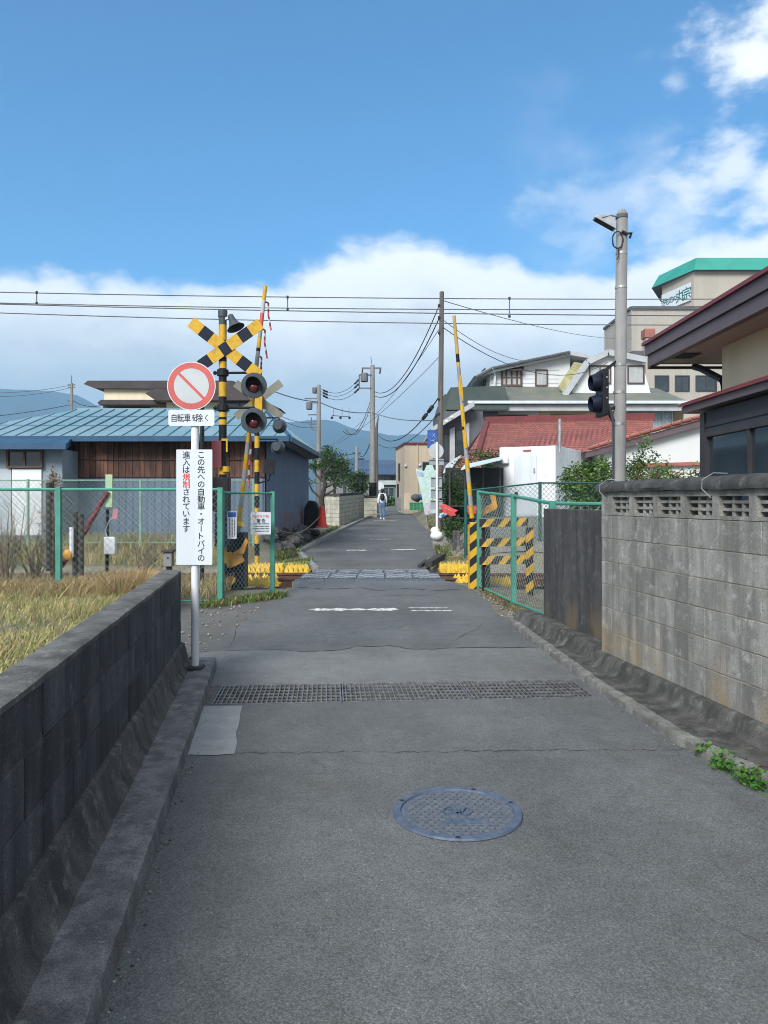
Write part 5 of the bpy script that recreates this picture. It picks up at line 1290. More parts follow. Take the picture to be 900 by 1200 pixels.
def build_blue_shed():
    t = thing('shed', 'long shed with a pale blue hipped metal roof and charred plank front beyond the track', 'shed', (-7, 22, .3))
    A = V((-3.3, 21, 0)); B = V((-2.87, 28.4, 0)); zb, ze = .35, 3.22
    mb = MB(); mb.prism([(-8.8, 21.0, zb), A + V((0, 0, zb)), B + V((0, 0, zb)), (-8.8, 28.4, zb)], (0, 0, ze - zb - .03), SHEDWALL); mb.build('wall', t)
    mb = MB(); corrugated(mb, A + V((.03, 0, 0)), B + V((.03, 0, 0)), .55, 3.18, SHEDWALL, .16, .022)
    corrugated(mb, A + V((.055, .2, 0)), B + V((.055, 0, 0)), .50, 1.15, SHEDRUST, .16, .022); mb.build('side_cladding', t)
    mb = MB(); x = -8.75; rn = random.Random(6)
    while x < -3.4:
        w = rn.uniform(.13, .2); d = rn.uniform(.02, .05); mb.box((x, 20.99 - d, 2.15), (x + w - .014, 20.99, 3.12), PLANK); x += w
    mb.box((-8.8, 20.925, 2.62), (-3.4, 20.945, 2.65), WOODDK); mb.build('planks', t)
    mb = MB(); corrugated(mb, (-8.8, 20.97, 0), (-3.35, 20.97, 0), .35, 2.12, SHEDWALL, .2, .02); mb.build('front_cladding', t)
    # roof: hipped, standing seams
    e = [V((-12.4, 20.45, 3.2)), V((-2.55, 20.45, 3.2)), V((-2.36, 28.9, 3.2)), V((-12.4, 28.9, 3.2))]; r0, r1 = V((-9.9, 24.6, 4.42)), V((-3.85, 24.6, 4.38))
    mb = MB(); up = V((0, 0, .05))
    for q in ([e[0], e[1], r1, r0], [e[1], e[2], r1], [e[2], e[3], r0, r1], [e[3], e[0], r0]): mb.poly([p + up for p in q], BLUEROOF)
    mb.poly([p for p in e][::-1], BLUEROOF_DK)
    n = 24
    for i in range(n + 1):
        p = e[0].lerp(e[1], i / n); rr = r0.x + (r1.x - r0.x) * 0
        x = p.x; top = r0.lerp(r1, min(max((x + .9 - r0.x) / (r1.x - r0.x), 0), 1)) if False else None
        # seams run straight up the slope until they meet the ridge or a hip
        if x < r0.x: f = (x - e[0].x) / (r0.x - e[0].x)
        elif x > r1.x: f = (e[1].x - x) / (e[1].x - r1.x)
        else: f = 1
        q = V((x, e[0].y + (r0.y - e[0].y) * f, e[0].z + (r0.z - e[0].z) * f))
        if f > .05: mb.bar(p + up + V((0, 0, .012)), q + up + V((0, 0, .012)), .035, .03, BLUEROOF)
    for i in range(1, 16):
        p = e[1].lerp(e[2], i / 16); f = min(1, min(i / 8, (16 - i) / 8)); q = V((e[1].x + (r1.x - e[1].x) * f, p.y, e[1].z + (r1.z - e[1].z) * f)); mb.bar(p + up + V((0, 0, .012)), q + up + V((0, 0, .012)), .03, .025, BLUEROOF)
    # cross laps between the seams
    for f in (.36, .70): 
        a = e[0].lerp(r0, f); b = e[1].lerp(r1, f); mb.bar(a + up + V((0, 0, .004)), b + up + V((0, 0, .004)), .02, .012, BLUEROOF_DK)
    mb.bar(r0 + up, r1 + up, .18, .07, BLUEROOF); mb.bar(e[1] + up, r1 + up, .1, .06, BLUEROOF_DK)
    mb.build('roof', t)
    mb = MB(); mb.bar(e[0] + V((0, -.03, -.03)), e[1] + V((0, -.03, -.03)), .06, .14, BLUEROOF_DK); mb.bar(e[1] + V((.03, 0, -.03)), e[2] + V((.03, 0, -.03)), .06, .14, BLUEROOF_DK); mb.build('eave_trim', t)
    mb = MB(); mb.prism([(-2.75, 20.9, 3.05), (-2.6, 20.5, 3.12), (-2.45, 28.8, 3.12), (-2.8, 28.5, 3.05)], (0, 0, .04), DGREY); mb.build('eave_soffit', t)
    # left wing
    mb = MB(); mb.box((-16, 19.95, .3), (-8.45, 24, 2.86), mat('wing_grey_blue', (.26, .31, .36), (.2, .25, .3), scale=1, bump=0)); mb.build('wing_wall', t)
    mb = MB(); mb.box((-9.75, 19.9, .6), (-8.98, 19.949, 2.34), WHITE); mb.box((-11.2, 19.91, .6), (-9.78, 19.949, 2.34), mat('wing_pale', (.50, .54, .58), (.42, .46, .5), bump=0)); mb.build('wing_panel', t)
    window(t, (-9.88, 19.9, 2.36), (1, 0, 0), .95, .48, BRNFRAME, GLASS_BLUE, 2, 0, .06, .06)
    mb = MB(); mb.prism([(-16, 19.45, 2.93), (-8.15, 19.45, 2.93), (-8.5, 20.42, 3.17), (-16, 20.42, 3.17)], (0, 0, -.05), BLUEROOF_DK)
    mb.bar((-16, 19.43, 2.90), (-8.13, 19.43, 2.90), .06, .16, BLUEROOF_DK); mb.bar((-8.13, 19.43, 2.90), (-8.45, 20.42, 3.10), .06, .16, BLUEROOF_DK); mb.build('wing_eave', t)
build_blue_shed()

def box_house(name, lab, u0, u1, v0, Y, D, mt, cat='house', zb=None):
    """walls from pixel columns u0..u1 at depth Y, top row v0"""
    a, b = P(u0, v0, Y), P(u1, v0, Y); zb = gz(0, Y) - .3 if zb is None else zb
    t = thing(name, lab, cat, ((a.x + b.x) / 2, Y, zb)); mb = MB(); mb.box((a.x, Y, zb), (b.x, Y + D, a.z), mt); mb.build('wall', t); return t
def slab_px(mb, pts, Y, D, mt): mb.prism([P(u, v, Y) for u, v in pts], (0, D, 0), mt)
def win_px(par, u0, u1, v0, v1, Y, fm, gm, nv=2, nh=0, fr=.06):
    a = P(u0, v1, Y - .002); b = P(u1, v0, Y - .002); return window(par, a, (1, 0, 0), b.x - a.x, b.z - a.z, fm, gm, nv, nh, fr, .07)

def build_left_far():
    t = box_house('house', 'cream two storey house with a dark brown flat roof behind the blue roofed shed', 122, 284, 452, 36, 7, CREAM)
    mb = MB(); slab_px(mb, [(98, 450), (103, 446), (272, 446), (290, 452), (282, 456), (112, 455)], 35.75, 8, BROWNROOF); mb.build('roof', t)
    mb = MB(); slab_px(mb, [(114, 472), (118, 468.5), (196, 468.5), (196, 474), (116, 474)], 34.9, 1.05, BROWNROOF); mb.build('lower_eave', t)
    win_px(t, 121, 176, 475, 492, 36, DKFRAME, GLASS, 4, 0, .08)
    mb = MB(); a, b = P(195, 467, 34.6), P(306, 490, 34.6); mb.box((a.x, 34.6, .3), (b.x, 35.98, a.z), CREAM); mb.build('front_wing', t)
    mb = MB(); slab_px(mb, [(170, 461), (180, 456), (280, 456), (329, 479), (318, 479), (296, 469), (182, 469)], 34.0, 1.9, BROWNROOF); mb.build('front_roof', t)
    win_px(t, 262, 300, 471, 490, 34.6, DKFRAME, GLASS, 2)
    # rocks under the shed's corner
    rn = random.Random(12)
    base = None
    for i in range(26):
        f = i / 25; y = 20.6 + 7.2 * f + rn.uniform(-.3, .3); x = -2.95 + .45 * f + rn.uniform(-.32, .22); r = rn.uniform(.17, .3)
        if base is None:
            mb = MB(); mb.sphere((0, 0, 0), (1, .85, .75), ROCK, 12, 9)
            for k, p in enumerate(mb.v): n3 = rn.uniform(.82, 1.14); mb.v[k] = V((round(p.x * n3 * 3.2) / 3.2 * .5 + p.x * .5, round(p.y * n3 * 3.2) / 3.2 * .5 + p.y * .5, p.z * n3))
            base = mb.build('rock', loc=(0, 0, 0)); o = base
            tag(o, 'dark mossy rock in the rough bank under the corner of the blue shed', 'rock', 'rocks banked under the shed wall')
        else: o = base.copy(); COL.objects.link(o)
        o.location = (x, y, gz(x, y) + rn.uniform(-.05, .3)); o.scale = (r, r * rn.uniform(.8, 1.2), r * rn.uniform(.7, 1)); o.rotation_euler = (0, 0, rn.uniform(0, 6))
    # cone
    Y = 25.4; c = P(377.5, 618, Y)
    t = thing('traffic_cone', 'tall red traffic cone standing on the rocks beside the shed', 'traffic cone', c)
    mb = MB(); mb.lathe([(.17, .03), (.16, .06), (.075, .66), (.07, .70), (.03, .705)], c, (0, 0, 1), CONE, 18); mb.build('cone_body', t, smooth=True)
    mb = MB(); mb.box(c + V((-.21, -.21, 0)), c + V((.21, .21, .035)), CONE); mb.build('base_plate', t, bevel=.01)
    mb = MB(); a, b = P(326, 621, 21.6), P(374, 606, Y - .12); pts = [a.lerp(b, k / 8) - V((0, 0, .28 * math.sin(math.pi * k / 8))) for k in range(9)]; mb.tube(pts, .016, ROPE, 5); tag(mb.build('rope'), 'slack rope strung from the shed corner to the red cone', 'rope')
    mb = MB(); c2 = P(365, 612, 26.6); mb.prism([c2 + V(p) for p in ((-.28, 0, -.2), (.24, 0, -.2), (.26, 0, .45), (.14, 0, .72), (-.10, 0, .78), (-.26, 0, .5))], (.03, .35, 0), BLK); tag(mb.build('covered_bundle', bevel=.05), 'black sheeted bundle behind the red cone by the shed', 'bundle')
    # garden wall and pillar
    t = thing('garden_wall', 'mossy cream block garden wall with dark coping along the left of the far lane', 'wall', (-1.8, 38, .4))
    A, B, C_ = V((-2.12, 36, .25)), V((-1.14, 43.6, .42)), V((-2.95, 36.2, .25)); d = (B - A).normalized()
    M = frame_mat(A, d); mb = MB(); blocks(mb, (B - A).length, .06, 7, 0, .14, GARDENWALL, .4, .2, .012, 3); mb.xf(M).build('lane_side', t)
    mb = MB(); mb.obox(A + V((0, 0, -.3)), d, V((-d.y, d.x, 0)), (B - A).length, .15, .37, FOOT_BLACK); mb.xf(Matrix.Translation((.02, 0, 0))); mb.build('footing', t)
    M = frame_mat(C_, (A - C_).normalized()); mb = MB(); blocks(mb, (A - C_).length, .06, 7, 0, .14, GARDENWALL, .4, .2, .012, 5); mb.xf(M).build('end_wall', t)
    mb = MB(); mb.obox(A + V((-.02, -.03, 1.47)), d, V((-d.y, d.x, 0)), (B - A).length, .22, .12, COPING); mb.obox(C_ + V((0, -.04, 1.475)), (A - C_).normalized(), V((0, 1, 0)), .88, .22, .11, COPING); mb.build('coping', t)
    t = thing('wall_pillar', 'stubby stacked block pillar at the foot of the tall concrete utility pole', 'pillar', (-.78, 45, .5)); mb = MB()
    a = P(426, 606, 44.8)
    for k in range(5): mb.box((a.x, 44.8, .45 + k * .25), (a.x + .78, 45.7, .45 + k * .25 + .238), GARDENWALL)
    mb.build('blocks', t, bevel=.01); mb = MB(); mb.box((a.x - .04, 44.75, 1.70), (a.x + .82, 45.75, 1.80), COPING); mb.build('cap', t)
    # trees over the wall
    Y = 32; t = thing('pruned_tree', 'cloud pruned garden tree with bent bare limbs behind the cream garden wall', 'tree', (P(379, 600, Y).x, Y, gz(-2.6, Y)))
    mb = MB(); b = P(379, 612, Y); pts = [b, P(377, 585, Y), P(381, 568, Y), P(378, 548, Y)]; mb.tube(pts, [.13, .11, .09, .05], BARK, 9); mb.build('trunk', t, smooth=True)
    for q in (((377, 585), (366, 575), (362, 566)), ((380, 572), (392, 566), (400, 552)), ((380, 566), (370, 556), (369, 548)), ((379, 556), (388, 546), (386, 533)), ((378, 582), (390, 575), (397, 566))):
        mb = MB(); mb.tube([P(u, v, Y + .1 * i) for i, (u, v) in enumerate(q)], [.06, .045, .025], BARK, 6); mb.build('limb', t)
    leaf_cloud('crown', [(P(369, 546, Y), (.36, .34, .14), 30), (P(386, 531, Y), (.38, .4, .3), 45), (P(398, 545, Y + .3), (.45, .4, .3), 50), (P(403, 553, Y + .2), (.3, .35, .2), 25), (P(362, 565, Y), (.2, .25, .12), 12), (P(396, 565, Y), (.26, .25, .16), 16), (P(381, 541, Y + .8), (.4, .4, .35), 34)], .10, [LEAF_DK, LEAF_MID], 71, t, clump=.10, per=12, weights=[.6, .4], aspect=.4)
    Y = 43.5; c = P(419, 566, Y + 1.2); t = thing('round_bush', 'dense round clipped bush above the cream garden wall', 'bush', (c.x, Y + 1.2, .6))
    leaf_cloud('foliage', [(c, (.72, .8, .72), 150)], .13, [LEAF_DK, LEAF_MID], 72, t, clump=.13, per=12, weights=[.75, .25]); mb = MB(); mb.tube([(c.x, Y + 1.2, .4), c], [.06, .03], BARK, 6); mb.build('stem', t)
    Y = 50; c = P(392, 550, Y); t = thing('garden_tree', 'dark evergreen garden tree behind the cloud pruned tree', 'tree', (c.x, Y, .6)); mb = MB(); mb.tube([(c.x, Y, .4), c], [.12, .05], BARK, 7); mb.build('trunk', t)
    leaf_cloud('crown', [(c, (1.2, 1.2, 1.0), 120), (c + V((-.8, 0, .8)), (.7, .7, .6), 50)], .18, [LEAF_DK, LEAF_MID], 73, t, clump=.2, per=12)
    # far houses at the end of the lane
    t = box_house('house', 'far house with a low dark blue roof beyond the end of the lane', 398, 468, 553, 82, 8, FARGREY)
    mb = MB(); a, b, c, d = P(386, 556, 81), P(474, 556, 81), P(462, 539, 86), P(402, 539, 86); mb.poly([a, b, c, d], FARBLUE); a2, b2 = P(386, 556, 81) + V((0, 10, 0)), P(474, 556, 81) + V((0, 10, 0)); mb.poly([b, b2, c], FARBLUE); mb.poly([a2, a, d], FARBLUE); mb.poly([b2, a2, d, c], FARBLUE); mb.poly([a, a2, b2, b], DGREY); mb.build('roof', t)
    win_px(t, 450, 462, 558, 566, 82, DKFRAME, GLASS, 2)
    t = box_house('house', 'far green walled house front at the end of the lane', 443, 466, 566, 76, 4, FARGREEN)
    mb = MB(); slab_px(mb, [(441, 568), (444, 563), (468, 563), (468, 568)], 75.6, 4.6, LGREY); mb.build('roof', t); win_px(t, 449, 462, 571, 582, 76, ALU, GLASS, 2)
    t = box_house('house', 'far grey roofed house left of the small utility pole', 372, 402, 553, 66, 6, FARGREY)
    mb = MB(); slab_px(mb, [(366, 554), (374, 546), (398, 546), (406, 554)], 65.5, 7, DGREY); mb.build('roof', t)
    t = thing('road_mirror', 'small round white sign on a pole at the end of the lane', 'sign', P(444, 595, 58)); mb = MB(); mb.tube([P(445.5, 597, 58), P(445.5, 568, 58)], .04, WHITE, 7); mb.build('pole', t); mb = MB(); mb.lathe([(.3, 0), (.3, .03)], P(445.5, 570, 57.9), (0, -1, 0), SIGNWHITE, 20); mb.build('disc', t)
    for i, (u0, u1, v0, v1, lab) in enumerate(((400, 445, 577, 598, 'low dark hedge behind the pillar at the end of the lane'), (446, 464, 583, 597, 'dark hedge closing the far end of the lane'))):
        a, b = P(u0, v0, 68), P(u1, v1, 68); c = (a + b) / 2; leafs = leaf_cloud('hedge', [(c, ((b.x - a.x) / 2, .8, (a.z - b.z) / 2), 120)], .2, [LEAF_DK, LEAF_MID], 81 + i, clump=.2, per=10); tag(leafs, lab, 'hedge')
build_left_far()

# ------------------------------------------------------------ the person
def skin_obj(name, pts, edges, mt, par, root=0, sub=2):
    me = bpy.data.meshes.new(name); o = bpy.data.objects.new(name, me); COL.objects.link(o); o.parent = par
    me.from_pydata([p for p, r in pts], edges, []); me.materials.append(mt)
    m = o.modifiers.new('skin', 'SKIN'); m.use_smooth_shade = True
    for i, (p, r) in enumerate(pts):
        s = me.skin_vertices[0].data[i]; s.radius = (r, r) if isinstance(r, (int, float)) else r; s.use_root = (i == root)
    s = o.modifiers.new('sub', 'SUBSURF'); s.levels = s.render_levels = sub; return o
def build_person():
    c = P(448, 608.5, 42); c.z = road_z(42)
    t = thing('person', 'person in white top and blue jeans walking away with a black backpack', 'person', c)
    pts = [((0, 0, .93), (.12, .09)), ((0, 0, 1.12), (.105, .085)), ((0, -.01, 1.30), (.125, .095)), ((0, 0, 1.44), .05), ((0, .02, 1.52), (.06, .07)), ((0, .03, 1.60), (.078, .092)), ((0, .02, 1.655), (.05, .06))]
    ed = [(0, 1), (1, 2), (2, 3), (3, 4), (4, 5), (5, 6)]
    def chain(frm, q):
        for p, r in q: pts.append((p, r)); ed.append((frm, len(pts) - 1)); frm = len(pts) - 1
        return frm
    wr = []
    for s, dy in ((1, .07), (-1, -.06)):
        w = chain(2, [((s * .16, -.01, 1.37), .052), ((s * .215, -.02 + dy * .2, 1.10), .038), ((s * .225, .03 + dy, .88), .026), ((s * .225, .035 + dy * 1.1, .83), (.018, .032))]); wr.append((s, dy, w))
        for k in range(4): y0 = .035 + dy * 1.1 + (k - 1.5) * .019; L = (.062, .074, .07, .055)[k]; chain(w, [((s * .224, y0, .79), .0085), ((s * .22, y0 + .004, .79 - L * .5), .008), ((s * .210, y0 + .008, .79 - L), .0065)])
        chain(w, [((s * .212, .075 + dy * 1.1, .815), .0095), ((s * .205, .085 + dy * 1.1, .775), .0075)])
    for s, kn, an in ((1, (.09, .05, .50), (.09, .05, .09)), (-1, (-.085, .03, .49), (-.085, -.10, .12))):
        w = chain(0, [((s * .085, 0, .86), .085), (kn, .055), (an, .036), ((an[0], an[1] + .14, max(an[2] - .055, .03)), .03)])
    body = skin_obj('body', pts, ed, SKIN, t)
    hair = MB(); hair.sphere((0, .012, 1.605), (.098, .105, .105), HAIR, 16, 12); hair.sphere((0, -.035, 1.545), (.088, .06, .10), HAIR, 12, 8); hair.xf(Matrix.Translation(c)); hair.build('hair', t, smooth=True)
    face = MB()
    for s in (-1, 1): face.sphere((s * .033, .112, 1.60), .012, HAIR, 8, 6)
    face.sphere((0, .128, 1.575), (.013, .018, .02), SKIN, 8, 6); face.sphere((0, .113, 1.54), (.024, .008, .006), SIGNRED, 8, 6); face.xf(Matrix.Translation(c)); face.build('face', t, smooth=True)
    sp = [((0, 0, .84), (.185, .145)), ((0, 0, 1.10), (.15, .115)), ((0, -.01, 1.30), (.155, .115)), ((0, -.01, 1.43), (.075, .07))]; se = [(0, 1), (1, 2), (2, 3)]
    for s, dy in ((1, .07), (-1, -.06)):
        b = len(sp); sp += [((s * .165, -.01, 1.365), .072), ((s * .225, -.02 + dy * .2, 1.10), .06), ((s * .23, .03 + dy, .88), .042)]; se += [(2, b), (b, b + 1), (b + 1, b + 2)]
    skin_obj('shirt', sp, se, SHIRT, t)
    jp = [((0, 0, .94), (.165, .125)), ((0, 0, 1.04), (.15, .11))]; je = [(0, 1)]
    for s, kn, an in ((1, (.09, .05, .50), (.09, .05, .10)), (-1, (-.085, .03, .49), (-.085, -.10, .13))):
        b = len(jp); jp += [((s * .085, 0, .84), .10), (kn, .075), (an, .062)]; je += [(0, b), (b, b + 1), (b + 1, b + 2)]
    skin_obj('jeans', jp, je, DENIM, t)
    for x, y, z, tl in ((.09, .05, .0, 0), (-.085, -.10, .02, 25)):
        mb = MB(); mb.sphere((x, y + .06, z + .04), (.048, .14, .04), SHIRT, 12, 8); mb.box((x - .045, y - .07, z), (x + .045, y + .19, z + .018), SHIRT); mb.xf(Matrix.Translation(c)); mb.build('shoe', t, smooth=True)
    mb = MB(); mb.sphere((0, -.17, 1.22), (.125, .085, .20), BLK, 16, 10); mb.sphere((0, -.235, 1.15), (.09, .04, .09), BLK, 12, 8); mb.xf(Matrix.Translation(c)); bp = mb.build('backpack', t, smooth=True)
    mb = MB()
    for s in (-1, 1): mb.tube([V((s * .09, -.12, 1.36)), V((s * .10, -.02, 1.445)), V((s * .11, .10, 1.36)), V((s * .12, .08, 1.18)), V((s * .10, -.10, 1.06))], .018, BLK, 6)
    mb.xf(Matrix.Translation(c)); mb.build('strap', bp, smooth=True)
build_person()

# ------------------------------------------------------------ right of the lane, beyond the track
def build_right_far():
    # beige building at the far right of the lane
    zb = .3; A, B, C_ = P(474, 521, 50), P(464, 528, 55.5), P(474, 521, 50); A.z = B.z = zb; H = P(0, 521, 50).z - zb
    t = thing('building', 'plain beige two storey building with red roof edge at the far lane', 'building', A)
    d1 = V((B.x - A.x, B.y - A.y, 0)); fx = V((3.6, .25, 0)); mb = MB(); mb.prism([A, A + fx, A + fx + d1, A + d1], (0, 0, H), BEIGE); mb.build('wall', t)
    mb = MB(); o = V((-.06, -.08, H)); mb.prism([A + o, A + fx + o, A + fx + d1 + o, A + d1 + o + V((0, .1, 0))], (0, 0, .14), REDCAP); mb.build('roof_edge', t)
    window(t, A + fx.normalized() * 1.15 + V((0, -.002, 2.55)), fx, 1.0, 1.25, ALU, GLASS, 2, 0, .06, .06)
    n1 = (-d1).normalized(); window(t, B + n1 * 2.2 + V((-.005, 0, 2.6)), n1, .7, 1.2, DKFRAME, GLASS, 1, 0, .06, .06); window(t, B + n1 * 1.2 + V((-.005, 0, .8)), n1, .9, 1.6, DKFRAME, GLASS, 1, 0, .06, .06)
    for f, z in ((.28, 3.55), (.28, 1.15), (.02, 3.5), (.05, 1.2)):
        mb = MB(); p = A + fx * f + V((0, -.05, z)); mb.sphere(p, .10, SIGNWHITE, 8, 6); mb.build('vent_cap', t)
    mb = MB(); mb.tube([A + fx * .24 + V((0, -.05, 0)), A + fx * .24 + V((0, -.05, H))], .035, BEIGE, 6); mb.build('downpipe', t)
    # crates and bags under it
    for i, (u, lab) in enumerate(((482, 'green plastic crate at the left end of the row before the beige building'), (486.5, 'second green crate from the left before the beige building'), (491, 'third green crate from the left before the beige building'), (495.5, 'green plastic crate at the right end of the row, below the blue bag'))):
        c = P(u, 598, 46); t = thing('crate', lab, 'crate', c, 'green crates before the beige building'); mb = MB(); mb.box(c + V((-.1, -.15, 0)), c + V((.1, .15, .42)), CRATE_GRN); mb.build('bin', t); mb = MB(); mb.box(c + V((-.115, -.165, .421)), c + V((.115, .165, .47)), CRATE_GRN); mb.build('rim', t)
    for i, (u, v, m, lab) in enumerate(((487, 583, DGREY, 'dark grey sack on top of the green crates'), (496, 582, CRATE_BLUE, 'blue sack on top of the green crates'))):
        mb = MB(); mb.sphere(P(u, v, 46.2), (.30, .26, .22), m, 9, 6); mb.sphere(P(u + 2, v + 1, 46.3), (.22, .22, .24), m, 8, 6); tag(mb.build('sack', smooth=True), lab, 'sack')
    for i, (u, v0, v1) in enumerate(((466.5, 583, 599), (477, 578, 597))):
        a, b = P(u - 3.5, v1, 48), P(u + 3.5, v0, 48); mb = MB(); mb.box((a.x, 48, a.z), (b.x, 48.5, b.z), (FARGREY, BEIGE)[i]); tag(mb.build('meter_cabinet', bevel=.01), ('grey cabinet at the left corner of the beige building', 'pale beige cabinet against the front of the beige building')[i], 'cabinet')
    # map banner
    Y = 29; t = thing('map_banner', 'tall pale green and blue map sheet hung at the roadside behind the sign post', 'banner', P(503, 606, Y))
    mb = MB(); slab_px(mb, [(487, 549), (497, 552), (500, 545), (507, 545), (509, 551), (516, 551), (521, 585), (515, 600), (498, 604), (495, 585)], Y, .02, MAPGREEN); mb.build('sheet', t)
    mb = MB(); slab_px(mb, [(488.5, 552), (496, 554), (497, 559), (489.5, 557)], Y - .012, .008, INKBLUE if 0 else mat('map_blue', (.35, .52, .68), bump=0)); slab_px(mb, [(497, 590), (506, 588), (507, 601), (498, 603)], Y - .012, .008, mat('map_pink', (.58, .33, .34), (.42, .5, .6), scale=7, lo=.45, hi=.55, bump=0)); mb.build('printed_panels', t)
    for u in (500, 515): mb = MB(); mb.tube([P(u, 612, Y + .05), P(u, 546, Y + .05)], .02, ALU, 6); mb.build('pole', t)
    # sign post seen from behind
    Y = 23.5; X = P(512, 0, Y).x; t = thing('road_sign', 'white sign post with a round grey sign back above a stack of blank plates', 'road sign', (X, Y, .1))
    mb = MB(); mb.tube([(X, Y, .05), (X, Y, P(0, 518, Y).z)], .038, WHITE, 12); mb.build('pole', t, smooth=True)
    mb = MB(); c = P(511, 528.5, Y + .06); mb.lathe([(.235, 0), (.235, .012)], c, (0, 1, 0), mat('sign_back_grey', (.42, .44, .44), (.36, .38, .38), bump=0), 28); mb.build('disc', t)
    SB = mat('plate_back_grey', (.26, .30, .33), (.22, .26, .29), bump=0)
    for v0, v1, wp in ((538, 545, 17), (559, 571, 13), (573, 584, 13), (586, 597, 14)):
        mb = MB(); a, b = P(511.5 - wp / 2, v1, Y + .05), P(511.5 + wp / 2, v0, Y + .05); mb.box(a, b + V((0, .01, 0)), SB); mb.build('plate', t)
        for v in (v0 + .7, v1 - .7): mb = MB(); a, b = P(511.5 - wp / 2, v + .6, Y + .02), P(511.5 + wp / 2, v - .6, Y + .02); mb.box(a, b + V((0, .028, 0)), ALU); mb.build('rail', t)
    t = thing('weight', 'white domed weights at the foot of the sign post', 'weight', (X, Y - .2, .4)); mb = MB(); mb.sphere(P(512, 628, Y - .25), (.21, .2, .15), WHITE, 14, 8); mb.build('lower_dome', t, smooth=True); mb = MB(); mb.sphere(P(510, 622, Y - .05), (.15, .15, .13), WHITE, 14, 8); mb.build('upper_dome', t, smooth=True)
    mb = MB(); a, b = P(506, 641, Y + .1), P(531, 629, Y + .1); mb.box((a.x, Y - .3, 0), (b.x, Y + .35, b.z), CONC); tag(mb.build('concrete_block', bevel=.02), 'low grey concrete block under the white sign post', 'block')
    for (u0, u1, v0, v1, Yd, lab) in ((531, 539, 622, 650, 21.2, 'mossy upright boundary stone beside the concrete block'), (539.5, 547, 636, 648, 20.2, 'short square boundary stone in front of the dark green fence post')):
        mb = MB(); a, b = P(u0, v1, Yd), P(u1, v0, Yd); mb.box((a.x, Yd, a.z - .1), (b.x, Yd + .22, b.z), FOOT_DARK); tag(mb.build('boundary_stone', bevel=.02), lab, 'stone')
    # red cloth banners, shelf with dark goods
    for i, (q, Yd, lab) in enumerate(((((515, 592), (521, 590.5), (526, 593), (531, 596), (537, 598), (533, 601), (535, 604), (528, 605.5), (524, 602), (520, 601), (518, 597)), 22.5, 'crumpled red cloth banner beside the sign post'), (((545, 592), (559, 593), (558, 602), (549, 603)), 21.8, 'red cloth banner hanging behind the dark green fence'))):
        mb = MB(); slab_px(mb, q, Yd, .05, BANNER_RED); o = mb.build('red_banner', bevel=.01); tag(o, lab, 'banner')
        mb = MB(); rn = random.Random(3 + i); u0, v0 = ((521, 594), (549, 596))[i]
        for k in range(4): mb.bar(P(u0 + k * 1.9, v0 + k * (1 if i == 0 else .2), Yd - .006), P(u0 + k * 1.9 + 1.2, v0 + k * (1 if i == 0 else .2) + 2, Yd - .006), .03, .006, SIGNWHITE)
        mb.build('faded_marks', o)
    mb = MB(); slab_px(mb, [(513, 603), (527, 597), (528, 601), (514, 608)], 22.9, .03, mat('striped_board', (.5, .55, .6), (.05, .12, .35), scale=9, lo=.48, hi=.52, bump=0)); tag(mb.build('striped_board'), 'tilted blue and white striped board under the crumpled red banner', 'board')
    t = thing('storage_rack', 'dark shaded rack of garden goods behind the dark green fence under the tarp', 'rack', P(538, 630, 23.4)); mb = MB()
    for u in (527, 545, 566, 586): mb.tube([P(u, 634, 23.6), P(u, 548, 24.0)], .035, WOODDK, 6)
    mb.build('legs', t)
    for v, mt in ((624, WOODDK), (608, WOODDK), (594, WOODDK)): mb = MB(); a, b = P(524, v, 23.4), P(588, v - 1.5, 23.4); mb.box(a, b + V((0, .7, 0)), mt); mb.build('shelf', t)
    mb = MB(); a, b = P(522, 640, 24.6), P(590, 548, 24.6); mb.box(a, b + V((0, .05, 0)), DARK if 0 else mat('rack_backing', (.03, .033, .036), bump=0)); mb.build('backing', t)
    mb = MB(); mb.prism([P(540, 551, 23.0), P(588, 539, 23.2), P(588, 536, 25.2), P(545, 545, 25.2)], (0, 0, .03), TARP); tag(mb.build('tarp_awning'), 'pale blue tarp awning slung between the bushes and the white cabin', 'awning')
    for i, (u, v, Yd, rx, rz, n, mts, lab) in enumerate((
        (531, 577, 24.3, .62, .72, 150, [LEAF_DK, LEAF_MID], 'dark green shrub between the sign post and the dark green fence'),
        (566, 540, 26.0, .9, .42, 120, [LEAF_DK, LEAF_MID], 'low leafy hedge above the tarp awning'),
        (687, 567, 21.2, .80, .58, 300, [LEAF_LT, LEAF_MID, LEAF_DK], 'bright green leafy shrub beside the white cabin behind the fence'),
        (742, 566, 20.2, 1.15, .62, 260, [LEAF_MID, LEAF_DK, LEAF_LT], 'tall shooting green shrub right of the concrete pole'),
        (790, 572, 17.5, .95, .38, 170, [LEAF_RED, LEAF_MID, LEAF_LT], 'reddish leaved hedge just above the mossy coping'),
        (533, 618, 22.6, .35, .3, 50, [LEAF_DK, LEAF_MID], 'small dark plant behind the concrete block'))):
        c = P(u, v, Yd); g0 = gz(c.x, Yd); t = thing('shrub', lab, 'shrub', (c.x, Yd, g0))
        bl = [(c, (rx, rx * .8, rz), n)]
        if i in (2, 3, 4):
            rn = random.Random(90 + i)
            for k in range(6): bl.append((c + V((rn.uniform(-rx, rx) * .9, 0, rz * rn.uniform(.5, .95))), (.16, .16, .2), 10))
        if i == 3:
            for u2, v2 in ((756, 520), (752, 530), (748, 540), (765, 538), (736, 545)): bl.append((P(u2, v2, Yd), (.12, .12, .22), 10))
        lo = max(g0 + .1, c.z - rz * 1.9); bl.append((V((c.x, Yd, (lo + c.z) / 2)), (rx * .8, rx * .6, (c.z - lo) / 2 + .1), n // 2))
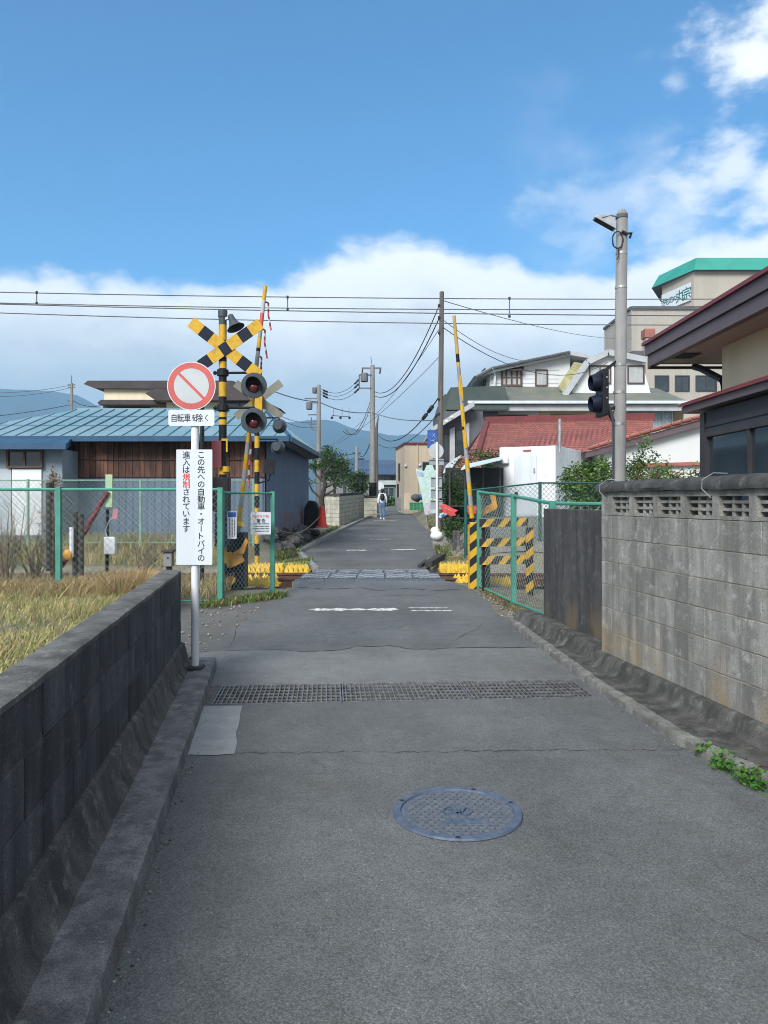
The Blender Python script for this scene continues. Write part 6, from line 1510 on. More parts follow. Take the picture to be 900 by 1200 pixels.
        leaf_cloud('foliage', bl, .085 if i != 2 else .10, mts, 100 + i, t, clump=.085, per=11, weights=None if len(mts) == 2 else [.5, .25, .25], aspect=.45)
        mb = MB(); twig_bush(mb, (c.x, Yd, g0), c.z - g0 + rz * .6, rx * .7, 9, BARK, 120 + i, .012, 3); mb.build('stems', t)
    # white cabin
    A = P(651, 608, 24.0); fd = V((-.866, .5, 0)); sd = V((.5, .866, 0)); H = P(0, 522, 24).z - A.z; W = 1.88; D = 4.2
    t = thing('cabin', 'white insulated cabin with a door, vent hood and small red lamp behind the fences', 'cabin', A)
    mb = MB(); mb.prism([A, A + sd * D, A + sd * D + fd * W, A + fd * W], (0, 0, H), WHITE); mb.build('body', t, bevel=.012)
    n = V((-.5, -.866, 0)); L0 = A + fd * W; fx = -fd
    def on_front(a, z, d=0.0): return L0 + fx * a + V((0, 0, z)) + n * d
    mb = MB(); mb.prism([on_front(.52, .12, .004), on_front(1.27, .12, .004), on_front(1.27, 2.02, .004), on_front(.52, 2.02, .004)], n * .03, SIGNWHITE); dr = mb.build('door', t, bevel=.006)
    mb = MB(); mb.box(on_front(1.2, 1.55, .06) - V((.02, .02, .07)), on_front(1.2, 1.55, .06) + V((.02, .02, .07)), GALV); mb.build('hinge', dr); mb = MB(); mb.lathe([(.06, 0), (.06, .05)], on_front(.6, .80, .036), n, BLK, 12); mb.build('handle', dr)
    mb = MB(); mb.prism([on_front(.12, 1.78, .003), on_front(.34, 1.78, .003), on_front(.34, 1.98, .003), on_front(.12, 1.98, .003)], n * .16, WHITE); mb.build('vent_hood', t, bevel=.03)
    mb = MB(); mb.prism([on_front(.82, 2.18, .003), on_front(1.08, 2.18, .003), on_front(1.08, 2.215, .003), on_front(.82, 2.215, .003)], n * .05, SIGNRED); mb.build('lamp', t)
    s0 = A + V((.866, -.5, 0)) * .004
    for a in (1.4, 2.8): mb = MB(); mb.bar(s0 + sd * a + V((.003, 0, .02)), s0 + sd * a + V((.003, 0, H - .02)), .012, .02, LGREY, (1, 0, 0)); mb.build('panel_seam', t)
    mb = MB(); q = s0 + sd * 1.0 + V((.866, -.5, 0)) * .05; mb.tube([q + V((0, 0, 1.55)), q + V((.03, 0, 1.4)), q + V((0, 0, 1.25)), q + V((.02, 0, 1.15))], .045, DGREY, 7); mb.build('latch', t)
    mb = MB(); mb.obox(A + fd * W + V((0, 0, -.9)) - n * .03, -fd, -n, W - .06, D - .06, .9, FARGREY); mb.build('plinth', t)
    mb = MB(); mb.tube([P(655.5, 530, 23.9), P(656, 491, 23.9)], .05, GALV, 8); tag(mb.build('flue_pipe'), 'slim grey flue pipe at the corner of the white cabin', 'pipe')
    # grey block retaining wall below the cabin
    a, b = P(566, 618, 22.6), P(640, 618, 22.6); mb = MB(); mb.box((a.x, 22.6, .3), (b.x + 1.5, 22.8, a.z + .1), mat('blue_sheet', (.20, .28, .36), (.16, .22, .29), bump=0)); tag(mb.build('low_wall'), 'low blue grey wall under the white cabin', 'wall')
    # red tiled building
    t = thing('house', 'single storey house with a broad dull red tiled roof behind the white cabin', 'house', P(680, 560, 31)); t.location.z = .9
    mb = MB(); a, b = P(572, 540, 29.8), P(800, 540, 29.8); mb.box((a.x, 29.8, .5), (b.x, 36, 3.2), SIDING); mb.build('wall', t)
    e0, e1, r0, r1 = P(556, 536, 29), P(760, 536, 29), P(571, 496, 33.5), P(766, 491.5, 33.5)
    mb = MB()
    def tiles(q0, q1, s0, s1, nc, nr):
        for j in range(nr):
            for i in range(nc):
                f0, f1 = i / nc, (i + 1) / nc - .002 / nc; g0, g1 = j / nr, (j + 1) / nr
                p = lambda f, g, dz: q0.lerp(q1, f).lerp(s0.lerp(s1, f), g) + V((0, 0, dz))
                fm = (f0 + f1) / 2
                mb.add([p(f0, g0, .03), p(fm, g0, .065), p(f1, g0, .03), p(f1, g1, .01), p(fm, g1, .045), p(f0, g1, .01)], [[0, 1, 4, 5], [1, 2, 3, 4]], TILERED)
    tiles(e0, e1, r0, r1, 34, 18); mb.poly([e0, e1, r1, r0], TILERED_DK); tiles(P(548, 532, 33.5), e0, r0, r0, 8, 8); bb = P(556, 534, 29) + V((0, 9, 0)); mb.poly([r0, r1, e1 + V((0, 9, 0)), bb], TILERED); mb.build('roof', t)
    mb = MB(); mb.bar(r0 + V((-.1, 0, .10)), r1 + V((0, 0, .10)), .28, .34, TILERED_DK); mb.bar(r0 + V((0, 0, .06)), e0 + V((.1, 0, .10)), .2, .16, TILERED_DK); mb.build('ridge', t)
    mb = MB(); mb.bar(e0 + V((0, -.03, -.08)), e1 + V((0, -.03, -.08)), .08, .14, TILERED_DK); mb.build('gutter', t)
    t = thing('house', 'white gable ended wing with a red edged grey roof rake right of the concrete pole', 'house', P(760, 560, 26.5)); t.location.z = .9
    mb = MB(); slab_px(mb, [(700, 533), (828, 495), (828, 600), (700, 600)], 26.5, 2.4, CREAM if 0 else SIDING); mb.build('wall', t)
    mb = MB(); a, b = P(686, 530, 26.2), P(832, 488.5, 26.2); mb.prism([a, b, b + V((0, 0, -.24)), a + V((0, 0, -.20))], (0, .12, 0), PURPLE); mb.build('rake_board', t)
    mb = MB(); mb.prism([a + V((-.1, -.06, .0)), b + V((0, -.06, .0)), b + V((0, -.06, .12)), a + V((-.1, -.06, .12))], (0, 3.0, 0), TILERED); mb.build('roof', t)
    for k in range(12):
        mb = MB(); p = a.lerp(b, (k + .2) / 12) + V((0, -.08, .12)); q = a.lerp(b, (k + 1.1) / 12) + V((0, -.08, .125)); mb.tube([p, q], [.05, .075], TILERED, 7); mb.build('verge_tile', t)
    mb = MB(); mb.bar(P(745, 545.5, 26.4), P(826, 543, 26.4), .1, .12, REDCAP if 0 else TILERED); mb.build('sill_band', t)
    # small tiled gate roof by the shrub
    t = thing('gate_roof', 'small red brown tiled gate roof with a white plastered verge beside the dark shrub', 'roof', P(540, 552, 27))
    mb = MB(); mb.prism([P(528, 552, 26.6), P(566, 556, 26.6), P(560, 532, 28.2), P(538, 535, 28.2)], (0, 0, -.1), TILERED); mb.build('tiles', t)
    mb = MB(); mb.prism([P(519, 555, 26.5), P(527, 552, 26.5), P(541, 533, 27.6), P(531, 538, 27.6), P(523, 545, 26.9)], (0, .25, 0), LGREY); mb.build('verge', t)
    mb = MB(); mb.tube([P(533, 600, 27.4), P(533, 552, 27.4)], .1, WOODDK, 6); mb.tube([P(556, 600, 27.4), P(556, 552, 27.4)], .1, WOODDK, 6); mb.build('posts', t)
    # grey house by the wooden pole
    Y = 40; t = box_house('house', 'dark grey house front with a sloping eave and white pilaster behind the wooden pole', 516, 566, 482, Y, 6, DGREY)
    mb = MB(); a, b = P(505, 507, Y - .8), P(556, 476, Y - .8); mb.prism([a, b, b + V((0, 0, .28)), a + V((0, 0, .25))], (0, 7, 0), LGREY); mb.build('roof', t)
    mb = MB(); slab_px(mb, [(527, 503), (533, 500), (533, 548), (527, 548)], Y - .12, .11, SIGNWHITE if 0 else LGREY); slab_px(mb, [(546, 497), (550, 495), (550, 548), (546, 548)], Y - .12, .11, LGREY); mb.build('pilaster', t)
    win_px(t, 534, 545, 503, 535, Y, DKFRAME, GLASS_BLUE, 1); win_px(t, 519, 526, 508, 540, Y, DKFRAME, GLASS, 1)
    for u, v in ((529.5, 489), (523.5, 494)): mb = MB(); mb.sphere(P(u, v, Y - 1.0), .09, WHITE, 8, 6); mb.build('globe_lamp', t)
    Y = 44; t = box_house('house', 'house with a dark green gambrel roof between the wooden pole and the white house', 527, 584, 478, Y, 6, DGREY)
    mb = MB(); slab_px(mb, [(523, 480), (528, 454), (592, 452), (596, 470), (596, 480)], Y - .6, 7, GREENROOF2); mb.build('roof', t); mb = MB(); slab_px(mb, [(515, 482), (521, 462), (527.5, 462), (523, 482)], Y - .4, 6, GREENROOF2); mb.build('side_roof', t)

    # white house with moss green skirt roof
    Y = 46; t = box_house('house', 'white clapboard house with gambrel gable and moss green skirt roof above the red tiles', 574, 765, 470, Y, 8, SIDING)
    mb = MB(); slab_px(mb, [(574, 470), (574, 436), (668, 416.5), (668, 470)], Y - .05, 7, SIDING); 
    for k in range(8): v = 434 + 5 * k; mb.bar(P(575 if v > 437 else 600, v, Y - .055), P(655, v, Y - .055), .02, .03, LGREY)
    mb.build('upper_wall', t)
    mb = MB(); a = P(563, 470, Y + 2.0); b = P(574, 430, Y); mb.prism([P(574, 470, Y), P(574, 434, Y), P(564.5, 437, Y + 3), P(564.5, 470, Y + 3)], (.05, .05, 0), SIDING); mb.build('side_wall', t)
    mb = MB(); mb.prism([P(556, 440, Y - .6), P(576, 430, Y - .6), P(668, 411, Y - .6), P(700, 418, Y - .6), P(700, 421, Y - .6), P(668, 416, Y - .6), P(578, 436, Y - .6), P(560, 443, Y - .6)], (0, 8, 0), LGREY); mb.build('upper_roof', t)
    mb = MB(); mb.tube([P(558, 442, Y - .7), P(577, 431.5, Y - .7), P(668, 412.5, Y - .7)], .09, DGREY, 6); mb.build('upper_gutter', t)
    # gambrel gable
    mb = MB(); slab_px(mb, [(664, 470), (692, 424), (712, 415), (752, 423), (765, 470)], Y - 1.0, 4, SIDING); mb.build('gable_wall', t)
    mb = MB(); 
    for p, q in (((661, 464), (688, 424.5)), ((688, 424.5), (712, 413)), ((712, 413), (757, 422))): mb.bar(P(*p, Y - 1.25), P(*q, Y - 1.25), .34, .30, LGREY, (0, 1, 0))
    mb.build('gable_roof', t)
    mb = MB(); q = [P(654, 453, Y - 1.0), P(660, 461, Y - 1.12), P(683, 426.5, Y - 1.12), P(672, 425, Y - 1.0)]
    for k in range(10):
        f0, f1 = k / 10, (k + 1) / 10 - .01; mb.prism([q[0].lerp(q[3], f0), q[1].lerp(q[2], f0), q[1].lerp(q[2], f1), q[0].lerp(q[3], f1)], (.03, -.03, .05), OLIVE)
    mb.build('gambrel_shingles', t)
    mb = MB(); e0, e1 = P(550, 470, Y - 2.6), P(806, 470, Y - 2.6); r0, r1 = P(600, 452.5, Y), P(770, 455, Y); mb.poly([e0, e1, r1, r0], GREENROOF); mb.poly([e0, r0, r0 + V((0, 3, 0)), e0 + V((0, 5, 0))], GREENROOF); mb.poly([e1, e1 + V((0, 5, 0)), r1], GREENROOF); mb.poly([e1, e0, e0 + V((0, 5, 0)), e1 + V((0, 5, 0))], LGREY); mb.build('skirt_roof', t)
    mb = MB(); mb.bar(e0 + V((-.1, -.05, -.07)), e1 + V((.1, -.05, -.07)), .12, .16, SIGNWHITE); mb.bar(e0 + V((.3, .3, -.35)), e1 + V((-.3, .3, -.35)), .3, .36, LGREY); mb.build('eave', t)
    Yl = Y - 1.6; mb = MB(); slab_px(mb, [(554, 540), (554, 476), (632, 476), (632, 540)], Yl, 1.5, SIDING); mb.build('lower_wall', t)
    mb = MB(); slab_px(mb, [(632.3, 540), (632.3, 476), (745, 476), (745, 540)], Yl + .1, 1.4, CREAM); mb.build('cream_wall', t)
    mb = MB(); slab_px(mb, [(745.3, 540), (745.3, 476), (800, 476), (800, 540)], Yl, 1.5, SIDING); mb.build('end_wall', t)
    mb = MB(); slab_px(mb, [(789, 500), (789, 478), (801, 478), (801, 500)], Yl - .06, .05, mat('brown_panel', (.26, .17, .10), (.2, .13, .08), bump=0)); mb.build('wood_panel', t)
    bay = win_px(t, 587, 612, 432, 453, Y - .06, BRNFRAME, CURTAIN, 4, 2, .12); win_px(t, 627, 642, 433, 452.5, Y - .06, BRNFRAME, CURTAIN, 1, 0, .08)
    mb = MB(); mb.prism([P(585, 434, Y - .5), P(614, 434, Y - .5), P(614, 431, Y - .06), P(585, 431, Y - .06)], (0, 0, .06), BRNFRAME); mb.build('bay_roof', t)
    win_px(t, 690, 716, 428, 450, Y - 1.0, BRNFRAME, CURTAIN, 2, 0, .08); win_px(t, 735, 755, 428, 450, Y - 1.0, BRNFRAME, CURTAIN, 1, 0, .08)
    win_px(t, 571, 618, 486, 505, Yl, DKFRAME, GLASS, 3, 0, .1); win_px(t, 645, 688, 486, 505, Yl + .1, DKFRAME, GLASS, 2, 0, .1); win_px(t, 738, 788, 481, 502, Yl, ALU, CURTAIN_BLUE, 4, 2, .07)
    a = P(564.8, 436, Y + 2.9); window(t, P(565, 455, Y + 2.6), (V((P(573.5, 0, Y + .2).x - P(565, 0, Y + 2.6).x, -2.4, 0))), 1.2, 1.1, BRNFRAME, CURTAIN, 2, 0, .08, .05)
    mb = MB(); slab_px(mb, [(671, 452), (676, 452), (676, 448), (671, 448)], Y - 1.06, .05, OLIVE); mb.build('wall_vent', t)
    mb = MB(); mb.tube([P(577, 431, Y - .75), P(580, 440, Y - .3), P(579, 462, Y - .3)], .07, SIGNWHITE, 6); mb.build('downpipe', t)

    # beige panel building with the green crowned tower
    Y = 78; t = box_house('building', 'large beige panelled building with a green crowned tower and rooftop name board', 740, 1010, 361, Y, 9.6, HOTELB, 'building')
    mb = MB(); zp = P(740, 360.5, Y); mb.bar(zp, zp + V((0, 9.6, 0)), .3, .25, DGREY); mb.bar(P(740, 360.5, Y - .1), P(1010, 360.5, Y - .1), .3, .25, DGREY); mb.build('parapet', t)
    for k in range(16): mb = MB(); u = 744 + 9 * k; mb.bar(P(u, 363, Y - .02), P(u, 480, Y - .02), .05, .04, LGREY, (0, 1, 0)); mb.build('panel_joint', t)
    for u0, u1 in ((757, 784), (791, 808)): win_px(t, u0, u1, 440, 458.5, Y - .05, DKFRAME, GLASS_BLUE, 2, 0, .12)
    win_px(t, 815, 840, 440, 458.5, Y - .05, DKFRAME, GLASS_BLUE, 2, 0, .12)
    # tower: front face and the angled face with the board
    C0, C1, L0 = P(813, 362, Y + 3), P(1010, 362, Y + 3), P(776, 362, Y + 8.5); zt = P(0, 314, Y + 3).z
    mb = MB(); fr = [C0, C1, C1 + V((0, 14, 0)), L0 + V((5, 8, 0)), L0]; mb.prism([p * 1 + V((0, 0, -C0.z + P(0, 366, Y + 3).z)) for p in [V((q.x, q.y, C0.z)) for q in fr]], (0, 0, zt - P(0, 366, Y + 3).z - .1), HOTELB); mb.build('tower', t)
    mb = MB(); z0, z1, z2 = P(0, 318, Y + 3).z, P(0, 300, Y + 3).z, P(0, 301, Y + 3).z
    o = [V((C0.x - .15, C0.y - .6, z0)), V((C1.x, C1.y - .6, z0)), V((C1.x, C1.y + 15, z0)), V((L0.x + 3.5, L0.y + 9, z0 - .0)), V((L0.x - .9, L0.y + .9, z0))]
    i_ = [V((C0.x + .5, C0.y + .6, z1)), V((C1.x, C1.y + .6, z1)), V((C1.x, C1.y + 14, z1)), V((L0.x + 5, L0.y + 8.4, z1)), V((L0.x + .2, L0.y + 1.6, z1))]
    for k in range(5): j = (k + 1) % 5; mb.poly([o[k], o[j], i_[j], i_[k]], HOTELGRN)
    mb.poly(i_, HOTELGRN); mb.poly(o[::-1], DGREY); mb.build('green_crown', t)
    d = V((C0.x - L0.x, C0.y - L0.y, 0)); Ld = d.length; d.normalize(); n = d.cross(V((0, 0, 1))); s0 = V((L0.x, L0.y, 0)) + n * .06; zb, zs = P(0, 351, Y + 3).z, P(0, 330, Y + 3).z
    mb = MB(); mb.prism([s0 + d * .15 + V((0, 0, zb)), s0 + d * (Ld - .35) + V((0, 0, zb)), s0 + d * (Ld - .35) + V((0, 0, zs)), s0 + d * .15 + V((0, 0, zs))], n * .12, SIGNWHITE); sg = mb.build('name_board', t)
    M = frame_mat(s0 + n * .13 + d * .15 + V((0, 0, (zb + zs) / 2)), d, (0, 0, 1), n); mb = MB(); w = Ld - .5
    for ch, f, s in zip('きものの丸宗', (.07, .21, .35, .48, .67, .88), (.5, .5, .52, .4, .84, .84)): put_char(mb, ch, M, f * w, -.05, s * (zs - zb) * .88, INKGREEN, bold=.02, sx=1.2)
    mb.build('lettering', sg)
    mb = MB(); mb.tube([P(782, 330, Y + 8), P(783, 322, Y + 8), P(790, 320, Y + 7)], .1, GALV, 5); mb.build('ladder_rail', t)
    mb = MB(); slab_px(mb, [(756, 395), (756, 385), (768, 385), (768, 395)], 60, 1, TILERED); tag(mb.build('brick_chimney'), 'small red brick chimney in front of the beige panelled building', 'chimney')
    mb = MB(); slab_px(mb, [(757, 560), (757, 395.2), (767, 395.2), (767, 560)], 60.1, .8, HOTELB); mb.build('stack', bpy.data.objects['brick_chimney']) 
    mb = MB(); slab_px(mb, [(741, 419), (741, 411), (755, 411), (755, 419)], 50, 1.2, DGREY); o = mb.build('rooftop_unit'); tag(o, 'dark grey rooftop unit behind the white house gable', 'unit')
    mb = MB(); slab_px(mb, [(744, 470), (744, 419.1), (752, 419.1), (752, 470)], 50.1, 1.0, DGREY); mb.build('stand', o)
    # blue vertical shop sign
    Y = 28.6; t = thing('blue_sign', 'blue vertical sign board beside the wooden utility pole', 'sign', P(507, 523, Y)); mb = MB(); slab_px(mb, [(501, 525), (501, 504), (512.5, 504), (512.5, 525)], Y, .08, INKBLUE); mb.build('board', t)
    mb = MB()
    for p, q in (((507, 508), (510, 513)), ((510, 508), (506.5, 512)), ((504, 517), (510, 515.5)), ((507, 515), (511, 521))): mb.bar(P(*p, Y - .006), P(*q, Y - .006), .035, .01, SIGNWHITE)
    mb.build('white_mark', t)
build_right_far()

# ------------------------------------------------------------ utility poles and wires
def pole_top_gear(t, p, name='transformer', s=1.0):
    mb = MB(); mb.lathe([(.20 * s, 0), (.24 * s, .03), (.24 * s, .52 * s), (.2 * s, .56 * s)], p, (0, 0, 1), CABLE_GREY, 14); mb.build(name, t, smooth=True)
def build_poles():
    Y = 46; x = P(436.5, 0, Y).x; zt = P(0, 428, Y).z; t = thing('utility_pole', 'tall concrete utility pole with a framed transformer at the left lane edge', 'utility pole', (x, Y, .55))
    mb = MB(); mb.tube([(x, Y, .4), (x, Y, zt)], [.21, .13], POLE_CONC, 14); mb.tube([(x + .02, Y - .02, 1.7), (x + .02, Y - .02, 2.6)], .235, BLK, 14); mb.build('shaft', t, smooth=True)
    mb = MB(); mb.bar(P(424, 431.5, Y), P(447, 431.5, Y), .09, .09, CABLE_GREY); mb.tube([P(425, 431.5, Y), P(424.5, 437, Y)], .05, CABLE, 6); mb.tube([P(446, 431.5, Y), P(445, 438, Y)], .05, CABLE, 6); mb.build('crossarm', t)
    mb = MB(); 
    for q in (((421, 439.5), (436, 439.5)), ((421, 439.5), (421, 455)), ((421, 455), (436, 455))): mb.bar(P(*q[0], Y - .1), P(*q[1], Y - .1), .08, .08, CABLE_GREY)
    mb.build('transformer_frame', t); pole_top_gear(t, P(427, 447.5, Y - .1), s=.95); mb = MB(); mb.tube([P(436, 428, Y), P(434.5, 418, Y)], .02, CABLE_GREY, 5); mb.build('lightning_rod', t)
    Y = 44; x = P(373.5, 0, Y).x; zt = P(0, 451, Y).z; t = thing('utility_pole', 'concrete utility pole with two transformers rising behind the shed roof', 'utility pole', (x, Y, .55))
    mb = MB(); mb.tube([(x, Y, .4), (x, Y, zt)], [.17, .11], POLE_CONC, 12); mb.build('shaft', t, smooth=True)
    for v0, u0 in ((467, 357), (472, 359), (486, 361), (497, 362)): mb = MB(); mb.bar(P(u0, v0, Y), P(376, v0, Y), .07, .07, CABLE_GREY); mb.build('crossarm', t)
    pole_top_gear(t, P(369, 461, Y), s=.62); pole_top_gear(t, P(362.5, 480, Y), s=.75)
    mb = MB(); mb.tube([P(365, 489, Y), P(364, 500, Y), P(367, 504, Y), P(373, 504, Y)], .03, CABLE_GREY, 5); mb.build('conduit', t)
    Y = 28; x = P(516.5, 0, Y).x; zt = P(0, 342, Y).z; t = thing('utility_pole', 'tall weathered wooden utility pole on the right of the lane beyond the crossing', 'utility pole', (x, Y, .2))
    mb = MB(); mb.tube([(x - .06, Y, .1), (x + .04, Y, zt)], [.125, .085], POLE_WOOD, 12); mb.build('shaft', t, smooth=True)
    for v in (358, 372, 390, 468, 485): mb = MB(); q = P(514.5, v, Y - .08); mb.lathe([(.035, -.05), (.05, 0), (.035, .05)], q, (0, 0, 1), CABLE, 8); mb.build('insulator', t)
    Y = 52; x = P(441.5, 0, Y).x; t = thing('utility_pole', 'thin dark steel pole just behind the tall concrete utility pole', 'utility pole', (x, Y, .6))
    mb = MB(); mb.tube([(x, Y, .4), (x - .02, Y, P(0, 502, Y).z), (x + .12, Y, P(0, 487, Y).z)], [.13, .10, .03], POLE_WOOD, 10); mb.build('shaft', t)
    Y = 68; x = P(418, 0, Y).x; t = thing('utility_pole', 'small far utility pole over the roofs at the end of the lane', 'utility pole', (x, Y, .8)); mb = MB(); mb.tube([(x, Y, .5), (x, Y, P(0, 523, Y).z)], [.2, .13], POLE_CONC, 10); mb.build('shaft', t); mb = MB(); mb.bar(P(413, 531, Y), P(423, 531, Y), .1, .1, CABLE); mb.bar(P(420, 538, Y), P(427, 538, Y), .25, .12, CABLE); mb.build('crossarm', t)
    Y = 70; x = P(84, 0, Y).x; t = thing('utility_pole', 'far utility pole with crossarms beyond the left end of the blue roof', 'utility pole', (x, Y, .8)); mb = MB(); mb.tube([(x, Y, .5), (x, Y, P(0, 449, Y).z)], [.18, .12], POLE_CONC, 10); mb.tube([(x, Y, P(0, 449, Y).z), (x, Y, P(0, 440, Y).z)], .03, CABLE, 5); mb.build('shaft', t)
    for v in (451, 454, 470): mb = MB(); mb.bar(P(79.5, v, Y), P(88, v, Y), .1, .1, CABLE_GREY); mb.build('crossarm', t)
build_poles()

def wire(name, lab, pts, r, mt=CABLE, grp=None, seg=10, sag=0.0):
    """curve through points; sag in metres added between each pair"""
    mb = MB(); out = []
    for a, b in zip(pts, pts[1:]):
        for k in range(seg): f = k / seg; out.append(a.lerp(b, f) - V((0, 0, sag * 4 * f * (1 - f))))
    out.append(pts[-1]); mb.tube(out, r, mt, 5); return tag(mb.build(name), lab, 'wire', grp)
def smooth_px(pts, Y):
    """quadratic through pixel points at depth Y, as a smooth polyline"""
    us = [p[0] for p in pts]; cf = np.polyfit(us, [p[1] for p in pts], min(2, len(pts) - 1)); return [P(u, float(np.polyval(cf, u)), Y) for u in np.linspace(us[0], us[-1], 24)]
def build_wires():
    Y = 15.3
    A = wire('overhead_line', 'topmost thin messenger wire over the railway track with short hangers', smooth_px([(-150, 338.8), (0, 342.3), (330, 348.6), (900, 349.5), (1100, 349.2)], Y), .011, CABLE_GREY, 'overhead wires of the railway', 1)
    wire('overhead_line', 'second wire from the top over the railway track', smooth_px([(-150, 351.5), (0, 354.5), (330, 361.5), (900, 361.2), (1100, 359)], Y), .011, CABLE_GREY, 'overhead wires of the railway', 1)
    wire('overhead_line', 'third wire from the top over the railway track', smooth_px([(-150, 352), (0, 356), (330, 364.6), (900, 370), (1100, 371)], Y + .4), .012, CABLE_GREY, 'overhead wires of the railway', 1)
    wire('overhead_line', 'lowest wire over the railway track', smooth_px([(-150, 361), (0, 366.5), (330, 376.7), (900, 379.6), (1100, 380)], Y), .011, CABLE_GREY, 'overhead wires of the railway', 1)
    for u, v0, v1 in ((43, 342.8, 355.5), (337, 348.2, 363), (597, 349.6, 371)):
        mb = MB(); mb.tube([P(u, v0, Y), P(u, v1, Y)], .012, CABLE_GREY, 5); mb.tube([P(u, v0 - 1.5, Y), P(u, v0 + 1.5, Y)], .024, CABLE, 6); mb.tube([P(u, v1 - 1.5, Y), P(u, v1 + 1, Y)], .026, CABLE, 6); mb.build('hanger', A)
    g = 'utility wires over the lane'
    p2 = lambda u, v: P(u, v, 46); p3 = lambda u, v: P(u, v, 28); p1 = lambda u, v: P(u, v, 44)
    def W(lab, a, b, sag, r=.02, mt=CABLE, arms=True): return wire('utility_wire', lab, [a, b], r, mt, g, 20, sag)
    W('upper cable drooping from the wooden pole top to the concrete pole', p3(515, 357), p2(439, 459), 1.1, .02); W('second cable drooping from the wooden pole to the concrete pole', p3(515, 372), p2(439, 464), 1.0, .022)
    W('thin cable from the wooden pole down to the far concrete pole', p3(515, 385), p2(440, 486), .2, .012, CABLE_GREY); W('straight thin wire crossing from the wooden pole to the low left', p3(515, 418), p2(395, 520), .3, .012, CABLE_GREY)
    o = W('thick black cable with insulators from the wooden pole to the steel pole', p3(514, 466), P(443, 510, 52), .9, .024)
    for f in (.06, .12): mb = MB(); q = p3(514, 466).lerp(P(443, 510, 52), f) - V((0, 0, .9 * 4 * f * (1 - f))); q2 = p3(514, 466).lerp(P(443, 510, 52), f + .035) - V((0, 0, .9 * 4 * (f + .035) * (.965 - f))); mb.tube([q, q2], .08, CABLE, 7); mb.build('insulator', o)
    W('lower black cable from the wooden pole to the steel pole', p3(514, 484), P(443, 520, 52), .7, .018)
    W('long pale cable passing both concrete poles to the wooden pole', P(300, 449, 40), p1(374, 471), .2, .03, CABLE_GREY); W('pale cable from the transformer pole to the tall concrete pole', p1(374, 471), p2(436, 483), .25, .03, CABLE_GREY); W('pale cable from the tall concrete pole towards the wooden pole', p2(436, 483), p3(515, 492), .2, .022, CABLE_GREY)
    for i, (v0, v1, k) in enumerate(((455, 443, 'upper'), (458, 448, 'middle'), (461, 454, 'lower'))):
        a, b = p1(375, v0), p2(422, v1); o = W(f'{k} wire with black insulators between the two concrete poles', a, b, .55, .014)
        for f in (.08, .14, .86, .92): mb = MB(); q = a.lerp(b, f) - V((0, 0, .55 * 4 * f * (1 - f))); q2 = a.lerp(b, f + .04) - V((0, 0, .55 * 4 * (f + .04) * (.96 - f))); mb.tube([q, q2], .06, CABLE, 6); mb.build('insulator', o)
    W('drooping cable looping from the tall concrete pole to the left roofs', p2(434, 470), p2(402, 505), .9, .02); W('lower drooping cable from the tall concrete pole to the left roofs', p2(434, 476), p2(405, 503), .9, .018)
    W('slanting thin wire from the tall concrete pole to the shed side', p2(432, 487), P(385, 525, 40), .05, .012, CABLE_GREY)
    W('black cable from the small far pole to the tall concrete pole', P(420, 532, 68), p2(434, 519), .5, .03); W('wire from the small far pole to the left edge roofs', P(417, 531, 68), P(375, 528, 66), .3, .03); W('low wire behind the shed from the small far pole', P(417, 536, 68), P(372, 538, 66), .4, .028)
    W('upper wire from the wooden pole to the roof of the white house', p3(518, 374), P(668, 413, 45), 1.0, .013, CABLE_GREY); W('lower wire from the wooden pole past the white house', p3(518, 383), P(712, 425, 44), 1.2, .016); W('third wire from the wooden pole to the beige building', p3(518, 352), P(740, 396, 78), .5, .016, CABLE_GREY)
    W('upper left wire running from the far pole out of the frame', P(84, 451, 70), P(-60, 458, 60), .4, .022, CABLE_GREY); W('middle left wire running from the far pole out of the frame', P(84, 454, 70), P(-60, 461, 60), .5, .022, CABLE_GREY); W('lower left wire running from the far pole out of the frame', P(84, 474, 70), P(-60, 492, 60), .2, .026)
    W('wire running from the far left pole behind the cream house', P(86, 470, 70), P(122, 474, 60), .3, .03); W('wire over the shed end from the transformer pole', P(328, 487, 36), p1(372, 493), .2, .014, CABLE_GREY); W('second wire over the shed end from the transformer pole', P(328, 491, 36), p1(372, 500), .2, .014, CABLE_GREY)
    o = wire('hanging_rack', 'small trapeze of hanging lamps slung under the cables between the concrete poles', [P(389, 487, 45), P(410, 488.5, 45)], .02, CABLE)
    for u in (389, 399, 409.5): mb = MB(); mb.sphere(P(u, 489.5, 45), .08, CABLE, 8, 6); mb.build('lamp', o)
    for u in (391, 401, 409): mb = MB(); mb.tube([P(u, 488, 45), P(u, 477.5, 45)], .01, CABLE, 4); mb.build('cord', o)
build_wires()

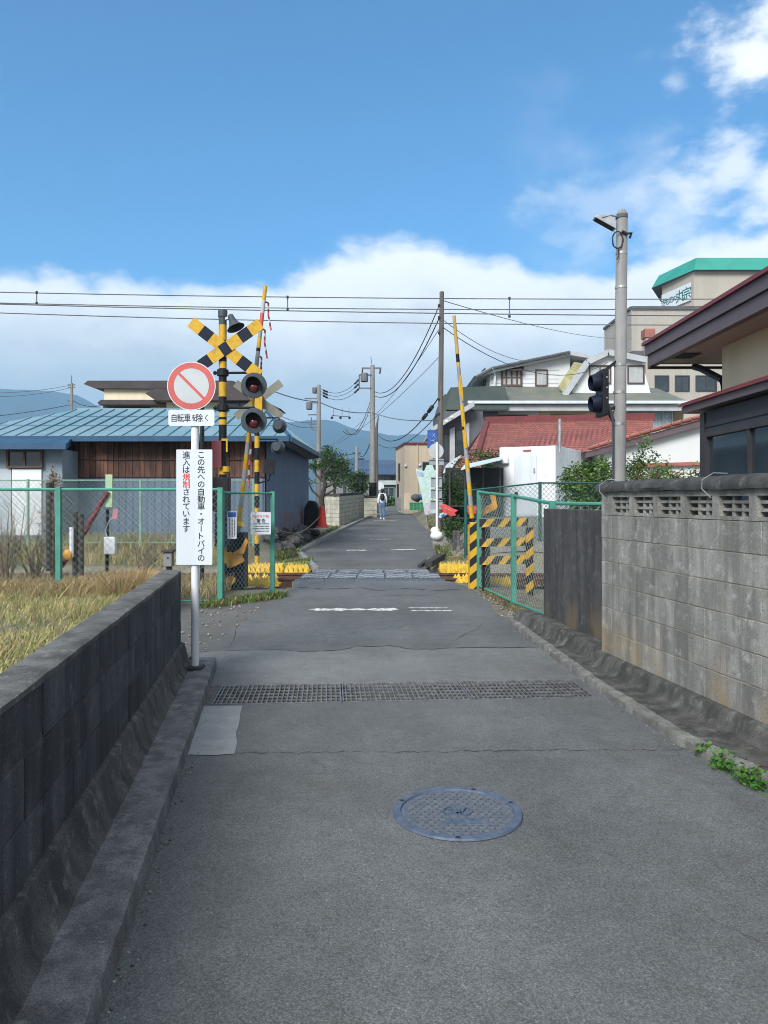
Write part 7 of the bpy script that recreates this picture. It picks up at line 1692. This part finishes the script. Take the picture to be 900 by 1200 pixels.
# ------------------------------------------------------------ mountains and the air
def build_mountains():
    pts = [(-900, 452), (-300, 440), (-50, 450), (0, 456), (60, 458), (92, 463), (115, 477), (150, 486), (200, 488), (270, 490), (337, 495), (377, 491), (393, 494), (412, 502), (442, 507), (461, 511), (475, 509), (489, 508), (500, 510), (520, 515), (560, 512), (620, 507), (700, 503), (900, 498), (1200, 492), (1800, 485)]
    us = np.linspace(-900, 1800, 260); rid = np.interp(us, [p[0] for p in pts], [p[1] for p in pts]); rn = random.Random(5)
    rows = [(1650, 0.0), (1850, .14), (2050, .38), (2250, .62), (2450, .86), (2600, 1.0), (2850, .7), (3300, 0)]; vs = []
    for Y, k in rows:
        for i, (u, v) in enumerate(zip(us, rid)):
            top = EYE + (V0 - v) / F * 2600; x = (u - U0) / F * 2600
            g = math.sin(x * .011 + Y * .004) + .6 * math.sin(x * .027 - Y * .009) + .4 * math.sin(x * .061 + Y * .02)
            vs.append((x + g * 16 * (k * (1 - k)) * 4, Y + (0 if k == 1 else g * 25), top * k + (g * 14 * k * (1 - k) * 4 if k < 1 else rn.uniform(-1.2, 1.2)) - (2 if k == 0 else 0)))
    n = len(us); mb = MB(); mb.add(vs, [[j * n + i, j * n + i + 1, (j + 1) * n + i + 1, (j + 1) * n + i] for j in range(len(rows) - 1) for i in range(n - 1)], FOREST)
    tag(mb.build('mountain', loc=(0, 2600, 0), smooth=True), kind='structure')
build_mountains()
def build_haze():
    m = bpy.data.materials.new('haze_air'); m.use_nodes = True; t = m.node_tree; t.nodes.clear(); g = NT(t)
    o = g.n('OutputMaterial'); v = g.n('VolumePrincipled'); v.inputs['Color'].default_value = HAZE_COL; v.inputs['Density'].default_value = HAZE_DENS; v.inputs['Anisotropy'].default_value = 0.0
    t.links.new(v.outputs[0], o.inputs['Volume'])
    mb = MB(); mb.box((-5200, -600, -4), (5200, 3480, 460), m); tag(mb.build('haze', loc=(0, 0, -4)), kind='stuff')
HAZE_DENS = 0.00038; HAZE_COL = (.36, .68, 1.0, 1)
build_haze()
